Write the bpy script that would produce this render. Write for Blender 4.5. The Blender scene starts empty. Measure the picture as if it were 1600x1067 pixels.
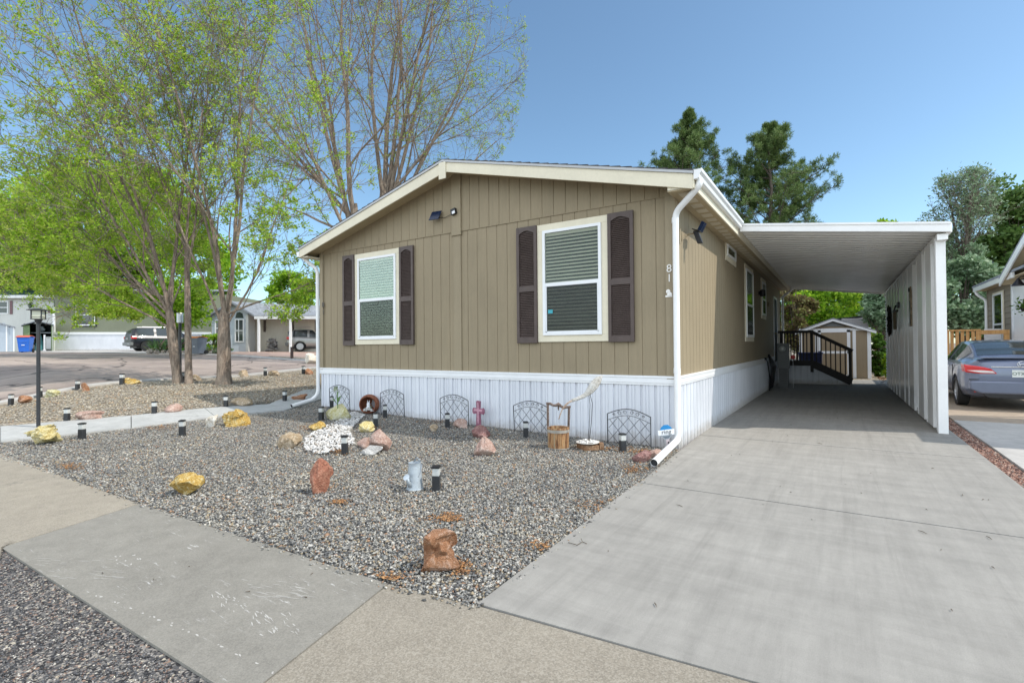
import bpy, bmesh, math, random
import numpy as np
from mathutils import Vector, Matrix
random.seed(7); RNG = np.random.default_rng(7)
SC = bpy.context.scene; COL = SC.collection
# ---------------------------------------------------------------- camera
FPX, YAW, PITCH, ROLL = 786.587, -0.575848, 0.0094383, -0.0091233
CAM = np.array([1.83765, -6.899923, 1.4])
_f = np.array([math.sin(YAW)*math.cos(PITCH), math.cos(YAW)*math.cos(PITCH), math.sin(PITCH)])
_r = np.array([math.cos(YAW), -math.sin(YAW), 0.0]); _u = np.cross(_r, _f)
RR = math.cos(ROLL)*_r+math.sin(ROLL)*_u; UU = -math.sin(ROLL)*_r+math.cos(ROLL)*_u; FF = _f
cd = bpy.data.cameras.new('camera'); co = bpy.data.objects.new('camera', cd); COL.objects.link(co)
cd.sensor_width = 36; cd.lens = 36*FPX/1600; cd.clip_end = 3000; cd.clip_start = 0.05
co.matrix_world = Matrix(((RR[0], UU[0], -FF[0], CAM[0]), (RR[1], UU[1], -FF[1], CAM[1]), (RR[2], UU[2], -FF[2], CAM[2]), (0, 0, 0, 1)))
SC.camera = co
# ---------------------------------------------------------------- sky, sun, exposure
SUNV = Vector((0.9, 0.27, 1.0)).normalized()
wd = bpy.data.worlds.new("World"); SC.world = wd; wd.use_nodes = True
nt = wd.node_tree; nt.nodes.clear()
sky = nt.nodes.new('ShaderNodeTexSky'); sky.sky_type = 'NISHITA'; sky.sun_disc = False
sky.sun_elevation = math.asin(SUNV.z); sky.sun_rotation = math.atan2(SUNV.x, SUNV.y)
sky.air_density = 1.0; sky.dust_density = 2.2; sky.ozone_density = 0.8; sky.altitude = 1600
bg = nt.nodes.new('ShaderNodeBackground'); bg.inputs['Strength'].default_value = 0.122
wo = nt.nodes.new('ShaderNodeOutputWorld')
tn = nt.nodes.new('ShaderNodeMix'); tn.data_type = 'RGBA'; tn.blend_type = 'MULTIPLY'; tn.inputs[0].default_value = 1; nt.links.new(sky.outputs[0], tn.inputs[6]); tn.inputs[7].default_value = (.88, 1.01, .975, 1); nt.links.new(tn.outputs[2], bg.inputs[0])
# added bright veil in the unseen southern half of the sky, filling the shade
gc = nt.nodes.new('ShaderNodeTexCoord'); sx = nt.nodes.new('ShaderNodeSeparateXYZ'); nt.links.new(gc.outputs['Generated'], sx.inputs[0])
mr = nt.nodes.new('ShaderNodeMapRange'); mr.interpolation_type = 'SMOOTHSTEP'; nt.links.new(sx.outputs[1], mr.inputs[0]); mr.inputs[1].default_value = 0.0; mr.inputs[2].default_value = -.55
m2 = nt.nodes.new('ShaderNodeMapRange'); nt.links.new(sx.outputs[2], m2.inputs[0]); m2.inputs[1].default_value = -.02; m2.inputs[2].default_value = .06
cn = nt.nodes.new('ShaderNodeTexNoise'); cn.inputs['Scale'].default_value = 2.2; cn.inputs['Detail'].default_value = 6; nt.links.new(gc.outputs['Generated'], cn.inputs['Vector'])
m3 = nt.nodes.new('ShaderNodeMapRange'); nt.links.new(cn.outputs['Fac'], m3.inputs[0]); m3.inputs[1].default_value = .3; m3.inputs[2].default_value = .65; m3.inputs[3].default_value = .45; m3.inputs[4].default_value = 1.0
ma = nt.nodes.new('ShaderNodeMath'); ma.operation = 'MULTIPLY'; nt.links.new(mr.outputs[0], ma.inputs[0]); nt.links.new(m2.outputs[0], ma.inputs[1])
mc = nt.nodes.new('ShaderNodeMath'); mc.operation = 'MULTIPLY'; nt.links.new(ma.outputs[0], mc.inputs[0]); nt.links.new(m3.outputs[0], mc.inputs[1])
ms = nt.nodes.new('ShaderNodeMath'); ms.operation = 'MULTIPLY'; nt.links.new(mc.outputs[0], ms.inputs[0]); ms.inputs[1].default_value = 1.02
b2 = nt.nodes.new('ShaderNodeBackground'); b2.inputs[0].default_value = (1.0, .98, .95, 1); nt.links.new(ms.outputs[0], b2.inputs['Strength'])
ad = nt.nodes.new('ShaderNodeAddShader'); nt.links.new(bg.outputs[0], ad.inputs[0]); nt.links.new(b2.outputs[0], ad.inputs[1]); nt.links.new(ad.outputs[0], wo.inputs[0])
sl = bpy.data.lights.new('sun', 'SUN'); sl.energy = 2.3; sl.angle = math.radians(0.5); sl.color = (1.0, 0.94, 0.85)
so = bpy.data.objects.new('sun', sl); COL.objects.link(so); so.rotation_euler = SUNV.to_track_quat('Z', 'Y').to_euler()
SC.view_settings.view_transform = 'Standard'; SC.view_settings.look = 'None'
SC.view_settings.exposure = 0.85; SC.view_settings.gamma = 1; SC.view_settings.use_curve_mapping = False
SC.cycles.max_bounces = 8; SC.cycles.transparent_max_bounces = 24; SC.cycles.use_denoising = True
# ---------------------------------------------------------------- terrain and picking
def smooth(a, b, v): t = np.clip((v-a)/(b-a), 0, 1); return t*t*(3-2*t)
def G(x, y):
    r = np.interp(-x, [-5, 0, 7.56, 10.5, 31, 45, 200], [0, 0, .15, .33, 1.12, 1.32, 2.2])
    return r*(0.22+0.78*smooth(-5.4, -1.0, y))
def ray(px, py): return FF+RR*(px-800)/FPX-UU*(py-533.5)/FPX
def P(px, py, dz=0.0):
    d = ray(px, py); t = 1.0; last = t
    while t < 400:
        p = CAM+d*t
        if p[2] < G(p[0], p[1])+dz: break
        last = t; t += 0.05
    for _ in range(20):
        m = (last+t)/2; p = CAM+d*m
        if p[2] < G(p[0], p[1])+dz: t = m
        else: last = m
    p = CAM+d*t
    return Vector((p[0], p[1], G(p[0], p[1])+dz))
def HIT(px, py, ax, v):
    d = ray(px, py); i = 'xyz'.index(ax); p = CAM+d*(v-CAM[i])/d[i]; return Vector(p)
def AT(px, depth):            # ground point below image column px at a depth along the view axis
    d = RR*(px-800)/FPX*depth; p = CAM+FF*depth+d; return Vector((p[0], p[1], float(G(p[0], p[1]))))
def ATZ(px, py, depth): return Vector(CAM+ray(px, py)*depth)
def depth_of(p): return float((np.array(p)-CAM)@FF)
# ---------------------------------------------------------------- materials
def lin(c):
    c = [v/255 for v in c]; return tuple(v/12.92 if v <= .04045 else ((v+.055)/1.055)**2.4 for v in c)
MATS = {}
class NB:
    def __init__(s, name):
        s.m = bpy.data.materials.new(name); s.m.use_nodes = True; s.t = s.m.node_tree; s.t.nodes.clear()
        s.out = s.t.nodes.new('ShaderNodeOutputMaterial'); s.b = s.t.nodes.new('ShaderNodeBsdfPrincipled')
        s.t.links.new(s.b.outputs[0], s.out.inputs[0]); s._c = None
    def n(s, typ, **kw):
        o = s.t.nodes.new(typ)
        for k, v in kw.items():
            if k.startswith('_'): setattr(o, k[1:], v)
            else: s.set(o.inputs[k if not k[0] == 'i' or not k[1:].isdigit() else int(k[1:])], v)
        return o
    def set(s, inp, v):
        if isinstance(v, bpy.types.NodeSocket): s.t.links.new(v, inp)
        elif isinstance(v, tuple) and len(v) == 3 and inp.type == 'RGBA': inp.default_value = (*v, 1)
        else: inp.default_value = v
    def co(s):
        if s._c is None: s._c = s.n('ShaderNodeTexCoord').outputs['Object']
        return s._c
    def noise(s, scale, detail=4, rough=.6, vec=None, stretch=None):
        v = vec or s.co()
        if stretch: v = s.n('ShaderNodeMapping', Vector=v, Scale=stretch).outputs[0]
        return s.n('ShaderNodeTexNoise', Vector=v, Scale=scale, Detail=detail, Roughness=rough).outputs['Fac']
    def ramp(s, fac, stops, const=False):
        r = s.n('ShaderNodeValToRGB', Fac=fac); cr = r.color_ramp
        if const: cr.interpolation = 'CONSTANT'
        while len(cr.elements) < len(stops): cr.elements.new(.5)
        for e, (p, c) in zip(cr.elements, stops):
            e.position = p; e.color = (*c, 1) if isinstance(c, tuple) else (c, c, c, 1)
        return r.outputs[0]
    def mix(s, f, a, b, mode='MIX'):
        m = s.n('ShaderNodeMix', _data_type='RGBA', _blend_type=mode, i0=f); s.set(m.inputs[6], a); s.set(m.inputs[7], b); return m.outputs[2]
    def math(s, op, a, b=0.0):
        m = s.n('ShaderNodeMath', _operation=op, i0=a, i1=b); return m.outputs[0]
    def bump(s, h, strength=.3, dist=.01):
        s.set(s.b.inputs['Normal'], s.n('ShaderNodeBump', Height=h, Strength=strength, Distance=dist).outputs[0])
    def fin(s, col, rough=.6, metal=0.0, spec=.5):
        s.set(s.b.inputs['Base Color'], col); s.set(s.b.inputs['Roughness'], rough); s.set(s.b.inputs['Metallic'], metal)
        s.set(s.b.inputs['Specular IOR Level'], spec); MATS[s.m.name] = s.m; return s.m
def paint(name, col, rough=.5, var=.12, scale=3.0, bump=.0, bscale=60, metal=0.0, spec=.4, stretch=None):
    """plain surface: colour with low-frequency weathering, fine speckle and a little bump"""
    if name in MATS: return MATS[name]
    b = NB(name); n1 = b.noise(scale, 5, .6, stretch=stretch); n2 = b.noise(scale*17, 3, .6)
    f = b.math('ADD', b.math('MULTIPLY', n1, .7), b.math('MULTIPLY', n2, .3))
    lo = tuple(v*(1-var*1.6) for v in col); hi = tuple(min(1, v*(1+var)) for v in col)
    c = b.ramp(f, [(.3, lo), (.7, hi)])
    if bump: b.bump(b.noise(bscale, 3, .6, stretch=stretch), bump, .01)
    return b.fin(c, rough, metal, spec)
# ---------------------------------------------------------------- mesh builder (always in world coordinates)
BASE = {}   # empties' world matrices
class MB:
    def __init__(s): s.v = []; s.f = []; s.mi = []; s.cur = 0
    def add(s, vs, fs):
        o = len(s.v); s.v.extend([tuple(map(float, p)) for p in vs]); s.f.extend([tuple(i+o for i in f) for f in fs]); s.mi.extend([s.cur]*len(fs)); return s
    def box(s, x0, x1, y0, y1, z0, z1):
        return s.obox(((x0+x1)/2, (y0+y1)/2, (z0+z1)/2), ((x1-x0)/2, 0, 0), (0, (y1-y0)/2, 0), (0, 0, (z1-z0)/2))
    def obox(s, c, a, b, d):
        c, a, b, d = map(Vector, (c, a, b, d)); vs = [c+a*i+b*j+d*k for k in (-1, 1) for j in (-1, 1) for i in (-1, 1)]
        fs = [(0, 2, 3, 1), (4, 5, 7, 6), (0, 1, 5, 4), (2, 6, 7, 3), (0, 4, 6, 2), (1, 3, 7, 5)]
        if a.cross(b).dot(d) < 0: fs = [f[::-1] for f in fs]
        return s.add(vs, fs)
    def bar(s, p, q, w, h, up=(0, 0, 1)):
        p, q = Vector(p), Vector(q); d = q-p; up = Vector(up); sd = d.cross(up).normalized(); u2 = sd.cross(d).normalized()
        return s.obox((p+q)/2, d/2, sd*w/2, u2*h/2)
    def prism(s, pts, ext):
        pts = [Vector(p) for p in pts]; e = Vector(ext); n = len(pts)
        nrm = sum(((pts[i]-pts[0]).cross(pts[(i+1) % n]-pts[0]) for i in range(1, n)), Vector())
        if nrm.dot(e) > 0: pts = pts[::-1]
        fs = [tuple(range(n)), tuple(range(2*n-1, n-1, -1))]+[(i, i+n, (i+1) % n+n, (i+1) % n) for i in range(n)]
        return s.add(pts+[p+e for p in pts], fs)
    def tube(s, pts, rad, n=8, cap=True, flat=1.0):
        pts = [Vector(p) for p in pts]; m = len(pts)
        if not hasattr(rad, '__len__'): rad = [rad]*m
        t0 = (pts[1]-pts[0]).normalized(); ref = Vector((0, 0, 1)) if abs(t0.z) < .9 else Vector((1, 0, 0))
        a = t0.cross(ref).normalized(); vs = []
        for i in range(m):
            t = (pts[min(i+1, m-1)]-pts[max(i-1, 0)]).normalized(); a = (a-t*a.dot(t)).normalized(); b = t.cross(a)
            for k in range(n):
                an = 2*math.pi*k/n; vs.append(pts[i]+(a*math.cos(an)+b*math.sin(an)*flat)*rad[i])
        fs = [(i*n+k, i*n+(k+1) % n, (i+1)*n+(k+1) % n, (i+1)*n+k) for i in range(m-1) for k in range(n)]
        if cap: fs += [tuple(range(n-1, -1, -1)), tuple(range((m-1)*n, m*n))]
        return s.add(vs, fs)
    def lathe(s, c, prof, n=20, axis=None, cap=True):
        c = Vector(c); ax = Vector(axis or (0, 0, 1)).normalized(); ref = Vector((1, 0, 0)) if abs(ax.x) < .9 else Vector((0, 1, 0))
        a = ax.cross(ref).normalized(); b = ax.cross(a); vs = []
        for r, h in prof:
            for k in range(n):
                an = 2*math.pi*k/n; vs.append(c+ax*h+(a*math.cos(an)+b*math.sin(an))*r)
        m = len(prof)
        fs = [(i*n+k, i*n+(k+1) % n, (i+1)*n+(k+1) % n, (i+1)*n+k) for i in range(m-1) for k in range(n)]
        if cap: fs += [tuple(range(n-1, -1, -1)), tuple(range((m-1)*n, m*n))]
        return s.add(vs, fs)
    def quad(s, a, b, c, d): return s.add([a, b, c, d], [(0, 1, 2, 3)])
    def grid(s, fn, nu, nv):
        vs = [fn(i/nu, j/nv) for j in range(nv+1) for i in range(nu+1)]
        return s.add(vs, [(j*(nu+1)+i, j*(nu+1)+i+1, (j+1)*(nu+1)+i+1, (j+1)*(nu+1)+i) for j in range(nv) for i in range(nu)])
    def build(s, name, mats, parent=None, smooth=False, bevel=0, **tg):
        me = bpy.data.meshes.new(name); inv = BASE.get(parent.name if parent else '', Matrix()).inverted()
        v = np.array(s.v, dtype=np.float64).reshape(-1, 3)
        if parent is None and 'origin' in tg: inv = Matrix.Translation(-Vector(tg['origin']))
        M = np.array(inv); v = v@M[:3, :3].T+M[:3, 3]
        me.from_pydata([tuple(p) for p in v], [], s.f); me.update()
        if not isinstance(mats, (list, tuple)): mats = [mats]
        for m in mats: me.materials.append(m)
        if any(s.mi): me.polygons.foreach_set('material_index', s.mi)
        if smooth:
            me.polygons.foreach_set('use_smooth', [True]*len(me.polygons))
            if smooth is not True: me.set_sharp_from_angle(angle=math.radians(smooth))
        o = bpy.data.objects.new(name, me); COL.objects.link(o)
        if bevel:
            bm = o.modifiers.new('bevel', 'BEVEL'); bm.width = bevel; bm.segments = 2; bm.limit_method = 'ANGLE'; bm.angle_limit = math.radians(35)
        if parent is not None: o.parent = parent; BASE[o.name] = BASE.get(parent.name, Matrix())
        elif 'origin' in tg: o.location = tg['origin']; BASE[o.name] = Matrix.Translation(Vector(tg['origin']))
        for k in ('label', 'category', 'group', 'kind'):
            if k in tg and tg[k]: o[k] = tg[k]
        return o
def thing(name, label, cat, loc=(0, 0, 0), rz=0.0, group=None):
    o = bpy.data.objects.new(name, None); COL.objects.link(o); o.empty_display_size = .2
    o.location = loc; o.rotation_euler = (0, 0, rz); o['label'] = label; o['category'] = cat
    if group: o['group'] = group
    BASE[o.name] = Matrix.Translation(Vector(loc))@Matrix.Rotation(rz, 4, 'Z'); return o
def dup(root, loc, rz=None, label=None, scale=None):
    r = root.copy(); COL.objects.link(r); r.location = loc
    if rz is not None: r.rotation_euler = (0, 0, rz)
    if scale: r.scale = scale if hasattr(scale, '__len__') else (scale,)*3
    if label: r['label'] = label
    for ch in [o for o in bpy.data.objects if o.parent == root]:
        c = ch.copy(); COL.objects.link(c); c.parent = r
        for g in [o for o in bpy.data.objects if o.parent == ch]:
            d = g.copy(); COL.objects.link(d); d.parent = c
    return r
def from_np(name, v, f, mats, parent=None, nper=3, smooth=False, **tg):
    me = bpy.data.meshes.new(name); v = np.asarray(v, dtype=np.float64); f = np.asarray(f, dtype=np.int32)
    inv = np.array(BASE.get(parent.name if parent else '', Matrix()).inverted()); v = v@inv[:3, :3].T+inv[:3, 3]
    me.vertices.add(len(v)); me.vertices.foreach_set('co', v.astype(np.float32).ravel())
    me.loops.add(f.size); me.loops.foreach_set('vertex_index', f.ravel())
    me.polygons.add(len(f)); me.polygons.foreach_set('loop_start', np.arange(0, f.size, f.shape[1], dtype=np.int32))
    me.polygons.foreach_set('loop_total', np.full(len(f), f.shape[1], dtype=np.int32))
    if smooth: me.polygons.foreach_set('use_smooth', np.ones(len(f), dtype=bool))
    me.update(calc_edges=True); me.validate()
    for m in (mats if isinstance(mats, (list, tuple)) else [mats]): me.materials.append(m)
    o = bpy.data.objects.new(name, me); COL.objects.link(o)
    if parent is not None: o.parent = parent; BASE[o.name] = BASE.get(parent.name, Matrix())
    for k in ('label', 'category', 'group', 'kind'):
        if k in tg and tg[k]: o[k] = tg[k]
    return o
def text(name, s, loc, size, rot, mat, parent, extrude=.003, align='CENTER'):
    """lettering turned into a real mesh; rot is the 3x3 basis (right, up, out)"""
    cu = bpy.data.curves.new(name, 'FONT'); cu.body = s; cu.size = size; cu.extrude = extrude; cu.align_x = align; cu.align_y = 'CENTER'
    t = bpy.data.objects.new(name+'_t', cu); COL.objects.link(t); dg = bpy.context.evaluated_depsgraph_get(); dg.update()
    me = bpy.data.meshes.new_from_object(t.evaluated_get(dg)); bpy.data.objects.remove(t)
    R_ = Matrix([[rot[j][i] for j in range(3)] for i in range(3)]).to_4x4(); M = Matrix.Translation(Vector(loc))@R_
    me.transform(BASE.get(parent.name, Matrix()).inverted()@M); me.materials.clear(); me.materials.append(mat)
    o = bpy.data.objects.new(name, me); COL.objects.link(o); o.parent = parent; BASE[o.name] = BASE.get(parent.name, Matrix()); return o
FACE_FRONT = ((1, 0, 0), (0, 0, 1), (0, -1, 0))
# ================================================================= MATERIALS OF THE GROUND
def gravel_ramp(b, fac):
    return b.ramp(fac, [(0, (.10, .10, .10)), (.12, (.18, .18, .178)), (.28, (.27, .27, .26)), (.45, (.37, .36, .33)), (.62, (.50, .48, .425)),
                        (.76, (.40, .325, .22)), (.86, (.66, .63, .57)), (.95, (.44, .27, .17))], True)
def m_gravel_sheet(name, scale=50, warm=0.0):
    b = NB(name); v = b.n('ShaderNodeTexVoronoi', Vector=b.co(), Scale=scale)
    v2 = b.n('ShaderNodeTexVoronoi', Vector=b.co(), Scale=scale, _feature='DISTANCE_TO_EDGE')
    sep = b.n('ShaderNodeSeparateColor', Color=v.outputs['Color']).outputs[0]
    c = gravel_ramp(b, sep); edge = b.ramp(v2.outputs['Distance'], [(.0, .35), (.16, 1.0)])
    c = b.mix(1.0, c, edge, 'MULTIPLY')
    big = b.ramp(b.noise(.6, 4), [(.5, (1, 1, 1)), (.72, (1.0, .86, .68) if warm else (1, .96, .9))])
    c = b.mix(1.0, c, big, 'MULTIPLY')
    if warm: c = b.mix(warm, c, (.42, .33, .22))
    b.bump(v2.outputs['Distance'], .9, .02); return b.fin(c, .85, 0, .2)
def m_stones(name='gravel_stone', warm=0.0):
    b = NB(name); r = b.n('ShaderNodeNewGeometry').outputs['Random Per Island']; c = gravel_ramp(b, r)
    c = b.mix(.35, c, b.ramp(b.noise(120, 3), [(.3, .15), (.7, .6)]), 'MULTIPLY')
    c = b.mix(1.0, c, b.ramp(b.noise(.9, 5, .65), [(.36, (.84, .84, .84)), (.52, (1.0, .99, .97)), (.66, (1.10, 1.06, .98))]), 'MULTIPLY')
    if warm: c = b.mix(warm, c, (.46, .37, .25))
    return b.fin(c, .75, 0, .3)
def m_concrete(name, col, speck=.0, scuff=False, tan=.0, streak=0.0):
    b = NB(name); n1 = b.noise(.8, 6, .62); n2 = b.noise(6, 6, .7); n3 = b.noise(220, 2, .6)
    c = b.ramp(n1, [(.3, tuple(v*(.93 if streak else .86) for v in col)), (.7, tuple(v*1.05 for v in col))])
    c = b.mix(.28 if streak else .5, c, b.ramp(n2, [(.32, .62), (.62, 1.0)]), 'MULTIPLY')
    c = b.mix(.30+speck*.4, c, b.ramp(n3, [(.36, .55), (.6, 1.0)]), 'MULTIPLY')
    if speck:
        v = b.n('ShaderNodeTexVoronoi', Vector=b.co(), Scale=140)
        c = b.mix(speck, c, b.ramp(b.n('ShaderNodeSeparateColor', Color=v.outputs['Color']).outputs[0], [(0, (.18, .15, .12)), (.3, (.36, .31, .25)), (.6, (.5, .45, .38)), (.85, (.3, .25, .2))], True))
    if streak:
        w = b.noise(1.4, 6, .75, stretch=(6, .6, 1)); c = b.mix(streak, c, b.ramp(w, [(.35, .68), (.62, 1.0)]), 'MULTIPLY')
        w = b.noise(.9, 5, .7, stretch=(.35, 5, 1)); c = b.mix(streak*.8, c, b.ramp(w, [(.38, .72), (.55, 1.0)]), 'MULTIPLY')
        w = b.noise(1.0, 7, .7, stretch=(9, .22, 1)); c = b.mix(.3, c, b.ramp(w, [(.36, .70), (.46, 1.0)]), 'MULTIPLY'); sp = b.n('ShaderNodeTexVoronoi', Vector=b.co(), Scale=2.3).outputs['Distance']; c = b.mix(.8, c, b.ramp(sp, [(.015, .25), (.03, 1.0)]), 'MULTIPLY')
    if scuff:
        v = b.n('ShaderNodeMapping', Vector=b.co(), Rotation=(0, 0, .5), Scale=(2.2, 16, 1)).outputs[0]
        m = b.math('MULTIPLY', b.ramp(b.noise(2.3, 6, .75, vec=v), [(.58, 0.0), (.66, 1.0)]), b.ramp(b.noise(1.7, 4, .6), [(.50, 0.0), (.62, 1.0)]))
        c = b.mix(b.math('MULTIPLY', m, .75), c, (.72, .71, .68))
    # hairline cracks
    if not streak:
     cr = b.n('ShaderNodeTexVoronoi', Vector=b.n('ShaderNodeVectorMath', _operation='ADD', i0=b.co(), i1=b.n('ShaderNodeTexNoise', Vector=b.co(), Scale=2.2, Detail=5.0).outputs['Color']).outputs[0], Scale=.55, _feature='DISTANCE_TO_EDGE').outputs['Distance']
     c = b.mix(b.math('MULTIPLY', b.ramp(cr, [(.002, 1.0), (.005, 0.0)]), b.ramp(b.noise(.5, 2), [(.56, 0.0), (.6, .5)])), c, (.12, .11, .1))
    b.bump(b.math('ADD', n3, b.math('MULTIPLY', n2, 2.0)), .35, .004); return b.fin(c, .85, 0, .25)
def m_asphalt():
    b = NB('asphalt'); v = b.n('ShaderNodeTexVoronoi', Vector=b.co(), Scale=75); s_ = b.n('ShaderNodeSeparateColor', Color=v.outputs['Color']).outputs[0]
    c = b.ramp(s_, [(0, (.035, .035, .038)), (.25, (.10, .10, .105)), (.5, (.19, .185, .18)), (.72, (.33, .31, .29)), (.88, (.28, .20, .16)), (.95, (.5, .46, .38))], True)
    big = b.ramp(b.noise(1.1, 5, .65), [(.35, (.70, .68, .66)), (.7, (1.15, 1.1, 1.02))]); c = b.mix(1.0, c, big, 'MULTIPLY')
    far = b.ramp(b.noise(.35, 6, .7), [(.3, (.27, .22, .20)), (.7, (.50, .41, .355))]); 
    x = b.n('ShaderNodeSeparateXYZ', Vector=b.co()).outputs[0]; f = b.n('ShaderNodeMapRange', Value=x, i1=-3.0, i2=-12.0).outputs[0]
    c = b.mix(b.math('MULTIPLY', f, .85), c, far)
    cr = b.n('ShaderNodeTexVoronoi', Vector=b.n('ShaderNodeVectorMath', _operation='ADD', i0=b.co(), i1=b.n('ShaderNodeTexNoise', Vector=b.co(), Scale=.7, Detail=6.0).outputs['Color']).outputs[0], Scale=.16, _feature='DISTANCE_TO_EDGE').outputs['Distance']
    c = b.mix(b.ramp(cr, [(.003, .8), (.008, 0.0)]), c, (.05, .045, .045))
    b.bump(v.outputs['Distance'], .7, .012); return b.fin(c, .85, 0, .25)
M_GRAV = m_gravel_sheet('gravel_bed_near'); M_GRAVW = m_gravel_sheet('gravel_bed_warm', 30, .28); M_STONE = m_stones(); M_ASPH = m_asphalt()
M_DRIVE = m_concrete('driveway_concrete', (.352, .336, .305), streak=.42)
M_WALKG = m_concrete('grey_slab_concrete', (.275, .262, .228), .12, True)
M_WALKT = m_concrete('tan_slab_concrete', (.365, .325, .258), .2)
M_WALKB = m_concrete('aggregate_concrete', (.30, .27, .215), .28)
M_PATH = m_concrete('path_concrete', (.50, .50, .48)); M_LIGHTC = m_concrete('light_concrete', (.52, .50, .47)); M_TAN = m_concrete('tan_drive_concrete', (.42, .34, .26))
M_DIRT = paint('dry_soil', (.24, .20, .15), .95, .3, 1.5, .4, 20)

def sheet(name, quads, mat, off, nu=12, nv=6, side=.0, kind='structure', **tg):
    """quads of ground corners (a,b,c,d in x,y) following the terrain, with optional dropped sides"""
    mb = MB()
    for q in quads:
        a, b, c, d = [Vector(p[:2]) for p in q]
        def pt(u, v, dz=off):
            p = a*(1-u)*(1-v)+b*u*(1-v)+c*u*v+d*(1-u)*v; return (p.x, p.y, float(G(p.x, p.y))+dz)
        mb.grid(pt, nu, nv)
        if side:
            for (f, n) in ((lambda t: (t, 0), nu), (lambda t: (1, t), nv), (lambda t: (1-t, 1), nu), (lambda t: (0, 1-t), nv)):
                mb.grid(lambda s_, h, f=f: pt(*f(1-s_), off-side*(1-h)) if False else pt(*f(s_), off-side*(1-h)), n, 1)
    return mb.build(name, mat, kind=kind, **tg)
# base ground to the horizon
mb = MB()
xs = list(np.concatenate([np.linspace(-900, -80, 8), np.linspace(-60, 20, 81), np.linspace(40, 900, 8)])); ys = list(np.concatenate([np.linspace(-900, -40, 6), np.linspace(-20, 60, 81), np.linspace(90, 900, 8)]))
vs = [(x, y, float(G(x, y))-.13) for y in ys for x in xs]; nx = len(xs)
mb.add(vs, [(j*nx+i, j*nx+i+1, (j+1)*nx+i+1, (j+1)*nx+i) for j in range(len(ys)-1) for i in range(nx-1)])
mb.build('ground', M_DIRT, kind='structure')
# street: near lane and the part that bends away on the left
near = [P(-60, 640), P(0, 628), P(128, 603), P(250, 592), P(369, 587), P(432, 580), P(500, 573)]
far = [AT(-60, 34), AT(0, 34), AT(130, 33), AT(250, 31), AT(370, 29.5), AT(432, 27), AT(500, 25.5)]
q = [(near[i], near[i+1], far[i+1], far[i]) for i in range(6)]
q.append((near[-1], near[-1]+(near[-1]-near[-2])*6, far[-1]+(far[-1]-far[-2])*5, far[-1]))
q.append(((-60, -16), (near[0].x, -16), near[0], far[0]))
q.append(((-60, -16), near[0], far[0], (-60, far[0].y)))
q.append(((near[0].x, -16), (12, -16), (12, -5.70), (near[0].x, -5.70)))
q.append(((near[0].x, -5.70), (-9.9, -5.70), (-9.9, -5.4), near[0]))
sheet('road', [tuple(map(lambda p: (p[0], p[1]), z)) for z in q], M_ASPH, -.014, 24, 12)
# kerb between street and the gravel corner
def kerb(name, pts, w, mat, top=.02):
    mb = MB()
    for i in range(len(pts)-1):
        a, b = Vector(pts[i][:2]), Vector(pts[i+1][:2]); n = 6
        nm = Vector((-(b-a).y, (b-a).x)).normalized()*w
        def pt(u, v, a=a, b=b, nm=nm):
            p = a.lerp(b, u); k = [(0, -.08), (0, top-.015), (.08, top), (1, top), (1, -.08)][int(round(v*4))]; p = p+nm*k[0]; return (p.x, p.y, float(G(p.x, p.y))+k[1])
        mb.grid(pt, n, 4)
    return mb.build(name, mat, kind='structure')
kerb('kerb', [near[-1]+(near[-1]-near[-2])*6]+near[::-1], .32, M_LIGHTC, .03)
kerb('far_kerb', [far[i] for i in range(7)]+[far[-1]+(far[-1]-far[-2])*5], .5, M_LIGHTC, .03)
# sidewalk slabs
I = [Vector((-30, -5.35)), P(0, 708), P(217, 787), P(608, 912), P(745, 945), P(1100, 1050)]
O = [Vector((-30, -6.15)), P(0, 872), P(120, 940), P(346, 1067), P(346, 1067), Vector((1.336, -5.75))]
jl = (P(217, 787), P(2, 855)); jr = (P(608, 912), P(425, 1067))
s1 = sheet('sidewalk', [(P(0, 871), jl[1]+Vector((-.012, 0, 0)), jl[0]+Vector((-.012, 0, 0)), P(0, 708)), ((-30, -6.1), P(0, 871), P(0, 708), (-30, -5.3))], M_WALKT, .0, 16, 8, .05)
s2 = sheet('sidewalk', [(jl[1], (jr[1].x-.012, -5.8), jr[0]+Vector((-.012, 0, 0)), jl[0])], M_WALKG, .0, 20, 8, .05)
# its little front lip down to the street
s3 = sheet('sidewalk', [((jr[1].x, -5.80), (.17, -5.78), (.17, -4.716), jr[0]), ((.17, -5.78), (7.5, -5.72), (7.5, -4.12), (.17, -4.716))], M_WALKB, .0, 24, 8, .09)
# entry path on the left of the house
pn = [P(0, 690), P(205, 668), P(445, 641), Vector((-8.72, 1.2)), Vector((-8.72, 6))]; pf = [P(0, 667), P(205, 650), P(420, 632), Vector((-9.95, 1.2)), Vector((-9.95, 6))]
mbp = []
for i in range(4):
    a, b, c, d = [Vector(p[:2]) for p in (pn[i], pn[i+1], pf[i+1], pf[i])]; L = (b-a).length; n = max(1, round(L/1.25)); g = .006/L*n
    for k in range(n): mbp.append((a.lerp(b, k/n+(.006/L)), a.lerp(b, (k+1)/n-(.006/L)), d.lerp(c, (k+1)/n-(.006/L)), d.lerp(c, k/n+(.006/L))))
e = Vector(pn[0][:2])-Vector(pn[1][:2]); e.normalize()
mbp.append((Vector(pn[0][:2])+e*3, Vector(pn[0][:2]), Vector(pf[0][:2]), Vector(pf[0][:2])+e*3))
sheet('path', mbp, M_PATH, .012, 4, 3, .07)
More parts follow.
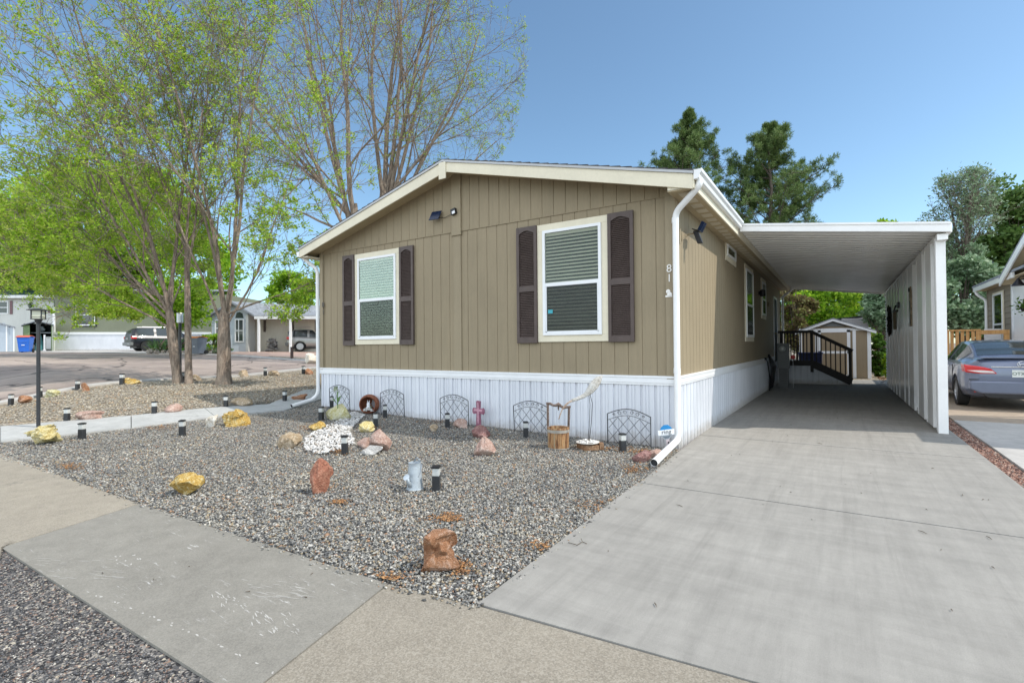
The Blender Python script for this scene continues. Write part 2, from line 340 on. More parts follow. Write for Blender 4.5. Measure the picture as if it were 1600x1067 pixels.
# driveway slabs
js = [-4.70, -1.9, 1.2, 4.35, 7.5, 10.6, 13.7, 16.3]; qs = []
for i in range(7):
    xl = lambda y: .17-.05*(y+4.7)/3 if y < 0 else (.06 if y < 1 else .012)
    y0, y1 = js[i]+(.010 if i else 0), js[i+1]-.010
    qs.append(((xl(y0), y0-(0 if i else 0)), (3.30 if i else 7.5, y0+(.0 if i else .05)), (3.30 if i else 3.30, y1), (xl(y1), y1)))
qs[0] = ((.17, -4.70), (3.27, -4.466), (3.27, -1.910), (.10, -1.910))
sheet('driveway', qs, M_DRIVE, .004, 6, 6, .06)
# chip strip and the neighbour's drive
sheet('gravel_strip_base', [((3.28, -4.6), (3.47, -4.6), (3.55, 5), (3.30, 5)), ((3.30, 5), (3.55, 5), (3.75, 16), (3.5, 16))], paint('red_chips', (.27, .15, .11), .9, .5, 25, .8, 60), -.025, 4, 20)
sheet('neighbour_driveway', [((3.47, -4.6), (11, -4.3), (11, 1.3), (3.525, 1.3)), ((3.525, 1.31), (11, 1.31), (11, 5.0), (3.55, 5.0))], M_LIGHTC, .003, 8, 8, .05)
sheet('neighbour_parking_pad', [((3.55, 5.01), (11, 5.01), (11, 17.5), (3.7, 17.5))], M_TAN, .003, 8, 8, .05)
# gravel beds
BED1 = [(-30, -5.0), (.13, -4.7), (.05, 0.4), (-7.6, 0.4)]
sheet('gravel_bed', [((-8.9, -5.35), (.2, -4.85), (.1, .05), (-7.7, .05)), ((-9.4, -5.4), (-8.4, -5.3), (-7.6, .1), (-8.9, .1)), ((-8.9, .1), (-7.5, .1), (-7.5, 8), (-8.9, 8))], M_GRAV, -.012, 40, 30)
k = [near[0], near[1], near[2], near[3], near[4], near[5], near[6], near[6]+(near[6]-near[5])*6]
pp = [Vector((-9.2, -5.4))]+[pf[0], pf[1], pf[2], pf[3], pf[4], Vector((-9.9, 12)), Vector((-9.9, 30))]
sheet('gravel_corner_bed', [(pp[i][:2], pp[i+1][:2], k[i+1][:2], k[i][:2]) for i in range(7)], M_GRAVW, -.012, 14, 30)
sheet('back_yard', [((-.5, 16.3), (3.6, 16.3), (7, 30), (-4, 30))], m_gravel_sheet('back_gravel', 18, .35), -.01, 6, 6)

def stones(name, n, sampler, size, mat, z=0.0, flat=.6, **tg):
    xy = sampler(n); n = len(xy); r = size*RNG.uniform(.6, 1.35, n)
    base = np.array([[1, 0, 0], [-1, 0, 0], [0, 1, 0], [0, -1, 0], [0, 0, 1], [0, 0, -1]], float)
    v = base[None]*(1+RNG.uniform(-.35, .35, (n, 6, 3))) + RNG.uniform(-.25, .25, (n, 6, 3))
    v *= r[:, None, None]*np.stack([RNG.uniform(.75, 1.3, n), RNG.uniform(.6, 1.0, n), RNG.uniform(flat*.6, flat*1.2, n)], 1)[:, None, :]
    a = RNG.uniform(0, 6.28, n); ca, sa = np.cos(a), np.sin(a); tl = RNG.uniform(-.5, .5, n)
    y1 = v[..., 1]*np.cos(tl)[:, None]-v[..., 2]*np.sin(tl)[:, None]; z1 = v[..., 1]*np.sin(tl)[:, None]+v[..., 2]*np.cos(tl)[:, None]
    x2 = v[..., 0]*ca[:, None]-y1*sa[:, None]; y2 = v[..., 0]*sa[:, None]+y1*ca[:, None]
    zz = np.array([G(p[0], p[1]) for p in xy]) if n < 3 else G(xy[:, 0], xy[:, 1])
    zz = zz+z+r*flat*RNG.uniform(-.1, .45, n)
    vv = np.stack([x2+xy[:, 0:1], y2+xy[:, 1:2], z1+zz[:, None]], -1).reshape(-1, 3)
    F = np.array([(0, 2, 4), (2, 1, 4), (1, 3, 4), (3, 0, 4), (2, 0, 5), (1, 2, 5), (3, 1, 5), (0, 3, 5)])
    f = (F[None]+(np.arange(n)*6)[:, None, None]).reshape(-1, 3)
    return from_np(name, vv, f, mat, kind='stuff', **tg)
def inpoly(p, poly):
    x, y = p[:, 0], p[:, 1]; ins = np.zeros(len(p), bool); m = len(poly)
    for i in range(m):
        x0, y0 = poly[i][:2]; x1, y1 = poly[(i+1) % m][:2]
        c = ((y0 > y) != (y1 > y)); with_ = (x1-x0)*(y-y0)/((y1-y0) if y1 != y0 else 1e-9)+x0; ins ^= c & (x < with_)
    return ins
def sampler_poly(poly, full=4.2, power=1.6):
    xs_, ys_ = [p[0] for p in poly], [p[1] for p in poly]
    def s(n):
        out = []; got = 0
        while got < n:
            c = np.stack([RNG.uniform(min(xs_), max(xs_), n), RNG.uniform(min(ys_), max(ys_), n)], 1); c = c[inpoly(c, poly)]
            d = np.hypot(c[:, 0]-CAM[0], c[:, 1]-CAM[1]); c = c[RNG.uniform(0, 1, len(c)) < np.minimum(1, (full/d)**power)]; out.append(c); got += len(c)
        return np.concatenate(out)[:n]
    return s
bed1 = [(-8.7, -5.15), P(217, 783)[:2], P(608, 909)[:2], P(742, 943)[:2], (.09, -1.3), (.03, -.02), (-7.6, -.02), (-8.2, -.02), P(445, 643)[:2], P(205, 670)[:2], P(20, 690)[:2]]
stones('gravel', 80000, sampler_poly(bed1, 4.0, 1.4), .0108, M_STONE)
stones('large_gravel', 1500, sampler_poly(bed1, 4.0, 1.2), .018, M_STONE)
bed2 = [p[:2] for p in (P(-40, 664), P(205, 648), P(420, 630), (-9.95, 4), (-10, 14))]+[p[:2] for p in (P(490, 576), P(432, 584), P(369, 592), P(250, 597), P(128, 608), P(0, 637))]
stones('gravel_corner', 20000, sampler_poly(bed2, 12, 1.0), .022, m_stones('warm_gravel_stone', .35))
def spill(n):
    ed = [(P(217, 786), P(608, 911)), (P(608, 911), P(742, 944)), (Vector((.17, -4.68, 0)), Vector((.08, -.4, 0))), (P(40, 716), P(217, 786))]; out = []
    for _ in range(n): a, c = random.choice(ed); t = random.random(); p = a.lerp(c, t); out.append((p.x+random.gauss(0, .035), p.y+random.gauss(0, .035)))
    return np.array(out)
stones('spilled_gravel', 700, spill, .0105, M_STONE, .004)
# darker loose chips on the street in front
b = NB('street_chip'); r_ = b.n('ShaderNodeNewGeometry').outputs['Random Per Island']
M_CHIP = b.fin(b.ramp(r_, [(0, (.04, .04, .042)), (.3, (.10, .10, .105)), (.55, (.19, .18, .17)), (.75, (.34, .31, .28)), (.86, (.24, .17, .14)), (.93, (.5, .46, .4))], True), .8)
stones('loose_chips', 24000, sampler_poly([(-4.2, -5.90), (-1.0, -5.85), (.2, -5.82), (.2, -6.6), (-4.2, -7)], 3.2, 1.3), .006, M_CHIP, -.012, .5)
b = NB('red_chip'); r_ = b.n('ShaderNodeNewGeometry').outputs['Random Per Island']
M_RCHIP = b.fin(b.ramp(r_, [(0, (.10, .05, .04)), (.3, (.26, .13, .09)), (.6, (.38, .22, .16)), (.8, (.5, .36, .28)), (.92, (.2, .17, .15))], True), .8)
stones('red_gravel', 9000, sampler_poly([(3.31, -3), (3.47, -3), (3.53, 4.9), (3.75, 15.8), (3.5, 15.8), (3.32, 4.9)], 7, 1.3), .014, M_RCHIP, -.02)
# white pebbles around the pot
wp = [P(*p)[:2] for p in [(552, 644), (570, 650), (556, 664), (545, 676), (556, 694), (538, 703), (505, 711), (484, 709), (472, 698), (478, 684), (503, 670), (530, 658)]]
b = NB('white_pebble'); r_ = b.n('ShaderNodeNewGeometry').outputs['Random Per Island']
M_WPEB = b.fin(b.ramp(r_, [(0, (.50, .48, .45)), (.4, (.64, .63, .61)), (.8, (.72, .71, .69)), (.93, (.40, .34, .28))], True), .6)
stones('white_pebbles', 1700, sampler_poly(wp, 9, .2), .020, M_WPEB, .022)
# orange-brown needles and bark bits
b = NB('brown_litter'); r_ = b.n('ShaderNodeNewGeometry').outputs['Random Per Island']
M_LIT = b.fin(b.ramp(r_, [(0, (.16, .08, .035)), (.4, (.34, .16, .06)), (.7, (.44, .24, .10)), (.9, (.25, .17, .1))], True), .85)
def litter(n):
    cs = [(692, 812, 30, 6), (700, 808, 16, 5), (528, 706, 16, 5), (580, 668, 20, 5), (965, 702, 28, 4), (1000, 706, 22, 4), (720, 888, 20, 14), (600, 905, 40, 9), (860, 855, 60, 8), (940, 790, 50, 10), (760, 700, 14, 4), (690, 660, 40, 4), (530, 785, 14, 4), (250, 668, 30, 5), (110, 730, 22, 6), (990, 735, 20, 8), (480, 668, 20, 5)]
    out = []
    while len(out) < n:
        c = random.choice(cs); p = P(random.gauss(c[0], c[2]/2), random.gauss(c[1], c[3]/2)); 
        if inpoly(np.array([[p.x, p.y]]), bed1)[0]: out.append((p.x, p.y))
    return np.array(out)
stones('leaf_litter', 1900, litter, .012, M_LIT, .014, .25)

# pale scrapes and dots worn into the grey slab
mb = MB(); rg = random.Random(12)
def fleck(px, py, L, W, ang):
    p = P(px, py); n = 9; o = []
    for i in range(n):
        a = 6.283*i/n; u, v = math.cos(a)*L*rg.uniform(.6, 1.1), math.sin(a)*W*rg.uniform(.6, 1.1); x, y = p.x+u*math.cos(ang)-v*math.sin(ang), p.y+u*math.sin(ang)+v*math.cos(ang); o.append((x, y, float(G(x, y))+.0012))
    mb.add(o, [tuple(range(n))])
for k in range(34):
    t = (k+rg.uniform(-.6, .6))/33
    if rg.random() < .3: continue
    fleck(85+345*t+rg.uniform(-3, 3), 908+145*t+rg.uniform(-2, 2)-10*math.sin(t*3), rg.uniform(.004, .018), rg.uniform(.003, .007), rg.uniform(-.3, .2))
for k in range(60):
    t = rg.random(); fleck(335+130*t+rg.gauss(0, 5+12*t), 928+60*t+rg.gauss(0, 4+6*t), rg.uniform(.006, .035), rg.uniform(.0015, .004), rg.uniform(-.5, .1))
for k in range(30): fleck(rg.uniform(60, 190), rg.uniform(872, 905), rg.uniform(.02, .08), .0018, rg.uniform(.35, .5))
for k in range(26): fleck(rg.uniform(380, 480), rg.uniform(900, 935), rg.uniform(.02, .07), .002, rg.uniform(.2, .4))
for k in range(12): fleck(rg.uniform(160, 230), rg.uniform(865, 885), rg.uniform(.006, .02), .005, rg.uniform(-.5, .5))
mb.build('scrape_marks', paint('worn_cement', (.50, .48, .44), .9, .1), kind='stuff')
# ================================================================= MAIN HOUSE
def m_siding(name, col):
    b = NB(name); n = b.noise(3, 6, .7, stretch=(6, 6, .5)); n2 = b.noise(45, 4, .7, stretch=(3, 3, .25)); n3 = b.noise(.7, 3)
    f = b.math('ADD', b.math('MULTIPLY', n, .5), b.math('MULTIPLY', n3, .5))
    c = b.ramp(f, [(.35, tuple(v*.88 for v in col)), (.65, tuple(v*1.08 for v in col))]); c = b.mix(.35, c, b.ramp(n2, [(.3, .7), (.6, 1.0)]), 'MULTIPLY')
    b.bump(n2, .5, .003); return b.fin(c, .7, 0, .3)
M_SID = m_siding('brown_siding', (.292, .238, .156)); M_CORNER = m_siding('brown_trim', (.306, .252, .168))
M_CREAM = paint('cream_trim', (.72, .66, .51), .55, .08, 2, .15, 80)
M_WHITE = paint('white_vinyl', (.78, .79, .80), .35, .04, 3)
M_SKIRT = paint('white_skirting', (.66, .68, .72), .45, .10, 2.0, stretch=(1, 1, .4))
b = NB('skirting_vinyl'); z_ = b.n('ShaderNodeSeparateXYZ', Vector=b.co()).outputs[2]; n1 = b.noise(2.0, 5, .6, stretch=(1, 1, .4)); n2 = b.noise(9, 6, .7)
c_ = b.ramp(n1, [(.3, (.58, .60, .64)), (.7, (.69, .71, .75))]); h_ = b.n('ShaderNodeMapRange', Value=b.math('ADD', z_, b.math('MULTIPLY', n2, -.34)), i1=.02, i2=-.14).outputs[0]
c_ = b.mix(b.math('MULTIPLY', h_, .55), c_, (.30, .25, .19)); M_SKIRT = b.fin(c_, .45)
M_GUT = paint('white_gutter', (.80, .80, .79), .3, .05, 2)
M_SOFF = paint('tan_soffit', (.42, .34, .21), .7, .1, 3); M_VENT = paint('soffit_vent', (.55, .49, .37), .6, .05)
M_SHUT = paint('brown_shutter', (.088, .064, .056), .5, .15, 8, .2, 60)
M_SHING = paint('dark_shingle', (.075, .072, .075), .9, .5, 12, .9, 90)
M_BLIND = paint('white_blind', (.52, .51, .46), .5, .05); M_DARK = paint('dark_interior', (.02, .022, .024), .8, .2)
M_BLACK = paint('black_plastic', (.018, .018, .02), .4, .2, 20); M_DKMET = paint('dark_metal', (.03, .032, .036), .4, .2, 30)
def m_glass(name, refl=.055, tint=(.86, .87, .82)):
    b = NB(name); t = b.n('ShaderNodeBsdfTransparent', Color=tint).outputs[0]; g = b.n('ShaderNodeBsdfGlossy', Color=(.80, .88, .82), Roughness=.01).outputs[0]
    fr = b.n('ShaderNodeFresnel', IOR=1.5).outputs[0]; f = b.math('ADD', b.math('MULTIPLY', fr, .38), refl-.04)
    mx = b.n('ShaderNodeMixShader', i0=f, i1=t, i2=g); b.t.links.new(mx.outputs[0], b.out.inputs[0]); MATS[name] = b.m; return b.m
M_GLASS = m_glass('window_glass'); 
b = NB('insect_screen'); t_ = b.n('ShaderNodeBsdfTransparent', Color=(1, 1, 1)).outputs[0]; b.fin((.05, .055, .055), .9)
mx_ = b.n('ShaderNodeMixShader', i0=.32, i1=t_, i2=b.b.outputs[0]); b.t.links.new(mx_.outputs[0], b.out.inputs[0]); M_SCREEN = b.m
RDG = (-3.78, 4.58); RSL, LSL = .243, .262; XR, XL = .33, -7.80; YF = -.34; YB = 14.3
def ztop(x): return RDG[1]-(RSL*(x-RDG[0]) if x > RDG[0] else LSL*(RDG[0]-x))
H = thing('manufactured_house', 'brown sided single storey home with cream trim, white skirting and dark shutters', 'house')
BELT = .965; SEAM = 3.42
def grooved(mb, xs_, zlo, zhi, y, fl, pitch=.205, w=.012, dep=.008):
    """vertical groove board wall; fl(u, depth) -> (x, y) ; zhi is a function of u"""
    u = xs_[0]; prof = [(u, 0)]; k = xs_[0]+pitch*.6
    while k < xs_[1]-w:
        prof += [(k-w/2, 0), (k-w/4, dep), (k+w/4, dep), (k+w/2, 0)]; k += pitch
    if zhi(xs_[0]) != zhi(xs_[1]): prof.append((min(max(RDG[0], xs_[0]), xs_[1]), 0))
    prof.append((xs_[1], 0)); prof = sorted(set(prof)); vs = []
    for (u, d) in prof: x, yy = fl(u, d); vs += [(x, yy, zlo), (x, yy, zhi(u))]
    fs = [(2*i, 2*i+2, 2*i+3, 2*i+1) for i in range(len(prof)-1)]; mb.add(vs, fs)
mb = MB(); grooved(mb, (-7.56, -.0), BELT-.04, lambda u: SEAM+.02, 0, lambda u, d: (u, .0+d)); mb.build('front_wall', M_SID, H)
mb = MB(); grooved(mb, (-7.5, -.06), SEAM, lambda u: max(SEAM+.001, ztop(u)-.10), 0, lambda u, d: (u, -.014+d)); mb.box(-7.5, -.06, -.013, .0, SEAM-.004, SEAM+.004); mb.build('gable_wall', M_SID, H)
mb = MB(); grooved(mb, (0, YB), BELT-.04, lambda u: 3.42, 0, lambda u, d: (0-d, u)); mb.build('side_wall', M_SID, H)
mb = MB(); mb.box(-7.56, -7.545, 0.02, YB, BELT-.04, 3.46); mb.build('side_wall', M_SID, H)
mb = MB(); mb.prism([(-7.56, YB-.02, .9), (0, YB-.02, .9), (0, YB-.02, ztop(0)-.1), (RDG[0], YB-.02, RDG[1]-.1), (-7.56, YB-.02, ztop(-7.56)-.1)], (0, .02, 0)); mb.build('rear_wall', M_SID, H)
# corner boards and the marriage line trim
for (x0, x1) in ((-.125, .012), (-7.572, -7.47)):
    mb = MB(); mb.box(x0, x1, -.035, -.001, BELT-.03, ztop(x0)-.12); mb.build('corner_board', M_CORNER, H, bevel=.003)
for (a_, b_) in ((-.001, .09), (YB-.1, YB)): mb = MB(); mb.box(.0, .014, a_, b_, BELT-.03, 3.372); mb.build('corner_board', M_CORNER, H, bevel=.003)
mb = MB(); mb.box(-3.87, -3.66, -.045, -.014, SEAM-.07, RDG[1]-.12); mb.box(-3.85, -3.68, -.022, .0, BELT, SEAM-.07); mb.build('centre_batten', M_CORNER, H, bevel=.003)
# belt trim
def beltm(pts):
    mb = MB()
    (x0, x1, y0, y1, ax) = pts
    for (z0, z1, pr) in ((.845, .875, .026), (.875, .945, .034), (.945, .975, .042)):
        if ax == 'x': mb.box(x0, x1, -pr, 0, z0, z1)
        else: mb.box(0, pr, y0, y1, z0, z1)
    return mb
beltm((-7.60, .02, 0, 0, 'x')).build('belt_trim', M_WHITE, H, bevel=.004); beltm((0, 0, -.02, 12.0, 'y')).build('belt_trim', M_WHITE, H, bevel=.004)
# ribbed skirting, following the ground
def skirt(u0, u1, fl):
    mb = MB(); prof = []; u = u0
    while u < u1:
        for (du, d) in ((0, 0), (.052, 0), (.058, -.022), (.088, -.022), (.094, 0), (.128, .0), (.132, -.009), (.140, -.009), (.144, 0), (.172, 0), (.176, -.009), (.184, -.009), (.188, 0)): prof.append((min(u+du, u1), d))
        u += .2
    vs = []
    for (u, d) in prof:
        x, y = fl(u, d); vs += [(x, y, float(G(x, y-.1))-.09), (x, y, .85)]
    mb.add(vs, [(2*i, 2*i+2, 2*i+3, 2*i+1) for i in range(len(prof)-1)]); return mb
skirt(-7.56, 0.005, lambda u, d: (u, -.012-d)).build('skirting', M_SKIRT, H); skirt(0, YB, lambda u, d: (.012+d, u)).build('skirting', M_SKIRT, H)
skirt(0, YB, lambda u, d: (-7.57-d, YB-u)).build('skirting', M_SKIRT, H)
# roof
mb = MB(); th = .05
for (xa, xb) in ((XL, RDG[0]), (RDG[0], XR)):
    mb.prism([(xa, YF-.02, ztop(xa)), (xb, YF-.02, ztop(xb)), (xb, YF-.02, ztop(xb)-th), (xa, YF-.02, ztop(xa)-th)], (0, YB-YF+.3, 0))
roof = mb.build('roof', M_SHING, H)
mb = MB()   # shingle courses on top, individual tabs so the rake edge reads uneven
for side in (0, 1):
    n = 26
    for i in range(n):
        t0, t1 = i/n, (i+1)/n
        xa = RDG[0]+(XR-RDG[0])*t1 if side else RDG[0]-(RDG[0]-XL)*t1; xb = RDG[0]+(XR-RDG[0])*t0 if side else RDG[0]-(RDG[0]-XL)*t0
        mb.bar((xa, YF-.045, ztop(xa)+.018), (xb, YF-.045, ztop(xb)+.004), .0, 0) if False else None
        mb.prism([(xa, YF-.05, ztop(xa)+.001), (xb, YF-.05, ztop(xb)+.001), (xb, YF-.05, ztop(xb)+.006), (xa, YF-.05, ztop(xa)+.020)], (0, YB-YF+.35, 0))
mb.build('shingles', M_SHING, roof)
mb = MB()
for (xa, xb) in ((XL, RDG[0]), (RDG[0], XR)):
    mb.prism([(xa, YF-.045, ztop(xa)), (xb, YF-.045, ztop(xb)), (xb, YF-.045, ztop(xb)-.035), (xa, YF-.045, ztop(xa)-.035)], (0, .02, 0))
mb.build('drip_edge', paint('drip_metal', (.45, .46, .47), .4, .08), roof)
for (xa, xb) in ((XL, RDG[0]), (RDG[0], XR-.01)):
    mb = MB(); mb.prism([(xa, YF-.025, ztop(xa)-.035), (xb, YF-.025, ztop(xb)-.035), (xb, YF-.025, ztop(xb)-.225), (xa, YF-.025, ztop(xa)-.2)], (0, .028, 0)); mb.build('rake_board', M_CREAM, H, bevel=.003)
mb = MB(); mb.box(RDG[0]-.075, RDG[0]+.075, YF-.045, YF-.025, RDG[1]-.33, RDG[1]-.045); mb.build('peak_trim', M_CREAM, H, bevel=.003)
mb = MB()
for (xa, xb) in ((XL+.05, RDG[0]), (RDG[0], XR-.05)):
    mb.prism([(xa, YF+.003, ztop(xa)-.12), (xb, YF+.003, ztop(xb)-.12), (xb, YF+.003, ztop(xb)-.145), (xa, YF+.003, ztop(xa)-.145)], (0, -YF-.003, 0))
mb.build('gable_soffit', M_SOFF, H)
# boxed return at the right corner, side soffit with vents, fascia
mb = MB(); mb.prism([(0.0, YF+.003, 3.385), (.30, YF+.003, 3.385), (.30, YF+.003, 3.50), (.0, YF+.003, 3.55)], (0, .02, 0)); mb.build('eave_return', M_CREAM, H)
mb = MB(); mb.box(0.0, .31, YF+.003, YB+.2, 3.375, 3.395); so_ = mb.build('eave_soffit', M_SOFF, H)
y = -.2
while y < 13.8: mb = MB(); mb.box(.10, .24, y, y+.20, 3.369, 3.376); mb.build('soffit_vent', M_VENT, so_); y += .32
mb = MB(); mb.box(.31, .335, YF-.02, YB+.2, 3.37, 3.55); mb.build('fascia_board', M_CREAM, H, bevel=.003)
mb = MB(); mb.box(XL, XL+.02, YF-.02, YB, ztop(XL)-.2, ztop(XL)-.03); mb.box(XL+.02, -7.56, YF+.01, YB, ztop(XL)-.2, ztop(XL)-.18); mb.build('fascia_board', M_CREAM, H, bevel=.003)
mb = MB(); k = [(.336, 3.60), (.336, 3.475), (.375, 3.475), (.395, 3.49), (.405, 3.53), (.432, 3.56), (.436, 3.595), (.424, 3.605), (.424, 3.592), (.35, 3.592)]
mb.prism([(x, YF-.03, z) for x, z in k], (0, 2.97-YF, 0)); gt = mb.build('gutter', M_GUT, H)
mb = MB(); mb.prism([(XL-.005, YF-.03, 3.46), (XL-.005, YF-.03, 3.35), (XL-.07, YF-.03, 3.35), (XL-.10, YF-.03, 3.45)], (0, YB, 0)); gl = mb.build('gutter', M_GUT, H)
def downspout(pts, r, parent, sm=True):
    out = [Vector(pts[0])]
    for i in range(1, len(pts)-1):
        a, b_, c = map(Vector, (pts[i-1], pts[i], pts[i+1])); k0 = b_+(a-b_).normalized()*min(.09, (a-b_).length*.45); k1 = b_+(c-b_).normalized()*min(.09, (c-b_).length*.45)
        for t in (0, .25, .5, .75, 1): out.append((k0*(1-t)**2+b_*2*t*(1-t)+k1*t*t))
    out.append(Vector(pts[-1])); mb = MB(); mb.tube(out, r, 14, cap=False); o = mb.build('downspout', M_GUT, parent, smooth=True)
    return o, out
d1, q1 = downspout([(.385, YF+.07, 3.49), (.385, YF+.05, 3.40), (.035, -.10, 3.16), (.03, -.095, .14), (.07, -1.26, .07)], .042, H)
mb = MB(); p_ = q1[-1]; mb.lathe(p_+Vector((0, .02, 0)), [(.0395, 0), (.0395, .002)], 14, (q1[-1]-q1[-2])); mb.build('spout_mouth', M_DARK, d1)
for z in (3.02, 1.02):
    mb = MB(); mb.lathe((.03, -.095, z), [(.0445, 0), (.0455, .01), (.0445, .07)], 14, cap=False); mb.build('spout_joint', M_GUT, d1, smooth=True)
lg = P(455, 639); d2, q2 = downspout([(XL-.04, YF+.1, 3.36), (XL-.02, -.2, 3.30), (-7.62, -.05, 3.10), (-7.62, -.05, .42), (-7.70, -.12, .30), (lg.x, lg.y, lg.z+.06)], .038, H)
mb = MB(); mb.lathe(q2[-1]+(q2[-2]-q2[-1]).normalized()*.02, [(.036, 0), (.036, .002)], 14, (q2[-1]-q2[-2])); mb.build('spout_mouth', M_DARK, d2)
# windows ------------------------------------------------------------
def window(o, ex, ez, en, W, Hh, parent, trim=.10, rail=True, blind=True, split=.48, tw=.02, screen=True, label=None, reflect=None):
    """o = lower left outer corner of the trim, ex/ez/en = right, up, outward unit vectors"""
    o, ex, ez, en = map(Vector, (o, ex, ez, en))
    def bx(mb, u0, u1, v0, v1, n0, n1): mb.obox(o+ex*(u0+u1)/2+ez*(v0+v1)/2+en*(n0+n1)/2, ex*(u1-u0)/2, ez*(v1-v0)/2, en*(n1-n0)/2)
    mb = MB(); bx(mb, 0, W, 0, trim, 0, tw); bx(mb, 0, W, Hh-trim, Hh, 0, tw+.002); bx(mb, 0, trim, trim, Hh-trim, 0, tw); bx(mb, W-trim, W, trim, Hh-trim, 0, tw)
    w = mb.build('window', M_CREAM, parent, bevel=.002)
    a = trim; fw = .045; mb = MB(); n1 = tw+.022
    bx(mb, a, W-a, a, a+fw, 0, n1); bx(mb, a, W-a, Hh-a-fw, Hh-a, 0, n1); bx(mb, a, a+fw, a+fw, Hh-a-fw, 0, n1); bx(mb, W-a-fw, W-a, a+fw, Hh-a-fw, 0, n1)
    zr = a+(Hh-2*a)*split
    if rail:
        bx(mb, a+fw, W-a-fw, zr-.028, zr+.028, .004, n1-.004)
        bx(mb, a+fw, a+fw+.022, a+fw, zr-.028, .004, n1-.006); bx(mb, W-a-fw-.022, W-a-fw, a+fw, zr-.028, .004, n1-.006); bx(mb, a+fw, W-a-fw, a+fw, a+fw+.02, .004, n1-.006)
    mb.build('frame', M_WHITE, w, bevel=.002)
    i0, i1, j0, j1 = a+fw, W-a-fw, a+fw, Hh-a-fw
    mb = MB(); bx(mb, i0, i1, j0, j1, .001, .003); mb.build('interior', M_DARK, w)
    if blind:
        mb = MB(); z = j0+.03
        while z < j1-.05:
            c = o+ex*(i0+i1)/2+ez*z+en*.011; tl = (ez*.62-en*.42).normalized(); mb.obox(c, ex*(i1-i0-.012)/2, tl*.0185, tl.cross(ex)*.0008); z += .053
        bx(mb, i0+.004, i1-.004, j1-.05, j1-.005, .004, .02); mb.build('blind', M_BLIND, w)
    mb = MB(); bx(mb, i0, i1, j0, j1, .0245, .026); mb.build('pane', M_GLASS, w)
    if screen:
        mb = MB(); bx(mb, i0+.02, i1-.02, j0+.018, zr-.028, .028, .0285); mb.build('screen', M_SCREEN, w)
    return w
def shutter(x0, x1, z0, z1, parent):
    mb = MB(); fw = .05; y0, y1 = -.05, -.012
    zm = z0+(z1-z0)*.465
    mb.box(x0, x0+fw, y0, y1, z0, z1); mb.box(x1-fw, x1, y0, y1, z0, z1); mb.box(x0+fw, x1-fw, y0+.001, y1, z0, z0+.09); mb.box(x0+fw, x1-fw, y0+.001, y1, zm-.045, zm+.045)
    n = 10; arch = [(x0+fw+(x1-x0-2*fw)*i/n, y0+.001, z1-.115+.05*math.sin(math.pi*i/n)) for i in range(n+1)]
    mb.prism([(x1-fw, y0+.001, z1), (x0+fw, y0+.001, z1)]+arch, (0, y1-y0-.001, 0))
    for (a, b_) in ((z0+.09, zm-.045), (zm+.045, z1-.068)):
        z = a+.012
        while z < b_-.008: mb.obox(((x0+x1)/2, y0+.020, z), ((x1-x0)/2-fw, 0, 0), (0, .011, .010), (0, .0016, -.0018)); z += .027
    mb.box(x0+.01, x1-.01, y1-.005, -.001, z0+.01, z1-.01); return mb.build('shutter', M_SHUT, parent, bevel=.002)
FX = (1, 0, 0); FZ = (0, 0, 1); FN = (0, -1, 0)
WB, WT = 1.462, 3.296
for (s0, w0, w1, s1) in ((-6.821, -6.466, -5.109, -4.705), (-2.513, -2.136, -.956, -.569)):
    if s0 < -5: s0, w0, w1, s1 = -6.80, -6.445, -5.165, -4.80
    w = window((w0, -.004, WB), FX, FZ, FN, w1-w0, WT-WB, H)
    shutter(s0, w0-.004, WB-.015, WT+.005, H); shutter(w1+.004, s1, WB-.015, WT+.005, H)
mb = MB(); mb.box(-1.94, -1.86, -.045, -.043, 1.90, 1.96); mb.build('window_sticker', paint('teal_sticker', (.05, .35, .42), .5), w)
SX = (0, 1, 0); SN = (1, 0, 0)
window((.002, 3.557, 3.04), SX, FZ, SN, 1.16, .43, H, .10, False, False, screen=False)
window((.002, 5.907, 1.463), SX, FZ, SN, 1.35, 1.824, H, .10, True, False)
window((.002, 8.85, 2.12), SX, FZ, SN, 1.05, 1.16, H, .10, True, False)
# side door far down the wall
mb = MB(); mb.box(.002, .03, 12.05, 12.12, .8, 3.0); mb.box(.002, .03, 13.0, 13.07, .8, 3.0); mb.box(.002, .03, 12.12, 13.0, 2.93, 3.0); dr = mb.build('door', M_WHITE, H)
mb = MB(); mb.box(.002, .02, 12.12, 13.0, .8, 2.93); mb.build('door_panel', M_DARK, dr)
mb = MB(); mb.lathe((.02, 12.22, 1.75), [(.025, 0), (.03, .03), (.02, .05)], 12, (1, 0, 0)); mb.build('door_handle', paint('brass', (.5, .35, .15), .3, metal=1), dr)
# wall lamp between windows, round vent
mb = MB(); mb.lathe((.0, 8.45, 2.80), [(.06, 0), (.05, .02), (.03, .04)], 14, (1, 0, 0)); mb.lathe((.10, 8.45, 2.70), [(.03, .20), (.07, .17), (.075, .03), (.05, 0)], 14); mb.bar((.02, 8.45, 2.8), (.1, 8.45, 2.86), .02, .02); mb.build('wall_lamp', M_BLACK, H, smooth=40)
mb = MB(); mb.lathe((.0, 10.4, 2.62), [(.07, 0), (.07, .05), (.05, .055)], 14, (1, 0, 0)); mb.build('round_vent', M_CORNER, H, smooth=40)
# rear downspout and soffit end
downspout([(.385, YB-.1, 3.45), (.385, YB-.05, 3.38), (.10, YB+.05, 3.15), (.08, YB+.05, .1), (.08, YB+.05, .02)], .04, H)
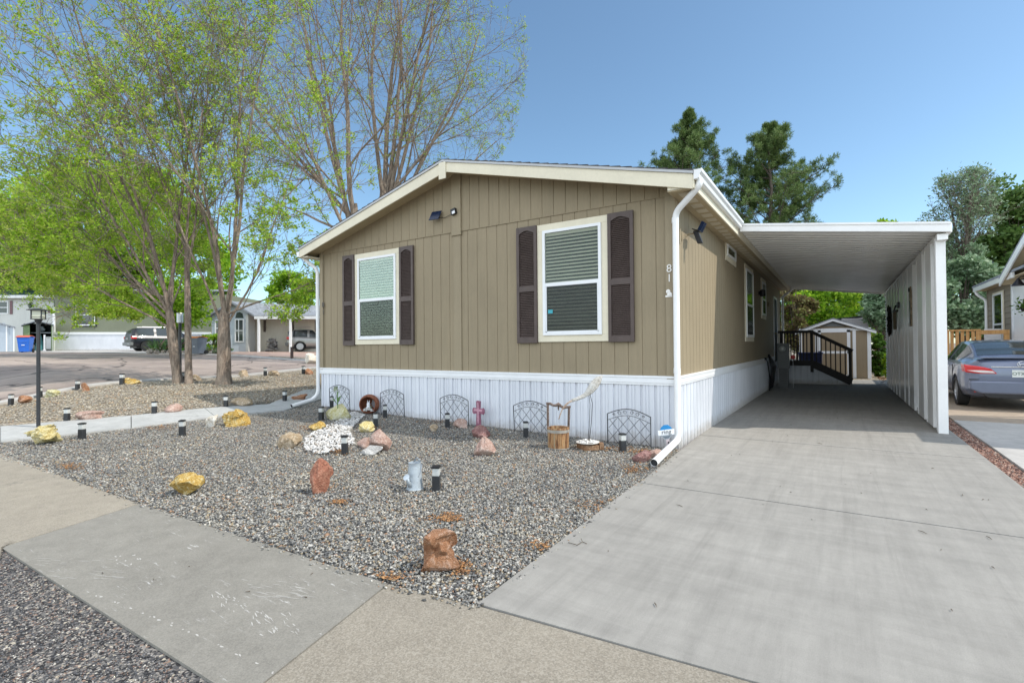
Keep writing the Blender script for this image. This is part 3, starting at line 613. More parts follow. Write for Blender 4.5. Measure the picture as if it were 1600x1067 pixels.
# house numbers
M_NUM = paint('brushed_number', (.78, .76, .72), .35, .05)
for (s_, px, py) in (('8', 1045.5, 420), ('1', 1045.8, 435)):
    p = HIT(px, py, 'y', -.04); text('house_number', s_, (p.x, -.040, p.z), .15, FACE_FRONT, M_NUM, H, .004)
p = HIT(1045, 459, 'y', -.04); mb = MB()
mb.lathe((p.x-.008, -.036, p.z+.03), [(.025, 0), (.03, .006), (.012, .012)], 12, (0, -1, 0)); mb.lathe((p.x+.012, -.036, p.z-.012), [(.030, 0), (.034, .008), (.012, .014)], 12, (0, -1, 0)); mb.box(p.x-.045, p.x+.045, -.041, -.036, p.z-.045, p.z-.02)
mb.build('number_ornament', M_NUM, H)
for (s_, px, py) in (('8', 504.7, 476.5), ('1', 505, 488)):
    p = HIT(px, py, 'y', -.04); text('house_number', s_, (p.x, -.040, p.z), .15, FACE_FRONT, paint('dark_number', (.10, .09, .08), .5), H, .004)
# solar panels and lamps hung on the wall
def solar_panel(name, label, c, rt, up, parent_label=None):
    pass
t = thing('solar_panel', 'small tilted black solar panel on the brown gable, beside its lamp', 'solar panel', HIT(680, 337, 'y', -.1))
c = HIT(680, 337, 'y', -.10); mb = MB(); rt = Vector((1, .15, 0)).normalized(); up = Vector((.12, .42, .9)).normalized(); mb.obox(c, rt*.10, up*.09, rt.cross(up)*.007)
mb.build('panel', paint('solar_cells', (.01, .02, .05), .15, .1, 40), t, bevel=.002); mb = MB(); mb.tube([c, (c.x, -.012, c.z-.03)], .01, 8); mb.build('bracket', M_BLACK, t)
c = HIT(709, 331, 'y', -.07); t = thing('security_lamp', 'little black spotlight on the gable centre batten with a white lens', 'spotlight', c)
mb = MB(); mb.obox(c, (.05, 0, .012), (.0, .03, 0), (-.01, 0, .05)); mb.tube([c, (c.x, -.04, c.z)], .012, 8); mb.build('housing', M_BLACK, t, bevel=.004)
mb = MB(); mb.obox(c+Vector((.02, -.035, -.02)), (.03, 0, .008), (0, .004, 0), (-.006, 0, .022)); mb.build('lens', M_WHITE, t)
mb = MB(); a_ = HIT(683, 340, 'y', -.02); b_ = HIT(707, 334, 'y', -.04); mb.tube([a_, (a_+b_)/2+Vector((0, 0, -.04)), b_], .004, 5); mb.build('cable', M_BLACK, t)
c = Vector((.16, .55, 3.02)); t = thing('side_solar_lamp', 'black solar spotlight on the sunlit side wall beside the downspout', 'spotlight', c)
mb = MB(); up = Vector((.55, -.1, .8)).normalized(); mb.obox(c, (.05, .0, -.02), (0, .09, 0), up*.006); mb.obox(c+Vector((.02, -.02, -.10)), (.035, 0, .0), (0, .03, 0), (-.03, 0, .09)); mb.build('housing', M_BLACK, t, bevel=.004)
mb = MB(); mb.obox(c+Vector((.05, .10, .07)), (.02, .0, -.012), (0, .07, 0), Vector((.03, .02, .07))*.9) ; mb.build('solar_panel', paint('solar_cells', (.01, .02, .05), .15), t)
mb = MB(); mb.tube([(.02, .55, 2.98), c+Vector((0, 0, -.03))], .012, 8); mb.tube([(.012, .25, 3.0), (.015, .3, 2.86), (.015, .45, 2.92), c], .005, 5); mb.box(.003, .02, .17, .22, 2.80, 3.0); mb.build('bracket', M_CORNER, t)

# ================================================================= CARPORT
CP = thing('carport', 'white metal carport with ribbed roof and slatted right side wall', 'carport')
M_CPW = paint('carport_white', (.87, .87, .86), .24, .05, 1.5, spec=.6); M_LOUV = paint('louvre_white', (.82, .82, .82), .45, .08)
YC0, YC1 = 2.97, 14.6; XC0, XC1 = .34, 3.235; ZC0, ZC1 = 3.485, 3.10     # underside heights
zc = lambda x: ZC0+(ZC1-ZC0)*(x-XC0)/(XC1-XC0)
mb = MB(); prof = []; y = YC0+.05
while y < YC1-.05:
    for (dy, dz) in ((0, 0), (.12, 0), (.135, .055), (.245, .055), (.26, 0)): prof.append((y+dy, dz))
    y += .26
vs = []
for (y, dz) in prof: vs += [(XC0, y, zc(XC0)+dz), (XC1-.02, y, zc(XC1-.02)+dz)]
mb.add(vs, [(2*i+2, 2*i, 2*i+1, 2*i+3) for i in range(len(prof)-1)])
vs = [(x, y, zc(x)+.07) for x in (XC0, XC1-.02) for y in (YC0+.05, YC1-.05)]; mb.add(vs, [(0, 2, 3, 1)]); mb.build('roof_pan', M_CPW, CP)
for (y0, y1, nm) in ((YC0, YC0+.05, 'front_fascia'), (YC1-.05, YC1, 'rear_fascia')):
    mb = MB(); mb.prism([(XC0+.02, y0, zc(XC0)-.05), (XC1+.03, y0, zc(XC1)-.05), (XC1+.03, y0, zc(XC1)+.10), (XC0+.02, y0, zc(XC0)+.09)], (0, y1-y0, 0)); fa = mb.build('fascia', M_GUT, CP, bevel=.006)
    if y0 < 5:
        mb = MB(); mb.prism([(XC0+.02, y0-.015, zc(XC0)+.055), (XC1+.03, y0-.015, zc(XC1)+.065), (XC1+.03, y0-.015, zc(XC1)+.10), (XC0+.02, y0-.015, zc(XC0)+.09)], (0, .014, 0)); mb.build('fascia_lip', M_GUT, fa)
mb = MB(); mb.box(XC1-.02, XC1+.05, YC0+.05, YC1-.05, ZC1-.05, ZC1+.095); mb.build('side_gutter', M_GUT, CP, bevel=.006)
XW = 3.15; mb = MB(); mb.box(XW-.04, XW+.09, 3.05, YC1-.3, ZC1-.145, ZC1-.052); mb.build('beam', M_CPW, CP, bevel=.004)
mb = MB(); mb.box(XW-.045, XW+.075, 3.16, 3.28, 0.0, ZC1-.10); mb.box(XW-.052, XW-.045, 3.185, 3.255, 0.02, ZC1-.1); mb.build('post', M_GUT, CP, bevel=.005)
mb = MB(); z = .12; prof = []
while z < ZC1-.12:
    for (dz, d) in ((0, 0), (.025, 0), (.05, .055), (.07, .055), (.095, .0)): prof.append((z+dz, d))
    z += .10
for yy in (3.28,):
    vs = []
    for (z, d) in prof: vs += [(XW+.02+d, 3.28, z), (XW+.02+d, YC1-.3, z)]
    mb.add(vs, [(2*i, 2*i+2, 2*i+3, 2*i+1) for i in range(len(prof)-1)])
mb.build('louvre_panel', M_LOUV, CP)
mb = MB(); mb.box(XW-.02, XW+.05, 3.28, YC1-.3, 0.0, .11); mb.build('bottom_rail', M_CPW, CP, bevel=.004)
ys_ = [4.0, 4.72, 5.55, 6.35, 7.25, 8.1, 9.0, 9.9, 10.8, 11.8, 12.8, 13.7]
for i, px in enumerate([(1450.5, 1461), (1437, 1446.5), (1422.5, 1431), (1416.3, 1421.8), (1408, 1415.5), (1403, 1407), (1398.5, 1402.5), (1394.5, 1398), (1391, 1394), (1388.5, 1390.5)]):
    ya, yb = HIT(px[1], 600, 'x', XW-.03).y, HIT(px[0], 600, 'x', XW-.03).y
    if yb > YC1-.3: break
    mb = MB(); mb.box(XW-.05, XW+.018, ya, yb, .04, ZC1-.12); mb.box(XW-.06, XW-.05, ya, ya+.02, .04, ZC1-.12); mb.box(XW-.06, XW-.05, yb-.02, yb, .04, ZC1-.12); mb.build('slat', M_CPW, CP, bevel=.003)
mb = MB(); mb.tube([(XW+.07, 14.2, 2.9), (XW+.07, 14.2, .16), (XW-.1, 14.5, .06)], .04, 10); mb.build('downspout', M_GUT, CP, smooth=True)
mb = MB(); mb.tube([(.43, 14.62, 3.44), (.36, 14.75, 3.42), (.12, 14.7, 3.2)], .035, 10); mb.build('downspout', M_GUT, CP, smooth=True)
# things hung on the slatted wall
p = HIT(1423, 480, 'x', XW-.06); t = thing('wooden_wall_plaque', 'tall narrow weathered wooden plaque hung on the carport slats', 'wall decoration', p)
mb = MB(); h0 = HIT(1423, 510, 'x', XW-.05).z; h1 = HIT(1423, 448, 'x', XW-.05).z; y0 = p.y-.14
mb.prism([(XW-.075, y0, h0), (XW-.075, y0+.26, h0), (XW-.075, y0+.26, h1-.15), (XW-.075, y0+.13, h1), (XW-.075, y0, h1-.15)], (.03, 0, 0)); mb.build('board', paint('weathered_wood', (.30, .24, .16), .8, .4, 12, .5, 60), t, bevel=.003)
mb = MB(); mb.box(XW-.085, XW-.074, y0+.10, y0+.15, h0+.05, h1-.3); mb.lathe((XW-.08, y0+.13, h0+.75), [(.045, 0), (.04, .02)], 12, (-1, 0, 0)); mb.build('iron_strap', M_BLACK, t)
p = HIT(1402, 490, 'x', XW-.06); t = thing('bamboo_chime', 'brown wooden chime hanging from a dark bracket on the slats', 'wind chime', p)
mb = MB(); zb, zt = HIT(1402, 514, 'x', XW-.1).z, HIT(1402, 486, 'x', XW-.1).z
for i in range(6): mb.tube([(XW-.11, p.y-.17+.07*i, zt), (XW-.11, p.y-.17+.07*i, zb+.05*(i % 2))], .026, 8)
mb.build('tubes', paint('bamboo', (.20, .17, .11), .7, .3), t, smooth=40)
mb = MB(); mb.box(XW-.16, XW-.03, p.y-.2, p.y+.22, zt, zt+.05); mb.tube([(XW-.03, p.y-.5, zt+.17), (XW-.12, p.y-.35, zt+.14), (XW-.12, p.y, zt+.05)], .02, 6); mb.box(XW-.1, XW-.03, p.y-.52, p.y-.3, zt+.08, zt+.22); mb.build('bracket', M_BLACK, t)
p = HIT(1391, 501, 'x', XW-.06); t = thing('round_dark_wreath', 'dark round wreath at the far end of the carport wall', 'wreath', p)
mb = MB(); n = 40
for k in range(70):
    a = random.uniform(0, 6.28); r = random.uniform(.28, .42); c = Vector((XW-.07, p.y+math.cos(a)*r, p.z+math.sin(a)*r)); d = Vector((random.uniform(-.06, .0), math.cos(a+random.uniform(-1, 1))*.13, math.sin(a+random.uniform(-1, 1))*.13)); mb.tube([c-d*.5, c+Vector((-.03, 0, 0)), c+d*.6], [.02, .028, .004], 5)
pts = [(XW-.06, p.y+math.cos(6.283*i/24)*.35, p.z+math.sin(6.283*i/24)*.35) for i in range(25)]; mb.tube(pts, .05, 6, cap=False); mb.build('twigs', paint('dark_twig', (.03, .028, .022), .8, .3), t)
# meter and cables
t = thing('electric_meter_box', 'grey electric meter cabinet on a pedestal beside the porch', 'meter box', (.36, 11.2, 0))
M_GREYM = paint('grey_cabinet', (.17, .18, .18), .5, .1, 5)
mb = MB(); mb.box(.19, .52, 11.1, 11.35, .62, 1.42); mb.build('cabinet', M_GREYM, t, bevel=.01); mb = MB(); mb.box(.22, .49, 11.14, 11.32, 0, .62); mb.build('pedestal', paint('grey_pedestal', (.12, .125, .125), .5), t, bevel=.01)
mb = MB(); mb.lathe((.33, 11.1, 1.24), [(.10, 0), (.10, .03), (.085, .05), (.085, .10), (.06, .12)], 20, (0, -1, 0)); mb.build('meter_dial', paint('meter_glass', (.5, .52, .5), .1, .1), t, smooth=40)
t = thing('cable_coil', 'bundle of black hose and cable hung on the skirting by the meter', 'hose', (.12, 10.6, 0))
mb = MB()
for k in range(7):
    y = 10.1+.12*k; mb.tube([(.06, y, 1.08-.03*k), (.13+.02*(k % 3), y+.03, .7), (.10, y+.06, .25+.05*(k % 3)), (.06, y+.1, .05)], .03, 6)
mb.tube([(.05, 9.3, .98), (.10, 9.35, .88), (.13, 9.6, .4), (.10, 9.75, .02)], .016, 6); mb.box(.03, .09, 9.2, 9.35, .94, 1.0); mb.build('cables', M_BLACK, t, smooth=True)
# porch ----------------------------------------------------------------
PY = 13.25; M_RAIL = paint('dark_stained_wood', (.014, .010, .009), .55, .3, 12, .2, 50)
t = thing('entry_porch', 'dark stained porch with sloping stair rail and white skirting', 'porch', (1, PY, 0))
def hp(px, py): return HIT(px, py, 'y', PY)
xr, zr = hp(1268, 516).x, hp(1268, 516).z; xe, ze = hp(1331, 547).x, hp(1331, 547).z; zf = hp(1268, 566).z; xs0 = .03
mb = MB(); mb.box(xs0, xr+.05, PY, PY+.9, zf-.10, zf-.03); mb.build('deck', M_RAIL, t, bevel=.004)
mb = MB(); mb.box(xs0, xr+.05, PY-.05, PY+.04, zr-.09, zr); mb.build('top_rail', M_RAIL, t, bevel=.006)
mb = MB(); mb.box(xs0, xr+.05, PY-.03, PY+.02, zf-.12, zf+.06); mb.build('bottom_rail', M_RAIL, t, bevel=.004)
mb = MB(); mb.bar((xr, PY-.005, zr-.055), (xe+.02, PY-.005, ze-.03), .09, .11); mb.build('stair_rail', M_RAIL, t, bevel=.006)
sx, sz = hp(1325, 596).x, .12
mb = MB(); mb.bar((xr-.0, PY-.01, zf-.04), (sx+.10, PY-.01, sz), .05, .24); mb.build('stringer', M_RAIL, t, bevel=.004)
for (x, z0, z1) in ((xr+.0, .42, zr-.01), (xe-.05, .05, ze-.02), (xs0+.10, zf-.1, zr)):
    mb = MB(); mb.box(x-.045, x+.045, PY-.062, PY+.03, z0, z1); mb.build('post', M_RAIL, t, bevel=.004)
n = 8
for i in range(1, n+1):
    x = xs0+.1+(xr-.05-xs0-.1)*i/(n+1); mb = MB(); mb.box(x-.018, x+.018, PY-.02, PY+.016, zf+.05, zr-.08); mb.build('baluster', M_RAIL, t)
n = 7
for i in range(1, n+1):
    f = i/(n+1); x = xr+(xe-.05-xr)*f; za = zf-.04+(sz-zf+.04)*((x-xr)/(sx+.1-xr)); zb = zr-.06+(ze-zr+.02)*f; mb = MB(); mb.box(x-.018, x+.018, PY-.02, PY+.016, za+.05, zb-.02); mb.build('baluster', M_RAIL, t)
mb = MB(); prof = []; x = xs0
while x < sx: prof += [(x, 0), (x+.12, 0), (x+.13, .01), (x+.16, .01), (x+.17, 0)]; x += .18
zt = lambda x: (zf-.10 if x < xr+.03 else max(.02, zf-.10+(sz-.05-zf+.10)*(x-xr)/(sx+.02-xr)))
vs = []
for (x, d) in prof: vs += [(x, PY+.045+d, 0.0), (x, PY+.045+d, zt(x))]
mb.add(vs, [(2*i, 2*i+2, 2*i+3, 2*i+1) for i in range(len(prof)-1)]); mb.build('skirting', M_SKIRT, t)
for i in range(3):
    mb = MB(); x = xr+.05+i*.36; mb.box(x, x+.38, PY+.06, PY+.88, zf-.24-.19*i, zf-.20-.19*i); mb.build('tread', M_RAIL, t)
# small red tag and blue tub behind the rail
t = thing('red_reflector', 'small round red marker on a thin stake beside the meter', 'marker', (.62, 11.2, 0))
mb = MB(); mb.tube([(.62, 11.2, 0), (.62, 11.2, .95)], .006, 6); mb.build('stake', M_WHITE, t); mb = MB(); p = HIT(1231, 552, 'y', 11.2); mb.lathe((.62, 11.19, .98), [(.05, 0), (.07, .01), (.05, .02)], 10, (0, -1, 0)); mb.build('disc', paint('bright_red', (.65, .03, .03), .4), t)
t = thing('blue_storage_tote', 'dark blue plastic tote behind the porch balusters', 'tote', (1.0, 14.6, 0)); a = HIT(1250, 560, 'y', 14.6)
mb = MB(); mb.prism([(.62, 14.5, .0), (1.28, 14.5, .0), (1.32, 14.5, 1.02), (.58, 14.5, 1.02)], (0, .45, 0)); mb.build('tub', paint('navy_plastic', (.02, .03, .12), .5), t, bevel=.02); mb = MB(); mb.box(.55, 1.35, 14.47, 14.98, 1.02, 1.07); mb.build('lid', paint('navy_plastic', (.02, .03, .12), .5), t, bevel=.01)
# ================================================================= FRONT YARD OBJECTS
def m_rock(name, c1, c2, c3, scale=9):
    b = NB(name); n = b.noise(scale, 8, .7); n2 = b.noise(scale*4, 6, .75); w = b.n('ShaderNodeTexVoronoi', Vector=b.co(), Scale=scale*2.2).outputs['Distance']
    c = b.ramp(b.math('ADD', b.math('MULTIPLY', n, .65), b.math('MULTIPLY', n2, .35)), [(.33, c1), (.5, c2), (.62, c3)])
    c = b.mix(.5, c, b.ramp(n2, [(.3, .55), (.6, 1.0)]), 'MULTIPLY'); b.bump(b.math('ADD', n2, b.math('MULTIPLY', n, 2.)), 1.0, .02); return b.fin(c, .8, 0, .3)
RK = dict(
    yellow=m_rock('yellow_rock', (.50, .34, .10), (.74, .62, .28), (.84, .79, .58), 12),
    gold=m_rock('gold_rock', (.42, .20, .04), (.70, .46, .12), (.80, .70, .42), 13),
    paleyellow=m_rock('pale_yellow_rock', (.45, .38, .10), (.62, .58, .34), (.72, .70, .55), 8),
    orange=m_rock('orange_rock', (.28, .11, .05), (.42, .21, .11), (.56, .37, .27), 9),
    red=m_rock('red_rock', (.38, .13, .08), (.52, .22, .14), (.60, .32, .22), 14),
    pink=m_rock('pink_rock', (.42, .23, .18), (.56, .38, .31), (.68, .54, .46), 10),
    darkpink=m_rock('dark_pink_rock', (.22, .10, .09), (.36, .19, .17), (.52, .34, .30), 12),
    tan=m_rock('tan_rock', (.32, .22, .12), (.50, .38, .25), (.66, .56, .44), 9),
    white=m_rock('white_rock', (.62, .50, .34), (.76, .70, .60), (.84, .82, .78), 8),
    grey=m_rock('grey_rock', (.28, .27, .26), (.45, .44, .42), (.62, .61, .58), 6))
def rock_mesh(seed, sx, sy, sz, cuts=9, rough=.05, peak=None, sub=4, boxy=0):
    rg = np.random.default_rng(seed); bm = bmesh.new(); bmesh.ops.create_icosphere(bm, subdivisions=sub, radius=1.0)
    v = np.array([p.co[:] for p in bm.verts]); f = [[q.index for q in p.verts] for p in bm.faces]; bm.free()
    v[:, 2] = np.sign(v[:, 2])*np.abs(v[:, 2])**.8
    if boxy: v = np.sign(v)*np.abs(v)**boxy
    if peak:    # narrow towards the top
        k = (v[:, 2]+1)/2; v[:, 0] = v[:, 0]*(1-.75*k**1.3)+peak*k; v[:, 1] *= (1-.6*k)
    for _ in range(cuts):
        n = rg.normal(size=3); n /= np.linalg.norm(n); dd = rg.uniform(.36, .74)
        k = v@n-dd; m = k > 0; v[m] -= np.outer(k[m], n)*.93
    ph = rg.uniform(0, 6, (6, 3)); fr = rg.normal(size=(6, 3))*4
    for i in range(6): v += (np.sin(v@fr[i]*(1+i*.5)+ph[i, 0])*rough*.75/(1+i*.6))[:, None]*rg.normal(size=3)
    v += rg.normal(size=v.shape)*rough*.09
    v -= (v.max(0)+v.min(0))/2; v /= (v.max(0)-v.min(0))/2
    return v*np.array([sx/2, sy/2, sz/2]), f
def rock(px, py, w, h, kind, label, seed, depth=.8, cuts=9, rough=.05, peak=None, rot=0.0, sink=.17, name='garden_rock', cat='rock', group=None, dz=0.0, sub=4):
    b0 = P(px, py, dz); d = depth_of(b0); s = d/FPX; W, Hh = w*s, h*s*(1+sink)
    v, f = rock_mesh(seed, W, W*depth, Hh, cuts, rough, peak, sub)
    c_, s_ = math.cos(-YAW+rot), math.sin(-YAW+rot); x = v[:, 0]*c_-v[:, 1]*s_; y = v[:, 0]*s_+v[:, 1]*c_
    fw = Vector((FF[0], FF[1], 0)).normalized()*(W*depth*.35)
    c = b0+fw; c.z = float(G(c.x, c.y))+dz
    mb = MB(); mb.add([(x[i]+c.x, y[i]+c.y, v[i, 2]+c.z+Hh*(.5-sink)) for i in range(len(v))], f)
    return mb.build(name, RK[kind], None, smooth=(35 if sub > 3 else 30), origin=tuple(c), label=label, category=cat, group=group)
g_ = 'decorative rocks set in the gravel'
b0 = P(686, 893); s_ = depth_of(b0)/FPX; c0 = b0+Vector((FF[0], FF[1], 0)).normalized()*17*s_; c0.z = float(G(c0.x, c0.y)); mb = MB()
for (sd_, w_, h_, dp, ux, uz, rt, tl) in ((301, 61, 42, 50, 1, 15, .10, -.05), (318, 55, 46, 44, 0, 40, .28, .10), (305, 50, 46, 40, -3, 28, -.2, .05)):
    v, f = rock_mesh(sd_, w_*s_, dp*s_, h_*s_, 9, .035, None, 5, .55); c_, n_ = math.cos(-YAW+rt), math.sin(-YAW+rt); x = v[:, 0]*math.cos(tl)-v[:, 2]*math.sin(tl); z = v[:, 0]*math.sin(tl)+v[:, 2]*math.cos(tl); rv = Vector((RR[0], RR[1], 0)).normalized()*ux*s_
    mb.add([(x[i]*c_-v[i, 1]*n_+c0.x+rv.x, x[i]*n_+v[i, 1]*c_+c0.y+rv.y, z[i]+c0.z+uz*s_) for i in range(len(v))], f)
mb.build('garden_rock', RK['orange'], None, smooth=30, origin=tuple(c0), label='large blocky orange-brown rock nearest the sidewalk corner', category='rock', group=g_)
rock(498, 772, 37, 55, 'red', 'upright pointed rust-red rock in the middle of the gravel bed', 12, .8, 8, .05, peak=.12, sink=.08, group=g_, sub=5)
rock(284, 775, 53, 32, 'gold', 'lumpy golden yellow rock alone near the grey sidewalk slab', 5, .8, 11, .09, sink=.1, group=g_, sub=5)
rock(757, 712, 36, 29, 'pink', 'pinkish brown cone-shaped rock in sun below the pink cross', 21, .8, 7, .05, peak=-.1, group=g_)
rock(751, 685, 30, 20, 'darkpink', 'dark reddish rock in shade at the foot of the pink cross', 22, .8, 8, .09, group=g_)
rock(718, 668, 25, 14, 'pink', 'flat reddish rock in front of the middle lattice panel', 23, .7, 8, .06, group=g_)
rock(677.5, 674, 13, 11, 'tan', 'smallest tan pebble-like rock in the shade of the house', 24, .8, 6, .06, group=g_)
rock(592, 706, 36, 36, 'pink', 'pale pink peaked boulder beside the white pebbles', 31, .8, 9, .06, peak=-.05, group=g_)
rock(566, 700, 22, 16, 'pink', 'small pale pink rock leaning left of the peaked pink boulder', 32, .8, 7, .06, group=g_)
rock(578, 710, 36, 13, 'grey', 'low grey rock in front of the peaked pink boulder', 33, .6, 7, .06, group=g_)
rock(571, 676, 24, 17, 'yellow', 'round yellow and white rock right of the white pebbles', 34, .8, 7, .08, group=g_)
rock(493, 673, 28, 14, 'gold', 'low golden yellow rock left of the white pebbles', 35, .7, 8, .08, group=g_)
rock(526, 656, 42, 25, 'paleyellow', 'pale greenish yellow slab rock leaning by the terracotta pot', 36, .4, 7, .04, group=g_)
rock(448, 700, 36, 25, 'tan', 'tan brown boulder left of the white pebble patch', 37, .8, 9, .05, group=g_)
rock(361, 666, 50, 27, 'gold', 'long golden orange boulder beside the entry path', 38, .65, 9, .09, group=g_, sub=5)
rock(328, 667, 21, 19, 'white', 'small whitish rock touching the left end of the golden boulder', 39, .8, 8, .08, group=g_)
rock(57, 695, 54, 30, 'yellow', 'big crumpled pale yellow rock at the base of the near lamp post', 40, .7, 12, .11, group=g_, sub=5)
rock(131, 657, 38, 14, 'pink', 'long flat deep pink rock across the path from the lamp post', 41, .6, 8, .06, group=g_)
rock(264, 645, 29, 14, 'pink', 'light pink rock beside the path, left of the house shadow', 42, .7, 7, .06, group=g_)
rock(376, 635, 31, 14, 'tan', 'rounded tan rock within the house shadow beside the path', 43, .7, 8, .06, group=g_)
rock(466, 625, 23, 9, 'orange', 'low brown rock in shadow beside the left downspout', 44, .7, 8, .06, group=g_)
g2 = 'small rocks along the street kerb'
rock(32, 631, 19, 13, 'orange', 'peach rock nearest the left picture edge by the kerb', 45, .8, 7, .06, group=g2)
rock(76, 620, 22, 11, 'paleyellow', 'cream loaf-shaped rock behind the near lamp post', 46, .8, 7, .06, group=g2)
rock(131, 611, 13, 13, 'orange', 'orange upright stone on the kerb with a path light on its left', 47, .8, 7, .06, group=g2)
rock(203, 600, 23, 10, 'gold', 'brown and orange flat rock on the kerb left of the tree trunks', 48, .8, 7, .06, group=g2)
rock(303, 594, 15, 9, 'tan', 'small tan rock between the slim trunk and the thick trunk', 49, .8, 7, .06, group=g2)
rock(377, 588, 16, 10, 'tan', 'round tan rock just right of the thickest tree trunk', 50, .8, 7, .05, group=g2)
rock(425, 587, 19, 8, 'tan', 'low tan rock on the kerb between two path lights', 51, .8, 7, .06, group=g2)
rock(482, 585, 12, 10, 'orange', 'orange stone on the kerb close to the house corner', 52, .8, 7, .06, group=g2)
rock(1004, 722, 30, 18, 'darkpink', 'brownish red rock left of the downspout mouth', 53, .7, 8, .05, group='two rocks by the downspout')
rock(1028, 716, 26, 14, 'pink', 'pink rock tucked against the downspout below the blue sign', 54, .7, 8, .05, group='two rocks by the downspout')
# ------------------------------------------------ solar path lights
M_LANT = paint('frosted_lantern', (.55, .56, .54), .25, .1, 10); M_POSTB = paint('path_light_black', (.03, .032, .035), .45, .2, 20)
PL = thing('path_light', 'x', 'path light', (0, 0, 0), 0, 'solar path lights')
mb = MB(); mb.box(-.036, .036, -.036, .036, -.03, .132); mb.build('post', M_POSTB, PL, bevel=.004)
mb = MB(); mb.box(-.033, .033, -.033, .033, .132, .205); mb.build('lantern', M_LANT, PL, bevel=.003)
mb = MB(); mb.box(-.040, .040, -.040, .040, .205, .222); mb.box(-.03, .03, -.03, .03, .222, .228); mb.build('solar_cap', M_BLACK, PL, bevel=.004)
LIGHTS = [(682, 765, 'path light standing right of the galvanized watering can'), (539, 709, 'path light at the near edge of the white pebbles'), (128, 685, 'path light beside the path, right of the crumpled yellow rock'),
 (285, 680, 'path light beside the path, left of the long golden boulder'), (587, 667, 'path light just right of the yellow and white rock'), (601.7, 652, 'path light before the lattice panel next to the terracotta pot'),
 (519, 636, 'path light against the skirting left of the terracotta pot'), (502, 656, 'path light at the house corner left of the greenish yellow slab'), (699, 667.5, 'path light before the lattice panel left of the pink cross'),
 (821.5, 683, 'path light before the lattice panel left of the wooden bucket'), (973.3, 705, 'path light before the lattice panel left of the blue sign'), (104.5, 658, 'path light across the path beside the flat deep pink rock'),
 (241, 646.5, 'path light across the path beside the light pink rock'), (353, 636, 'path light in the house shadow beside the rounded tan rock'), (445, 627, 'path light in the house shadow above the left spout'),
 (17, 632.5, 'path light by the kerb beside the peach rock'), (62.5, 620, 'path light half hidden behind the near lamp post'), (121, 608.5, 'path light on the kerb left of the orange upright stone'),
 (190.5, 600.5, 'path light on the kerb left of the brown flat rock'), (288, 597, 'path light between the two left tree trunks'), (344, 589, 'path light peeking out left of the thickest trunk'),
 (414.6, 587.5, 'path light on the kerb left of a low tan rock'), (474.3, 584.5, 'path light on the kerb closest to the house corner')]
for i, (px, py, lb) in enumerate(LIGHTS):
    p = P(px, py); p.z += .01; rz = -YAW+random.uniform(-.25, .25); far_ = depth_of(p) > 13
    if i == 0: PL.location = p; PL.rotation_euler.z = rz; PL['label'] = lb; o = PL
    else: o = dup(PL, p, rz, lb)
    o.rotation_euler.x = random.uniform(-.04, .04); o.scale = (1.0 if not far_ else 1.25,)*3
# ------------------------------------------------ lamp posts
t0_ = P(60, 668); d = depth_of(t0_)
t = thing('lamp_post', 'tall black garden lamp post with square glass lantern at the yellow rock', 'lamp post', t0_)
ztop_ = ATZ(56, 500, d); zt2 = ATZ(56, 487, d); mb = MB(); x, y = t0_.x, t0_.y
mb.tube([(x, y, t0_.z-.02), (x+.0, y, ztop_.z)], .028, 12); mb.build('pole', M_DKMET, t, smooth=40)
k = (zt2.z-ztop_.z); z0 = ztop_.z; s = .19
LB = Matrix.Rotation(-YAW+.35, 3, 'Z')
def lb(mb, u, v, w, a, b_, c_): mb.obox(Vector((x, y, 0))+LB@Vector((u, v, 0))+Vector((0, 0, w)), LB@Vector((a, 0, 0)), LB@Vector((0, b_, 0)), (0, 0, c_))
mb = MB(); mb.lathe((x, y, z0-.06), [(.028, 0), (.035, .02), (.062, .075)], 12)
for u in (-1, 1):
    for v in (-1, 1): lb(mb, u*.068, v*.068, z0+.085, .007, .007, .075)
lb(mb, 0, 0, z0+.015, .078, .078, .006); lb(mb, 0, 0, z0+.05, .074, .074, .003); mb.build('lantern_frame', M_DKMET, t)
mb = MB(); lb(mb, 0, 0, z0+.088, .064, .064, .066); mb.build('lantern_glass', paint('lamp_glass', (.62, .62, .48), .2, .1), t)
mb = MB(); vs = [Vector((x, y, 0))+LB@Vector((u*.115, v*.115, 0))+Vector((0, 0, z0+.16)) for u, v in ((-1, -1), (1, -1), (1, 1), (-1, 1))]; vs += [v+Vector((0, 0, .012)) for v in vs]+[Vector((x, y, z0+.20))]
mb.add(vs, [(3, 2, 1, 0), (0, 1, 5, 4), (1, 2, 6, 5), (2, 3, 7, 6), (3, 0, 4, 7), (4, 5, 8), (5, 6, 8), (6, 7, 8), (7, 4, 8)]); mb.build('lantern_cap', M_DKMET, t)
p0 = P(281.5, 592); d = depth_of(p0); t = thing('lamp_post', 'black garden lamp post with silver cylinder head between the left tree trunks', 'lamp post', p0)
mb = MB(); z1 = ATZ(281, 505, d).z; z2 = ATZ(281, 489, d).z; mb.tube([p0, (p0.x, p0.y, z1)], .042, 10); mb.build('pole', M_DKMET, t, smooth=40)
mb = MB(); mb.lathe((p0.x, p0.y, z1), [(.05, 0), (.085, .02), (.085, (z2-z1)*.93), (.10, (z2-z1)*.94), (.09, (z2-z1))], 16); mb.build('lamp_head', paint('silver_metal', (.6, .62, .64), .35, .1, metal=.6), t, smooth=40)
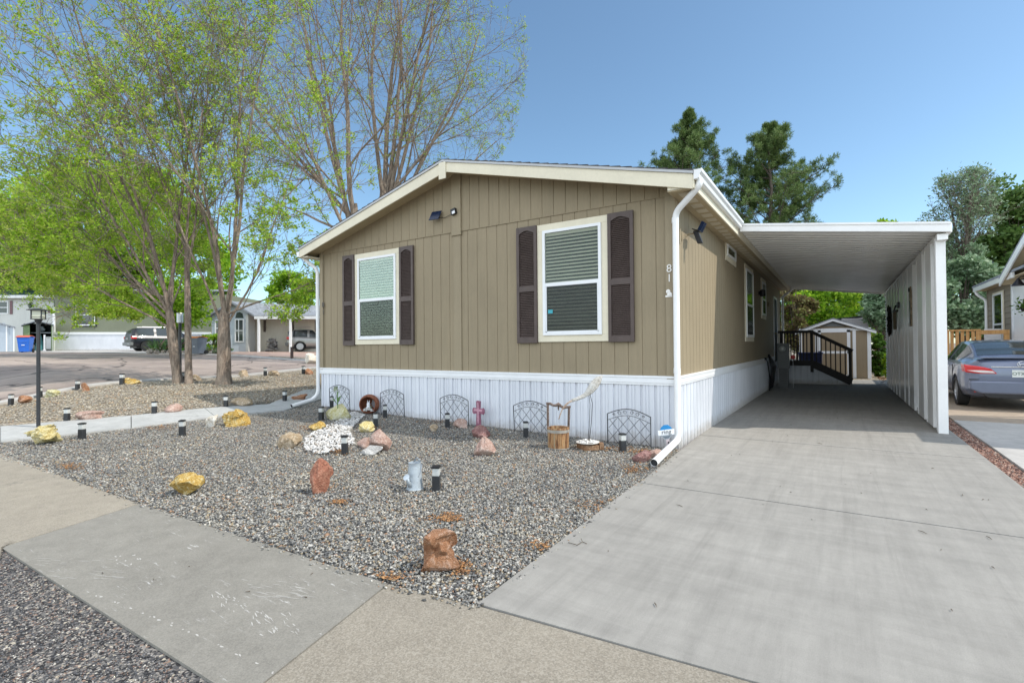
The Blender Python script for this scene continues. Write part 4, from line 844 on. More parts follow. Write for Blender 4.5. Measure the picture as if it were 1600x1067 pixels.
# ------------------------------------------------ lattice panels
def trellis(px0, px1, pt, pb, label, first=None):
    a, b_ = HIT(px0, pb, 'y', -.16), HIT(px1, pb, 'y', -.16); w = b_.x-a.x; h = HIT((px0+px1)/2, pt, 'y', -.16).z-HIT((px0+px1)/2, pb, 'y', -.16).z
    gx = (a.x+b_.x)/2; return gx, w, h
TW, TH = .62, .50
TR = thing('lattice_panel', 'x', 'garden panel', (0, 0, 0), 0, 'arched wire lattice panels along the skirting')
arc = lambda x, z=0: z+.40+.085*math.cos(x/TW*math.pi)**1
mb = MB(); xs_ = [(-TW/2+TW*i/16) for i in range(17)]
mb.tube([(-TW/2, 0, -.06), (-TW/2, 0, .40)]+[(x, 0, arc(x)) for x in xs_]+[(TW/2, 0, .40), (TW/2, 0, -.06)], .0065, 6); mb.tube([(x, 0, arc(x)-.09) for x in xs_], .004, 5); mb.build('frame', M_DKMET, TR)
mb = MB()
for s_ in (-1, 1):
    for k in range(-4, 6):
        x0 = -TW/2+k*.155; pts = []
        for i in range(25):
            z = .0+i*.02; x = (x0+z*.86)*s_
            if abs(x) <= TW/2 and z <= arc(x)-.085: pts.append((x, .003*s_, z))
        if len(pts) > 2: mb.tube([pts[0], pts[-1]], .0035, 5)
mb.build('lattice', M_DKMET, TR)
mb = MB()
for s_ in (-1, 1):
    mb = MB()
    for (cx, r) in ((.05, .028), (.13, .03), (.21, .02)): mb.tube([(s_*(cx+r*math.cos(a)*(1-a/14)), -.004, arc(cx)-.045+r*math.sin(a)*(1-a/14)) for a in np.linspace(0, 8, 16)], .0035, 5)
    mb.build('scroll', M_DKMET, TR)
tr = [(531, 'wire lattice panel behind the greenish yellow slab rock'), (613.5, 'wire lattice panel between the terracotta pot and the bare skirting'), (710, 'wire lattice panel just left of the pink cross'),
      (830, 'wire lattice panel partly hidden by the wooden bucket'), (982, 'wire lattice panel nearest the blue security sign')]
for i, (px, lb_) in enumerate(tr):
    p = HIT(px, 640, 'y', -.17); p.z = float(G(p.x, -.17))+.02; 
    if i == 0: TR.location = p; TR['label'] = lb_; o = TR
    else: o = dup(TR, p, 0, lb_)
    o.rotation_euler.y = random.uniform(-.02, .02); o.rotation_euler.x = .05
# ------------------------------------------------ pink cross
p = P(748, 667); p.y = max(p.y, -.9); d = depth_of(p); s = d/FPX
t = thing('pink_cross', 'flat weathered pink garden cross standing in front of the skirting', 'cross', p)
M_PINK = m_rock('pink_paint', (.30, .10, .16), (.42, .16, .24), (.50, .26, .32), 20); mb = MB(); H_ = 42*s; W_ = 23*s; sw = 8.5*s
mb.cur = 0
out = [(-sw*.55, 0), (sw*.55, 0), (sw*.42, H_*.52), (W_*.42, H_*.50), (W_*.5, H_*.56), (W_*.5, H_*.68), (W_*.42, H_*.74), (sw*.42, H_*.71), (sw*.5, H_*.97), (sw*.35, H_), (-sw*.35, H_), (-sw*.5, H_*.97), (-sw*.42, H_*.71), (-W_*.42, H_*.74), (-W_*.5, H_*.68), (-W_*.5, H_*.56), (-W_*.42, H_*.50), (-sw*.42, H_*.52)]
mb.prism([(p.x+a, p.y-.012, p.z-.01+b_) for a, b_ in out], (0, .024, 0)); mb.build('cross_body', M_PINK, t, bevel=.004)
mb = MB(); mb.box(p.x-sw*.16, p.x+sw*.16, p.y-.018, p.y-.0125, p.z+H_*.12, p.z+H_*.9); mb.box(p.x-W_*.36, p.x+W_*.36, p.y-.0185, p.y-.0125, p.z+H_*.58, p.z+H_*.66); mb.build('raised_pattern', paint('pale_pink', (.50, .27, .33), .6, .3, 20), t, bevel=.002)
# ------------------------------------------------ terracotta pot lying open towards the viewer
c = P(574, 646); d = depth_of(c); s = d/FPX; R_ = 15.5*s; c = Vector((c.x, c.y+.05, c.z+R_*.92))
t = thing('terracotta_pot', 'round terracotta pot on its side spilling white pebbles', 'pot', c)
M_TERR = m_rock('terracotta', (.20, .07, .04), (.30, .11, .06), (.38, .17, .10), 7); ax = Vector((CAM[0]-c.x, CAM[1]-c.y, .3)).normalized(); ax = (ax+Vector((-.30, 0, 0))).normalized()
mb = MB(); prof = [(R_*math.sin(a), -R_*math.cos(a)) for a in np.linspace(.05, 2.25, 16)]+[(R_*.84, R_*.70), (R_*.80, R_*.70), (R_*.72, R_*.60)]+[(R_*.93*math.sin(a), -R_*.93*math.cos(a)) for a in np.linspace(2.2, .05, 14)]
mb.lathe(c, prof, 32, ax, cap=False); mb.build('pot_body', M_TERR, t, smooth=True)
def pile(name, c, rx, ry, h, n, size, parent, mat):
    rg = np.random.default_rng(5); mb = MB()
    for _ in range(n):
        a = rg.uniform(0, 6.28); r = math.sqrt(rg.uniform(0, 1)); z = h*(1-r*r); v, f = rock_mesh(int(rg.integers(1e6)), size*rg.uniform(.7, 1.3), size*rg.uniform(.7, 1.1), size*.7, 4, .03, None, 1)
        mb.add(v+np.array([c[0]+rx*r*math.cos(a), c[1]+ry*r*math.sin(a), c[2]+z*rg.uniform(.55, 1)]), f)
    return mb.build(name, mat, parent)
pile('pebble_fill', c+ax*R_*.45+Vector((0, 0, -R_*.62)), R_*.60, R_*.5, R_*.35, 90, .03, t, M_WPEB)
cf = c+ax*R_*.35+Vector((0, 0, -.05)); t2 = thing('succulent_figurine', 'tiny white and grey-green figurine sitting inside the terracotta pot', 'figurine', cf)
mb = MB(); mb.lathe(cf+Vector((0, 0, -.05)), [(.045, 0), (.05, .03), (.03, .07), (.035, .095), (.028, .13), (.0, .145)], 12); mb.tube([cf+Vector((-.02, 0, .08)), cf+Vector((-.03, 0, .13))], [.012, .003], 6); mb.tube([cf+Vector((.02, 0, .08)), cf+Vector((.03, 0, .13))], [.012, .003], 6); mb.build('figure', M_WHITE, t2, smooth=True)
mb = MB()
for k in range(14): a = k*.9; mb.tube([cf+Vector((.04, 0, -.05)), cf+Vector((.04+.05*math.cos(a), .02*math.sin(a), .01+.015*math.sin(k)))], [.01, .002], 5)
mb.build('leaves', paint('grey_green_leaf', (.16, .26, .18), .7, .2), t2)
# ------------------------------------------------ flower stake
M_LEAFD = paint('plain_leaf', (.10, .20, .05), .6, .3, 10)
p = P(529.5, 655); p.y -= .03; zt_ = ATZ(529, 603, depth_of(p)).z; t = thing('flower_stake', 'thin green stem with narrow leaves in front of the yellow slab rock', 'plant', p)
mb = MB(); mb.tube([p, (p.x+.01, p.y, (p.z+zt_)/2), (p.x-.01, p.y, zt_)], .008, 6); mb.build('stem', M_LEAFD, t)
def leaf_strip(mb, a, b_, w, curl=.02):
    a, b_ = Vector(a), Vector(b_); d_ = b_-a; sd = d_.cross(Vector((0, 1, .2))).normalized()*w; n = 6; L, Rr = [], []
    for i in range(n+1):
        k = i/n; c_ = a+d_*k+Vector((0, -curl*math.sin(k*3), -curl*2*k*k)); ww = math.sin(math.pi*min(.98, k*.9+.08)); L.append(c_-sd*ww); Rr.append(c_+sd*ww)
    mb.add(L+Rr, [(i, i+1, n+1+i+1, n+1+i) for i in range(n)])
mb = MB(); z = p.z; x, y = p.x, p.y
for (z0, dx, dz, w) in ((.28, .14, .20, .022), (.28, -.11, .16, .014), (.30, .07, .26, .016), (.16, -.14, .02, .018)): leaf_strip(mb, (x, y, z+z0), (x+dx, y-.02, z+z0+dz), w)
mb.build('leaf', M_LEAFD, t)
mb = MB()
for k in range(9):
    a = k/9*6.28; leaf_strip(mb, (x-.01, y, zt_-.02), (x-.01+.075*math.cos(a), y-.02, zt_-.02+.05*math.sin(a)-.02), .014)
mb.build('flower_head', paint('faded_bloom', (.26, .30, .20), .7, .3, 20), t)
# ------------------------------------------------ wooden bucket fountain
p = P(874, 703); d = depth_of(p); s = d/FPX; p = p+Vector((FF[0], FF[1], 0))*.14; p.z = float(G(p.x, p.y))
t = thing('well_bucket', 'round wooden bucket with an upright carved yoke handle and grey metal bands', 'bucket', p)
M_STAVE = NB('stained_staves'); b = M_STAVE; nn = b.noise(9, 6, .75, stretch=(3, 3, .35)); cc = b.ramp(nn, [(.32, (.09, .04, .018)), (.46, (.22, .10, .04)), (.54, (.40, .23, .10)), (.64, (.24, .20, .14))]); b.bump(nn, .4, .006); M_STAVE = b.fin(cc, .75)
M_YOKE = m_rock('grey_bark_wood', (.12, .09, .07), (.22, .16, .13), (.36, .28, .24), 14)
r0, r1, hb = 16.5*s, 17.5*s, 33*s; z0 = p.z
mb = MB(); n = 16
for i in range(n):
    a0, a1 = 2*math.pi*i/n+.012, 2*math.pi*(i+1)/n-.012; q = []
    for (r, z) in ((r0, 0), (r1, hb)):
        q.append([(p.x+math.cos(a)*(r-dr), p.y+math.sin(a)*(r-dr), z0+z) for a, dr in ((a0, .0), (a1, .0), (a1, .022), (a0, .022))])
    mb.add(q[0]+q[1], [(0, 1, 5, 4), (1, 2, 6, 5), (2, 3, 7, 6), (3, 0, 4, 7), (4, 5, 6, 7), (3, 2, 1, 0)])
mb.build('staves', M_STAVE, t, bevel=.002)
mb = MB(); mb.lathe((p.x, p.y, z0+hb*.86), [(r1-.024, 0), (.0, .001)], 20, cap=False); mb.build('inside_soil', paint('dark_soil', (.09, .06, .04), .9, .4, 20), t)
for (f0, f1) in ((.78, .92), (.0, .05)):
    mb = MB(); ra, rb = r0+(r1-r0)*f0+.006, r0+(r1-r0)*f1+.006; mb.lathe((p.x, p.y, z0+hb*f0), [(ra, 0), (rb, hb*(f1-f0))], 32, cap=False); mb.build('metal_band', paint('grey_band', (.34, .31, .27), .5, .2, 15), t, smooth=True)
hu = 71*s; rt_ = Vector((RR[0], RR[1], 0)).normalized(); A = Vector((p.x, p.y, z0+hb*.75))-rt_*r1*.93; B_ = Vector((p.x, p.y, z0+hb*.75))+rt_*r1*.93
A1 = Vector((A.x, A.y, z0+hu)); B1 = Vector((B_.x, B_.y, z0+hu-.05))+rt_*.012

for a_, b_ in ((A, A1), (B_, B1)): mb = MB(); mb.bar(a_, b_, .028, .022, (0, 1, 0)); mb.build('upright', M_YOKE, t, bevel=.003)
mb = MB(); pts = [A1-rt_*.02]+[A1.lerp(B1, k)+Vector((0, 0, zz)) for k, zz in ((.12, .0), (.25, -.015), (.38, -.01), (.5, .012), (.62, -.01), (.75, -.025), (.88, -.01))]+[B1+rt_*.02]
mb.tube(pts, [.017, .018, .016, .02, .026, .018, .02, .018, .014], 8); mb.tube([pts[4], pts[4]+Vector((0, 0, -.05)), pts[4]+Vector((0, 0, -.085))], [.012, .012, .004], 7); mb.build('yoke_bar', M_YOKE, t, smooth=True)
# curved white leaf spout on rods, standing on its tray
tp = P(921, 702); ds = depth_of(tp)-.10; sc = ds/FPX
def sp(px, py): return ATZ(px, py, ds)
t = thing('leaf_spout_sculpture', 'long curved white leaf on thin rods pouring into the wooden bucket', 'sculpture', sp(921, 690))
M_DRIFT = m_rock('bleached_leaf', (.55, .50, .42), (.72, .69, .63), (.80, .79, .76), 12)
mb = MB(); pts = [(873, 655), (878, 640), (884, 632), (893, 626), (905, 622), (915, 617), (922, 610), (928, 602), (934, 594), (941, 587)]; rr = [.006, .007, .010, .012, .014, .018, .030, .036, .030, .006]
ins = []; 
P3 = [sp(*q) for q in pts]; rr = [v*1.0 for v in rr]; pp_, rp = [], []
for i in range(len(P3)-1):
    for k in range(4): t_ = k/4; pp_.append(P3[i].lerp(P3[i+1], t_)); rp.append(rr[i]*(1-t_)+rr[i+1]*t_)
pp_.append(P3[-1]); rp.append(rr[-1])
for _ in range(2): pp_ = [pp_[0]]+[(pp_[i-1]+pp_[i]*2+pp_[i+1])/4 for i in range(1, len(pp_)-1)]+[pp_[-1]]
mb.tube(pp_[12:], [v*.5 for v in rp[12:]], 12, flat=3.4); mb.build('leaf_blade', M_DRIFT, t, smooth=True)
mb = MB(); mb.tube(pp_[:13], rp[:13], 8, flat=1.2); mb.build('spout_tip', m_rock('stained_tip', (.38, .20, .12), (.60, .42, .30), (.72, .66, .58), 14), t, smooth=True)
mb = MB(); mb.tube([sp(922, 616), sp(925.5, 630), sp(924, 660), sp(921, 688)], .004, 6); mb.tube([sp(920, 616), sp(922, 632), sp(921, 660), sp(919, 688)], .003, 6); mb.build('rods', M_DKMET, t)
tb = Vector((tp.x, tp.y, tp.z)); fw = Vector((FF[0], FF[1], 0)).normalized()
t = thing('wooden_tray', 'low brown wooden tray holding a round heap of white stones', 'tray', tb)
mb = MB(); cx = tb+fw*.02; rt = rt_; L2 = 18*sc
q = [cx-rt*L2*1.05+fw*.10, cx-rt*L2*.55-fw*.12, cx+rt*L2*.75-fw*.10, cx+rt*L2*.9+fw*.08]
mb.prism([(v.x, v.y, tb.z) for v in q], (0, 0, .065)); tray = mb.build('tray_board', m_rock('tray_wood', (.20, .10, .05), (.34, .19, .10), (.46, .30, .19), 12), t, bevel=.006)
mb = MB(); c2 = cx+rt*L2*1.02-fw*.02; mb.obox((c2.x, c2.y, tb.z+.045), rt*L2*.20, fw*.05, (0, 0, .045)); mb.build('tray_handle', tray.data.materials[0], t, bevel=.006)
c3 = cx-rt*L2*.12+fw*.02; t = thing('white_stone_dish', 'shallow dish heaped with white stones on the wooden tray', 'dish', (c3.x, c3.y, tb.z+.066))
mb = MB(); mb.lathe((c3.x, c3.y, tb.z+.067), [(.08, 0), (.15, .02), (.16, .03), (.145, .026), (.0, .018)], 24, cap=False); mb.build('dish', paint('pale_dish', (.60, .57, .53), .6, .15, 10), t, smooth=True)
pile('stones', (c3.x, c3.y, tb.z+.09), .135, .12, .035, 110, .03, t, M_WPEB)
# ------------------------------------------------ security yard sign
c = ATZ(1041, 675, depth_of(P(1041, 706))+.05); base = P(1044, 706); t = thing('security_yard_sign', 'small blue and white octagonal security sign on a stake by the downspout', 'sign', base)
fwd = Vector((FF[0], FF[1], 0)).normalized(); o_ = -fwd; ss = depth_of(c)/FPX; til = math.radians(4)
ru = rt_*math.cos(til)+Vector((0, 0, 1))*math.sin(til); uu = -rt_*math.sin(til)+Vector((0, 0, 1))*math.cos(til)
def sg(u, v, o=0.0): return c+ru*u*ss+uu*v*ss+o_*o
mb = MB(); mb.prism([sg(u, v) for u, v in ((-11, 1), (-8, 8), (-3, 12), (3, 12), (8, 8), (11, 2), (8, -6), (3, -11), (-3, -11), (-8, -6))], o_*-.006); mb.build('sign_plate', paint('sign_grey', (.42, .45, .48), .4, .05), t)
mb = MB(); mb.prism([sg(u, v, .002) for u, v in ((-10.3, 2.5), (-7.5, 8), (-3, 11.4), (3, 11.4), (7.5, 8), (10.3, 3.5))], o_*.0015); mb.build('blue_top', paint('sign_blue', (.02, .22, .50), .4, .1), t)
mb = MB(); mb.prism([sg(u, v, .003) for u, v in ((-13, -4.5), (-13, 3.5), (13, 4.5), (12.4, -4))], o_*.0025); mb.build('white_banner', M_WHITE, t)
mb = MB(); mb.prism([sg(u, v, .002) for u, v in ((-6.5, -6), (6.5, -6), (2.6, -10), (-2.6, -10))], o_*.0012); mb.build('dark_emblem', paint('sign_slate', (.14, .17, .20), .5), t)
text('sign_lettering', 'ring', sg(0, .5, .008), 10*ss, (ru, uu, o_), paint('dark_grey_ink', (.10, .10, .11), .5), t, .0008)
mb = MB(); mb.obox((sg(1.5, -19)+o_*-.004), ru*2.6*ss, o_*.003, uu*9.5*ss); mb.build('stake', paint('pinkish_stake', (.60, .52, .53), .5), t); mb = MB(); mb.obox(sg(2.3, -19, .003), ru*.9*ss, o_*.003, uu*4*ss); mb.build('stake_slot', M_DARK, t)
# ------------------------------------------------ galvanized watering can
p = P(646, 767); d = depth_of(p); s = d/FPX; p = p+fwd*.07; p.z = float(G(p.x, p.y))
M_GALV = paint('galvanized_metal', (.46, .51, .55), .4, .18, 9, .1, 60); M_GALV.node_tree.nodes['Principled BSDF'].inputs['Metallic'].default_value = .35; M_GALV.node_tree.nodes['Principled BSDF'].inputs['Roughness'].default_value = .4
t = thing('watering_can', 'galvanized metal watering can with its rose towards the viewer', 'watering can', p); hc = 42*s
mb = MB(); mb.lathe((p.x, p.y, p.z), [(13*s, 0), (13.4*s, .008), (12.4*s, .012), (11.5*s, hc*.45), (9.8*s, hc*.85), (9.6*s, hc*.97), (10.1*s, hc), (9.2*s, hc), (8.8*s, hc*.85), (8.5*s, hc*.5), (0, hc*.48)], 24, cap=False); mb.build('can_body', M_GALV, t, smooth=50)
k0 = Vector((p.x, p.y, p.z)); sd = -rt_*.45-fwd*.9; sd.normalize()
mb = MB(); mb.tube([k0+sd*11*s+Vector((0, 0, hc*.18)), k0+sd*17*s+Vector((0, 0, hc*.38)), k0+sd*19*s+Vector((0, 0, hc*.52))], [4*s, 2.8*s, 2.4*s], 10); mb.build('spout', M_GALV, t, smooth=True)
mb = MB(); mb.lathe(k0+sd*18.4*s+Vector((0, 0, hc*.50)), [(2.2*s, 0), (5.2*s, 3*s), (5.3*s, 3.6*s), (0.1*s, 4.3*s)], 16, sd+Vector((0, 0, .9))); mb.build('rose', M_GALV, t, smooth=40)
mb = MB(); pts = [k0+rt_*r_*s+Vector((0, 0, z_*hc))+sd*q_*s for r_, z_, q_ in ((10, .92, -2), (12.5, .75, 4), (11, .5, 9), (6, .38, 11.5), (0, .36, 11.5))]; mb.tube(pts, .006, 8); mb.tube([k0+rt_*-3*s+fwd*9*s+Vector((0, 0, hc*.98)), k0+rt_*2*s+fwd*10*s+Vector((0, 0, hc*1.13)), k0+rt_*7*s+fwd*7*s+Vector((0, 0, hc*1.0))], .007, 8); mb.build('handle', paint('dark_galv', (.22, .25, .28), .5), t, smooth=True)
# ------------------------------------------------ twigs and dry leaves on the concrete
mb = MB(); rg = random.Random(3)
for k in range(46):
    x, y = rg.uniform(.5, 3.2), rg.uniform(-4.3, 9) if k < 34 else rg.uniform(-4.3, 0)
    a = rg.uniform(0, 6.28); L = rg.uniform(.01, .05) if rg.random() < .85 else .07; q0 = Vector((x, y, .011)); q1 = q0+Vector((math.cos(a), math.sin(a), 0))*L; mb.tube([q0, (q0+q1)/2+Vector((rg.uniform(-.004, .004), rg.uniform(-.004, .004), .003)), q1], [.002, .003, .001], 5)
for k in range(14):
    p_ = P(rg.uniform(120, 600), 880+rg.uniform(-30, 60)) if k < 8 else P(900+rg.uniform(-60, 60), 985+rg.uniform(-30, 30))
    if -5.75 < p_.y < -4.9: mb.tube([p_+Vector((0, 0, .005)), p_+Vector((rg.uniform(-.03, .03), rg.uniform(-.03, .03), .006))], [.003, .001], 5)
q0 = P(888, 847, .01); mb.tube([q0, P(902, 851, .014), P(910, 846, .012), P(917, 849, .01)], .0025, 5); mb.tube([P(910, 846, .012), P(908, 841, .02)], .002, 5)
mb.build('twigs_and_dry_leaves', paint('dry_twig', (.10, .075, .05), .8, .3), kind='stuff')
# ================================================================= TREES
def m_bark(name, c1, c2, scale=5):
    b = NB(name); n = b.noise(scale, 7, .7, stretch=(3, 3, .6)); n2 = b.noise(scale*7, 4, .7, stretch=(2, 2, .5)); c = b.ramp(n, [(.35, c1), (.62, c2)]); c = b.mix(.6, c, b.ramp(n2, [(.35, .5), (.6, 1.0)]), 'MULTIPLY')
    b.bump(b.math('ADD', n, n2), .9, .03); return b.fin(c, .9, 0, .2)
def m_leaf(name, cols, trans=.35, rough=.55):
    b = NB(name); r = b.n('ShaderNodeNewGeometry').outputs['Random Per Island']; n = b.noise(.35, 3, .5)
    f = b.math('ADD', b.math('MULTIPLY', r, .75), b.math('MULTIPLY', n, .4))
    c = b.ramp(f, [(.15+.75*i/(len(cols)-1), k) for i, k in enumerate(cols)]); b.fin(c, rough, 0, .35)
    tr = b.n('ShaderNodeBsdfTranslucent', Color=c).outputs[0]; mx = b.n('ShaderNodeMixShader', i0=trans, i1=b.b.outputs[0], i2=tr); b.t.links.new(mx.outputs[0], b.out.inputs[0]); return b.m
BARK = m_bark('tan_grey_bark', (.17, .125, .095), (.40, .32, .25)); BARKD = m_bark('dark_bark', (.07, .055, .045), (.22, .18, .145)); TWIGM = m_bark('twig_bark', (.13, .10, .085), (.38, .31, .26), 3)
LF_SPR = m_leaf('spring_leaf', [(.15, .28, .02), (.28, .46, .03), (.42, .60, .05), (.52, .56, .12)], .5)
LF_MID = m_leaf('bright_leaf', [(.09, .20, .012), (.19, .37, .02), (.32, .53, .03), (.44, .60, .05)], .5)
LF_DARK = m_leaf('deep_leaf', [(.03, .08, .01), (.07, .16, .02), (.13, .26, .03)], .3)
LF_PINE = m_leaf('pine_needle', [(.04, .085, .025), (.085, .155, .04), (.15, .23, .065), (.23, .30, .11)], .25)
LF_SILV = m_leaf('silver_leaf', [(.10, .18, .085), (.20, .30, .16), (.32, .42, .27)], .3)
LF_OLIV = m_leaf('olive_leaf', [(.04, .09, .02), (.10, .19, .04), (.18, .28, .07)], .35)
LF_RUST = m_leaf('rusty_leaf', [(.09, .055, .03), (.18, .13, .055), (.24, .27, .08)], .3)
def leafs(name, pts, size, mat, parent, droop=.3, aspect=.5, up=.4, jitter=.0, seed=1, long=False):
    rg = np.random.default_rng(seed); p = np.asarray(pts, float); n = len(p)
    if jitter: p = p+rg.normal(size=p.shape)*jitter
    d = rg.normal(size=(n, 3)); d[:, 2] = d[:, 2]*.6+up; d /= np.linalg.norm(d, axis=1)[:, None]
    r = rg.normal(size=(n, 3)); s = np.cross(d, r); s /= np.linalg.norm(s, axis=1)[:, None]+1e-9; L = size*rg.uniform(.6, 1.35, n)[:, None]
    nm = np.cross(d, s); a = p; b_ = p+d*L*.5+s*L*aspect*.5+nm*L*.08; c = p+d*L; e = p+d*L*.5-s*L*aspect*.5+nm*L*.08
    v = np.stack([a, b_, c, e], 1).reshape(-1, 3); f = np.arange(n*4).reshape(-1, 4); return from_np(name, v, f, mat, parent)
class Tree:
    def __init__(s, seed): s.rg = random.Random(seed); s.tr = MB(); s.tips = []; s.tw = MB()
    def rot(s, d, ang, az):
        a = d.orthogonal().normalized(); b_ = d.cross(a); return (d*math.cos(ang)+(a*math.cos(az)+b_*math.sin(az))*math.sin(ang)).normalized()
    def limb(s, p, d, L, r, lev, cfg):
        rg = s.rg; c = cfg[lev]; n = c.get('seg', 5); pts = [Vector(p)]; rad = [r]; d = Vector(d).normalized(); dirs = [d]
        for i in range(n):
            d = (d+Vector((rg.uniform(-1, 1), rg.uniform(-1, 1), rg.uniform(-1, 1)))*c.get('wig', .12)+Vector((0, 0, c.get('up', .05)))).normalized()
            q = pts[-1]+d*L/n
            if s.env and not s.env(q) and lev > 0: break
            pts.append(q); dirs.append(d); rad.append(max(.0055, r*(1-(1-c.get('taper', .45))*(i+1)/n)))
        if len(pts) < 2: return
        last = lev == len(cfg)-1
        (s.tw if lev >= s.twl else s.tr).tube(pts, rad, 3 if lev >= s.twl else (10 if lev == 0 else 5), cap=False)
        m = len(pts)-1
        if lev >= s.leaf_lev:
            k = c.get('leaf', 3)
            for _ in range(k if k >= 1 else (1 if rg.random() < k else 0)):
                t = rg.uniform(.25, 1)*m; i = min(int(t), m-1); s.tips.append(pts[i].lerp(pts[i+1], t-i))
        if last: return
        nc = c['n']; az = rg.uniform(0, 6.28)
        for j in range(nc):
            t = c.get('t0', .3)+(1-c.get('t0', .3))*(j+rg.uniform(.1, .9))/nc; tt = t*m; i = min(int(tt), m-1); q = pts[i].lerp(pts[i+1], tt-i); az += 2.4+rg.uniform(-.5, .5)
            nd = s.rot(dirs[i+1], math.radians(c['ang'])*rg.uniform(.65, 1.3), az); ri = rad[i]*(1-(tt-i))+rad[i+1]*(tt-i)
            s.limb(q, nd, L*c['lr']*rg.uniform(.75, 1.2)*(1.15-.45*t), ri*c.get('rr', .55), lev+1, cfg)
    def make(s, label, base, stems, cfg, env=None, leaf_lev=3, twl=3, leafsize=.09, leafmat=None, bark=None, clump=3, jit=.06, name='tree', group=None, aspect=.5, twmat=None, lup=.4, low=None):
        s.env = env; s.leaf_lev = leaf_lev; s.twl = twl; t = thing(name, label, 'tree', base, 0, group)
        for (p, d, L, r) in stems: s.limb(Vector(p), Vector(d), L, r, 0, cfg)
        o = s.tr.build('trunk', bark or BARK, t, smooth=True)
        if s.tw.v: s.tw.build('twigs', twmat or TWIGM, t)
        if low and s.tips: s.tips = [q for q in s.tips for _ in range(low[2] if low[0] < q.z < low[1] else (2 if q.z < low[1]+1.5 else 1))]
        if s.tips: leafs('crown', np.repeat(np.array([tuple(p) for p in s.tips]), clump, 0), leafsize, leafmat or LF_SPR, t, jitter=jit, seed=s.rg.randint(0, 9999), aspect=aspect, up=lup)
        return t
def ell(c, r, squash=None):
    c = Vector(c)
    def f(q): d = q-c; return (d.x/r[0])**2+(d.y/r[1])**2+(d.z/r[2])**2 < 1
    return f
V3 = lambda px, py, d: ATZ(px, py, d)
def dirpx(a, b_): return (b_-a)
VASE = [dict(n=7, ang=34, lr=.52, seg=9, wig=.10, up=.03, taper=.30, t0=.15, rr=.5), dict(n=5, ang=38, lr=.52, seg=7, wig=.15, up=.04, taper=.35, t0=.15, rr=.55),
        dict(n=5, ang=40, lr=.52, seg=5, wig=.18, up=.03, taper=.4, t0=.12, rr=.6, leaf=.15), dict(n=3, ang=42, lr=.55, seg=4, wig=.2, up=.02, taper=.5, t0=.1, rr=.7, leaf=.3), dict(seg=3, wig=.22, up=0, taper=.6, leaf=.42)]
def stemset(base, d, targets, L=None, r=.1):
    out = []
    for (x, y, dd, rr_) in targets:
        q = ATZ(x, y, d+dd); out.append((base, q-Vector(base), (q-Vector(base)).length*1.05, rr_))
    return out
# --- front trees
b1 = P(278, 598); d1_ = depth_of(b1); b2 = P(295, 599); b3 = P(350, 600); d3_ = depth_of(b3)
def lerp_cfg(c, **kw): c = [dict(x) for x in c]; [c[0].update({k: v}) for k, v in kw.items()]; return c
def forked(label, base, fork, d, seedn, targets, r0, rf, env, trunk2=None, rs=1.0, **kw):
    targets = [(a, b, c, e*rs) for a, b, c, e in targets]
    T = Tree(seedn); base = Vector(base); n = len(targets); axis = fork-base; st = []
    T.tr.tube([base+Vector((0, 0, -.1)), base+Vector((0, 0, .03)), base+axis*.12, base+axis*.6, fork, fork+axis*.12], [r0*1.5, r0*1.28, r0*1.05, r0*.95, r0*.72, r0*.3], 14, cap=False)
    for i, (x, y, dd, rr_) in enumerate(targets):
        q = ATZ(x, y, d+dd); a_ = 6.283*i/n; sd = (q-fork).normalized(); off = Vector((sd.x, sd.y, 0))*r0*.75+Vector((math.cos(a_), math.sin(a_), 0))*r0*.30
        f_ = fork+off-axis*.10*(i % 3); p1 = base+off*.75+axis*.10
        T.tr.tube([base+off*.6+Vector((0, 0, -.05)), p1, p1.lerp(f_, .5)+off*.12, f_], [rr_*1.25, rr_*1.15, rr_*1.08, rr_], 8, cap=False)
        st.append((f_, (q-f_).normalized()+Vector((0, 0, .06)), (q-f_).length, rr_))
    return T.make(label, base, st, kw.pop('cfg', VASE), env, **kw)
E1 = ell(ATZ(200, 265, d1_), (5.6, 5.6, 5.6)); 
f1 = ATZ(262, 500, d1_)
forked('twin-stemmed spring tree left of the silver-topped lamp post', b1, ATZ(266, 488, d1_), d1_, 11, [(40, 190, -.5, .075), (95, 70, .8, .08), (170, 30, -.6, .085), (245, 30, 1.2, .09), (0, 300, .6, .065), (20, 400, -.8, .05), (70, 330, 1.2, .06)], .115, .1, E1, name='spring_tree', group='spring trees on the gravel corner', clump=14, leafsize=.08, jit=.055, low=(1.5, 4.6, 3), rs=.62)
forked('slim straight spring tree right of the silver-topped lamp post', b2, ATZ(292, 400, d1_+.3), d1_+.3, 12, [(215, 150, .9, .045), (290, 70, .2, .05), (340, 150, -.8, .045)], .085, .1, ell(ATZ(285, 230, d1_+.3), (3.2, 3.0, 5.0)), name='spring_tree', group='spring trees on the gravel corner', clump=14, leafsize=.075, jit=.05, low=(1.5, 5.0, 2), rs=.8)
forked('thick multi-stemmed spring tree closest to the house', b3, ATZ(350, 492, d3_), d3_, 13, [(270, 60, .5, .075), (325, -20, -.6, .085), (372, -10, .9, .095), (440, 60, -.7, .09), (230, 200, -1, .06), (495, 260, .6, .055), (515, 435, -.4, .05)], .175, .12, ell(ATZ(350, 235, d3_), (4.4, 4.2, 5.8)), name='spring_tree', group='spring trees on the gravel corner', clump=14, leafsize=.075, jit=.05, low=(1.5, 4.6, 2), rs=.62)
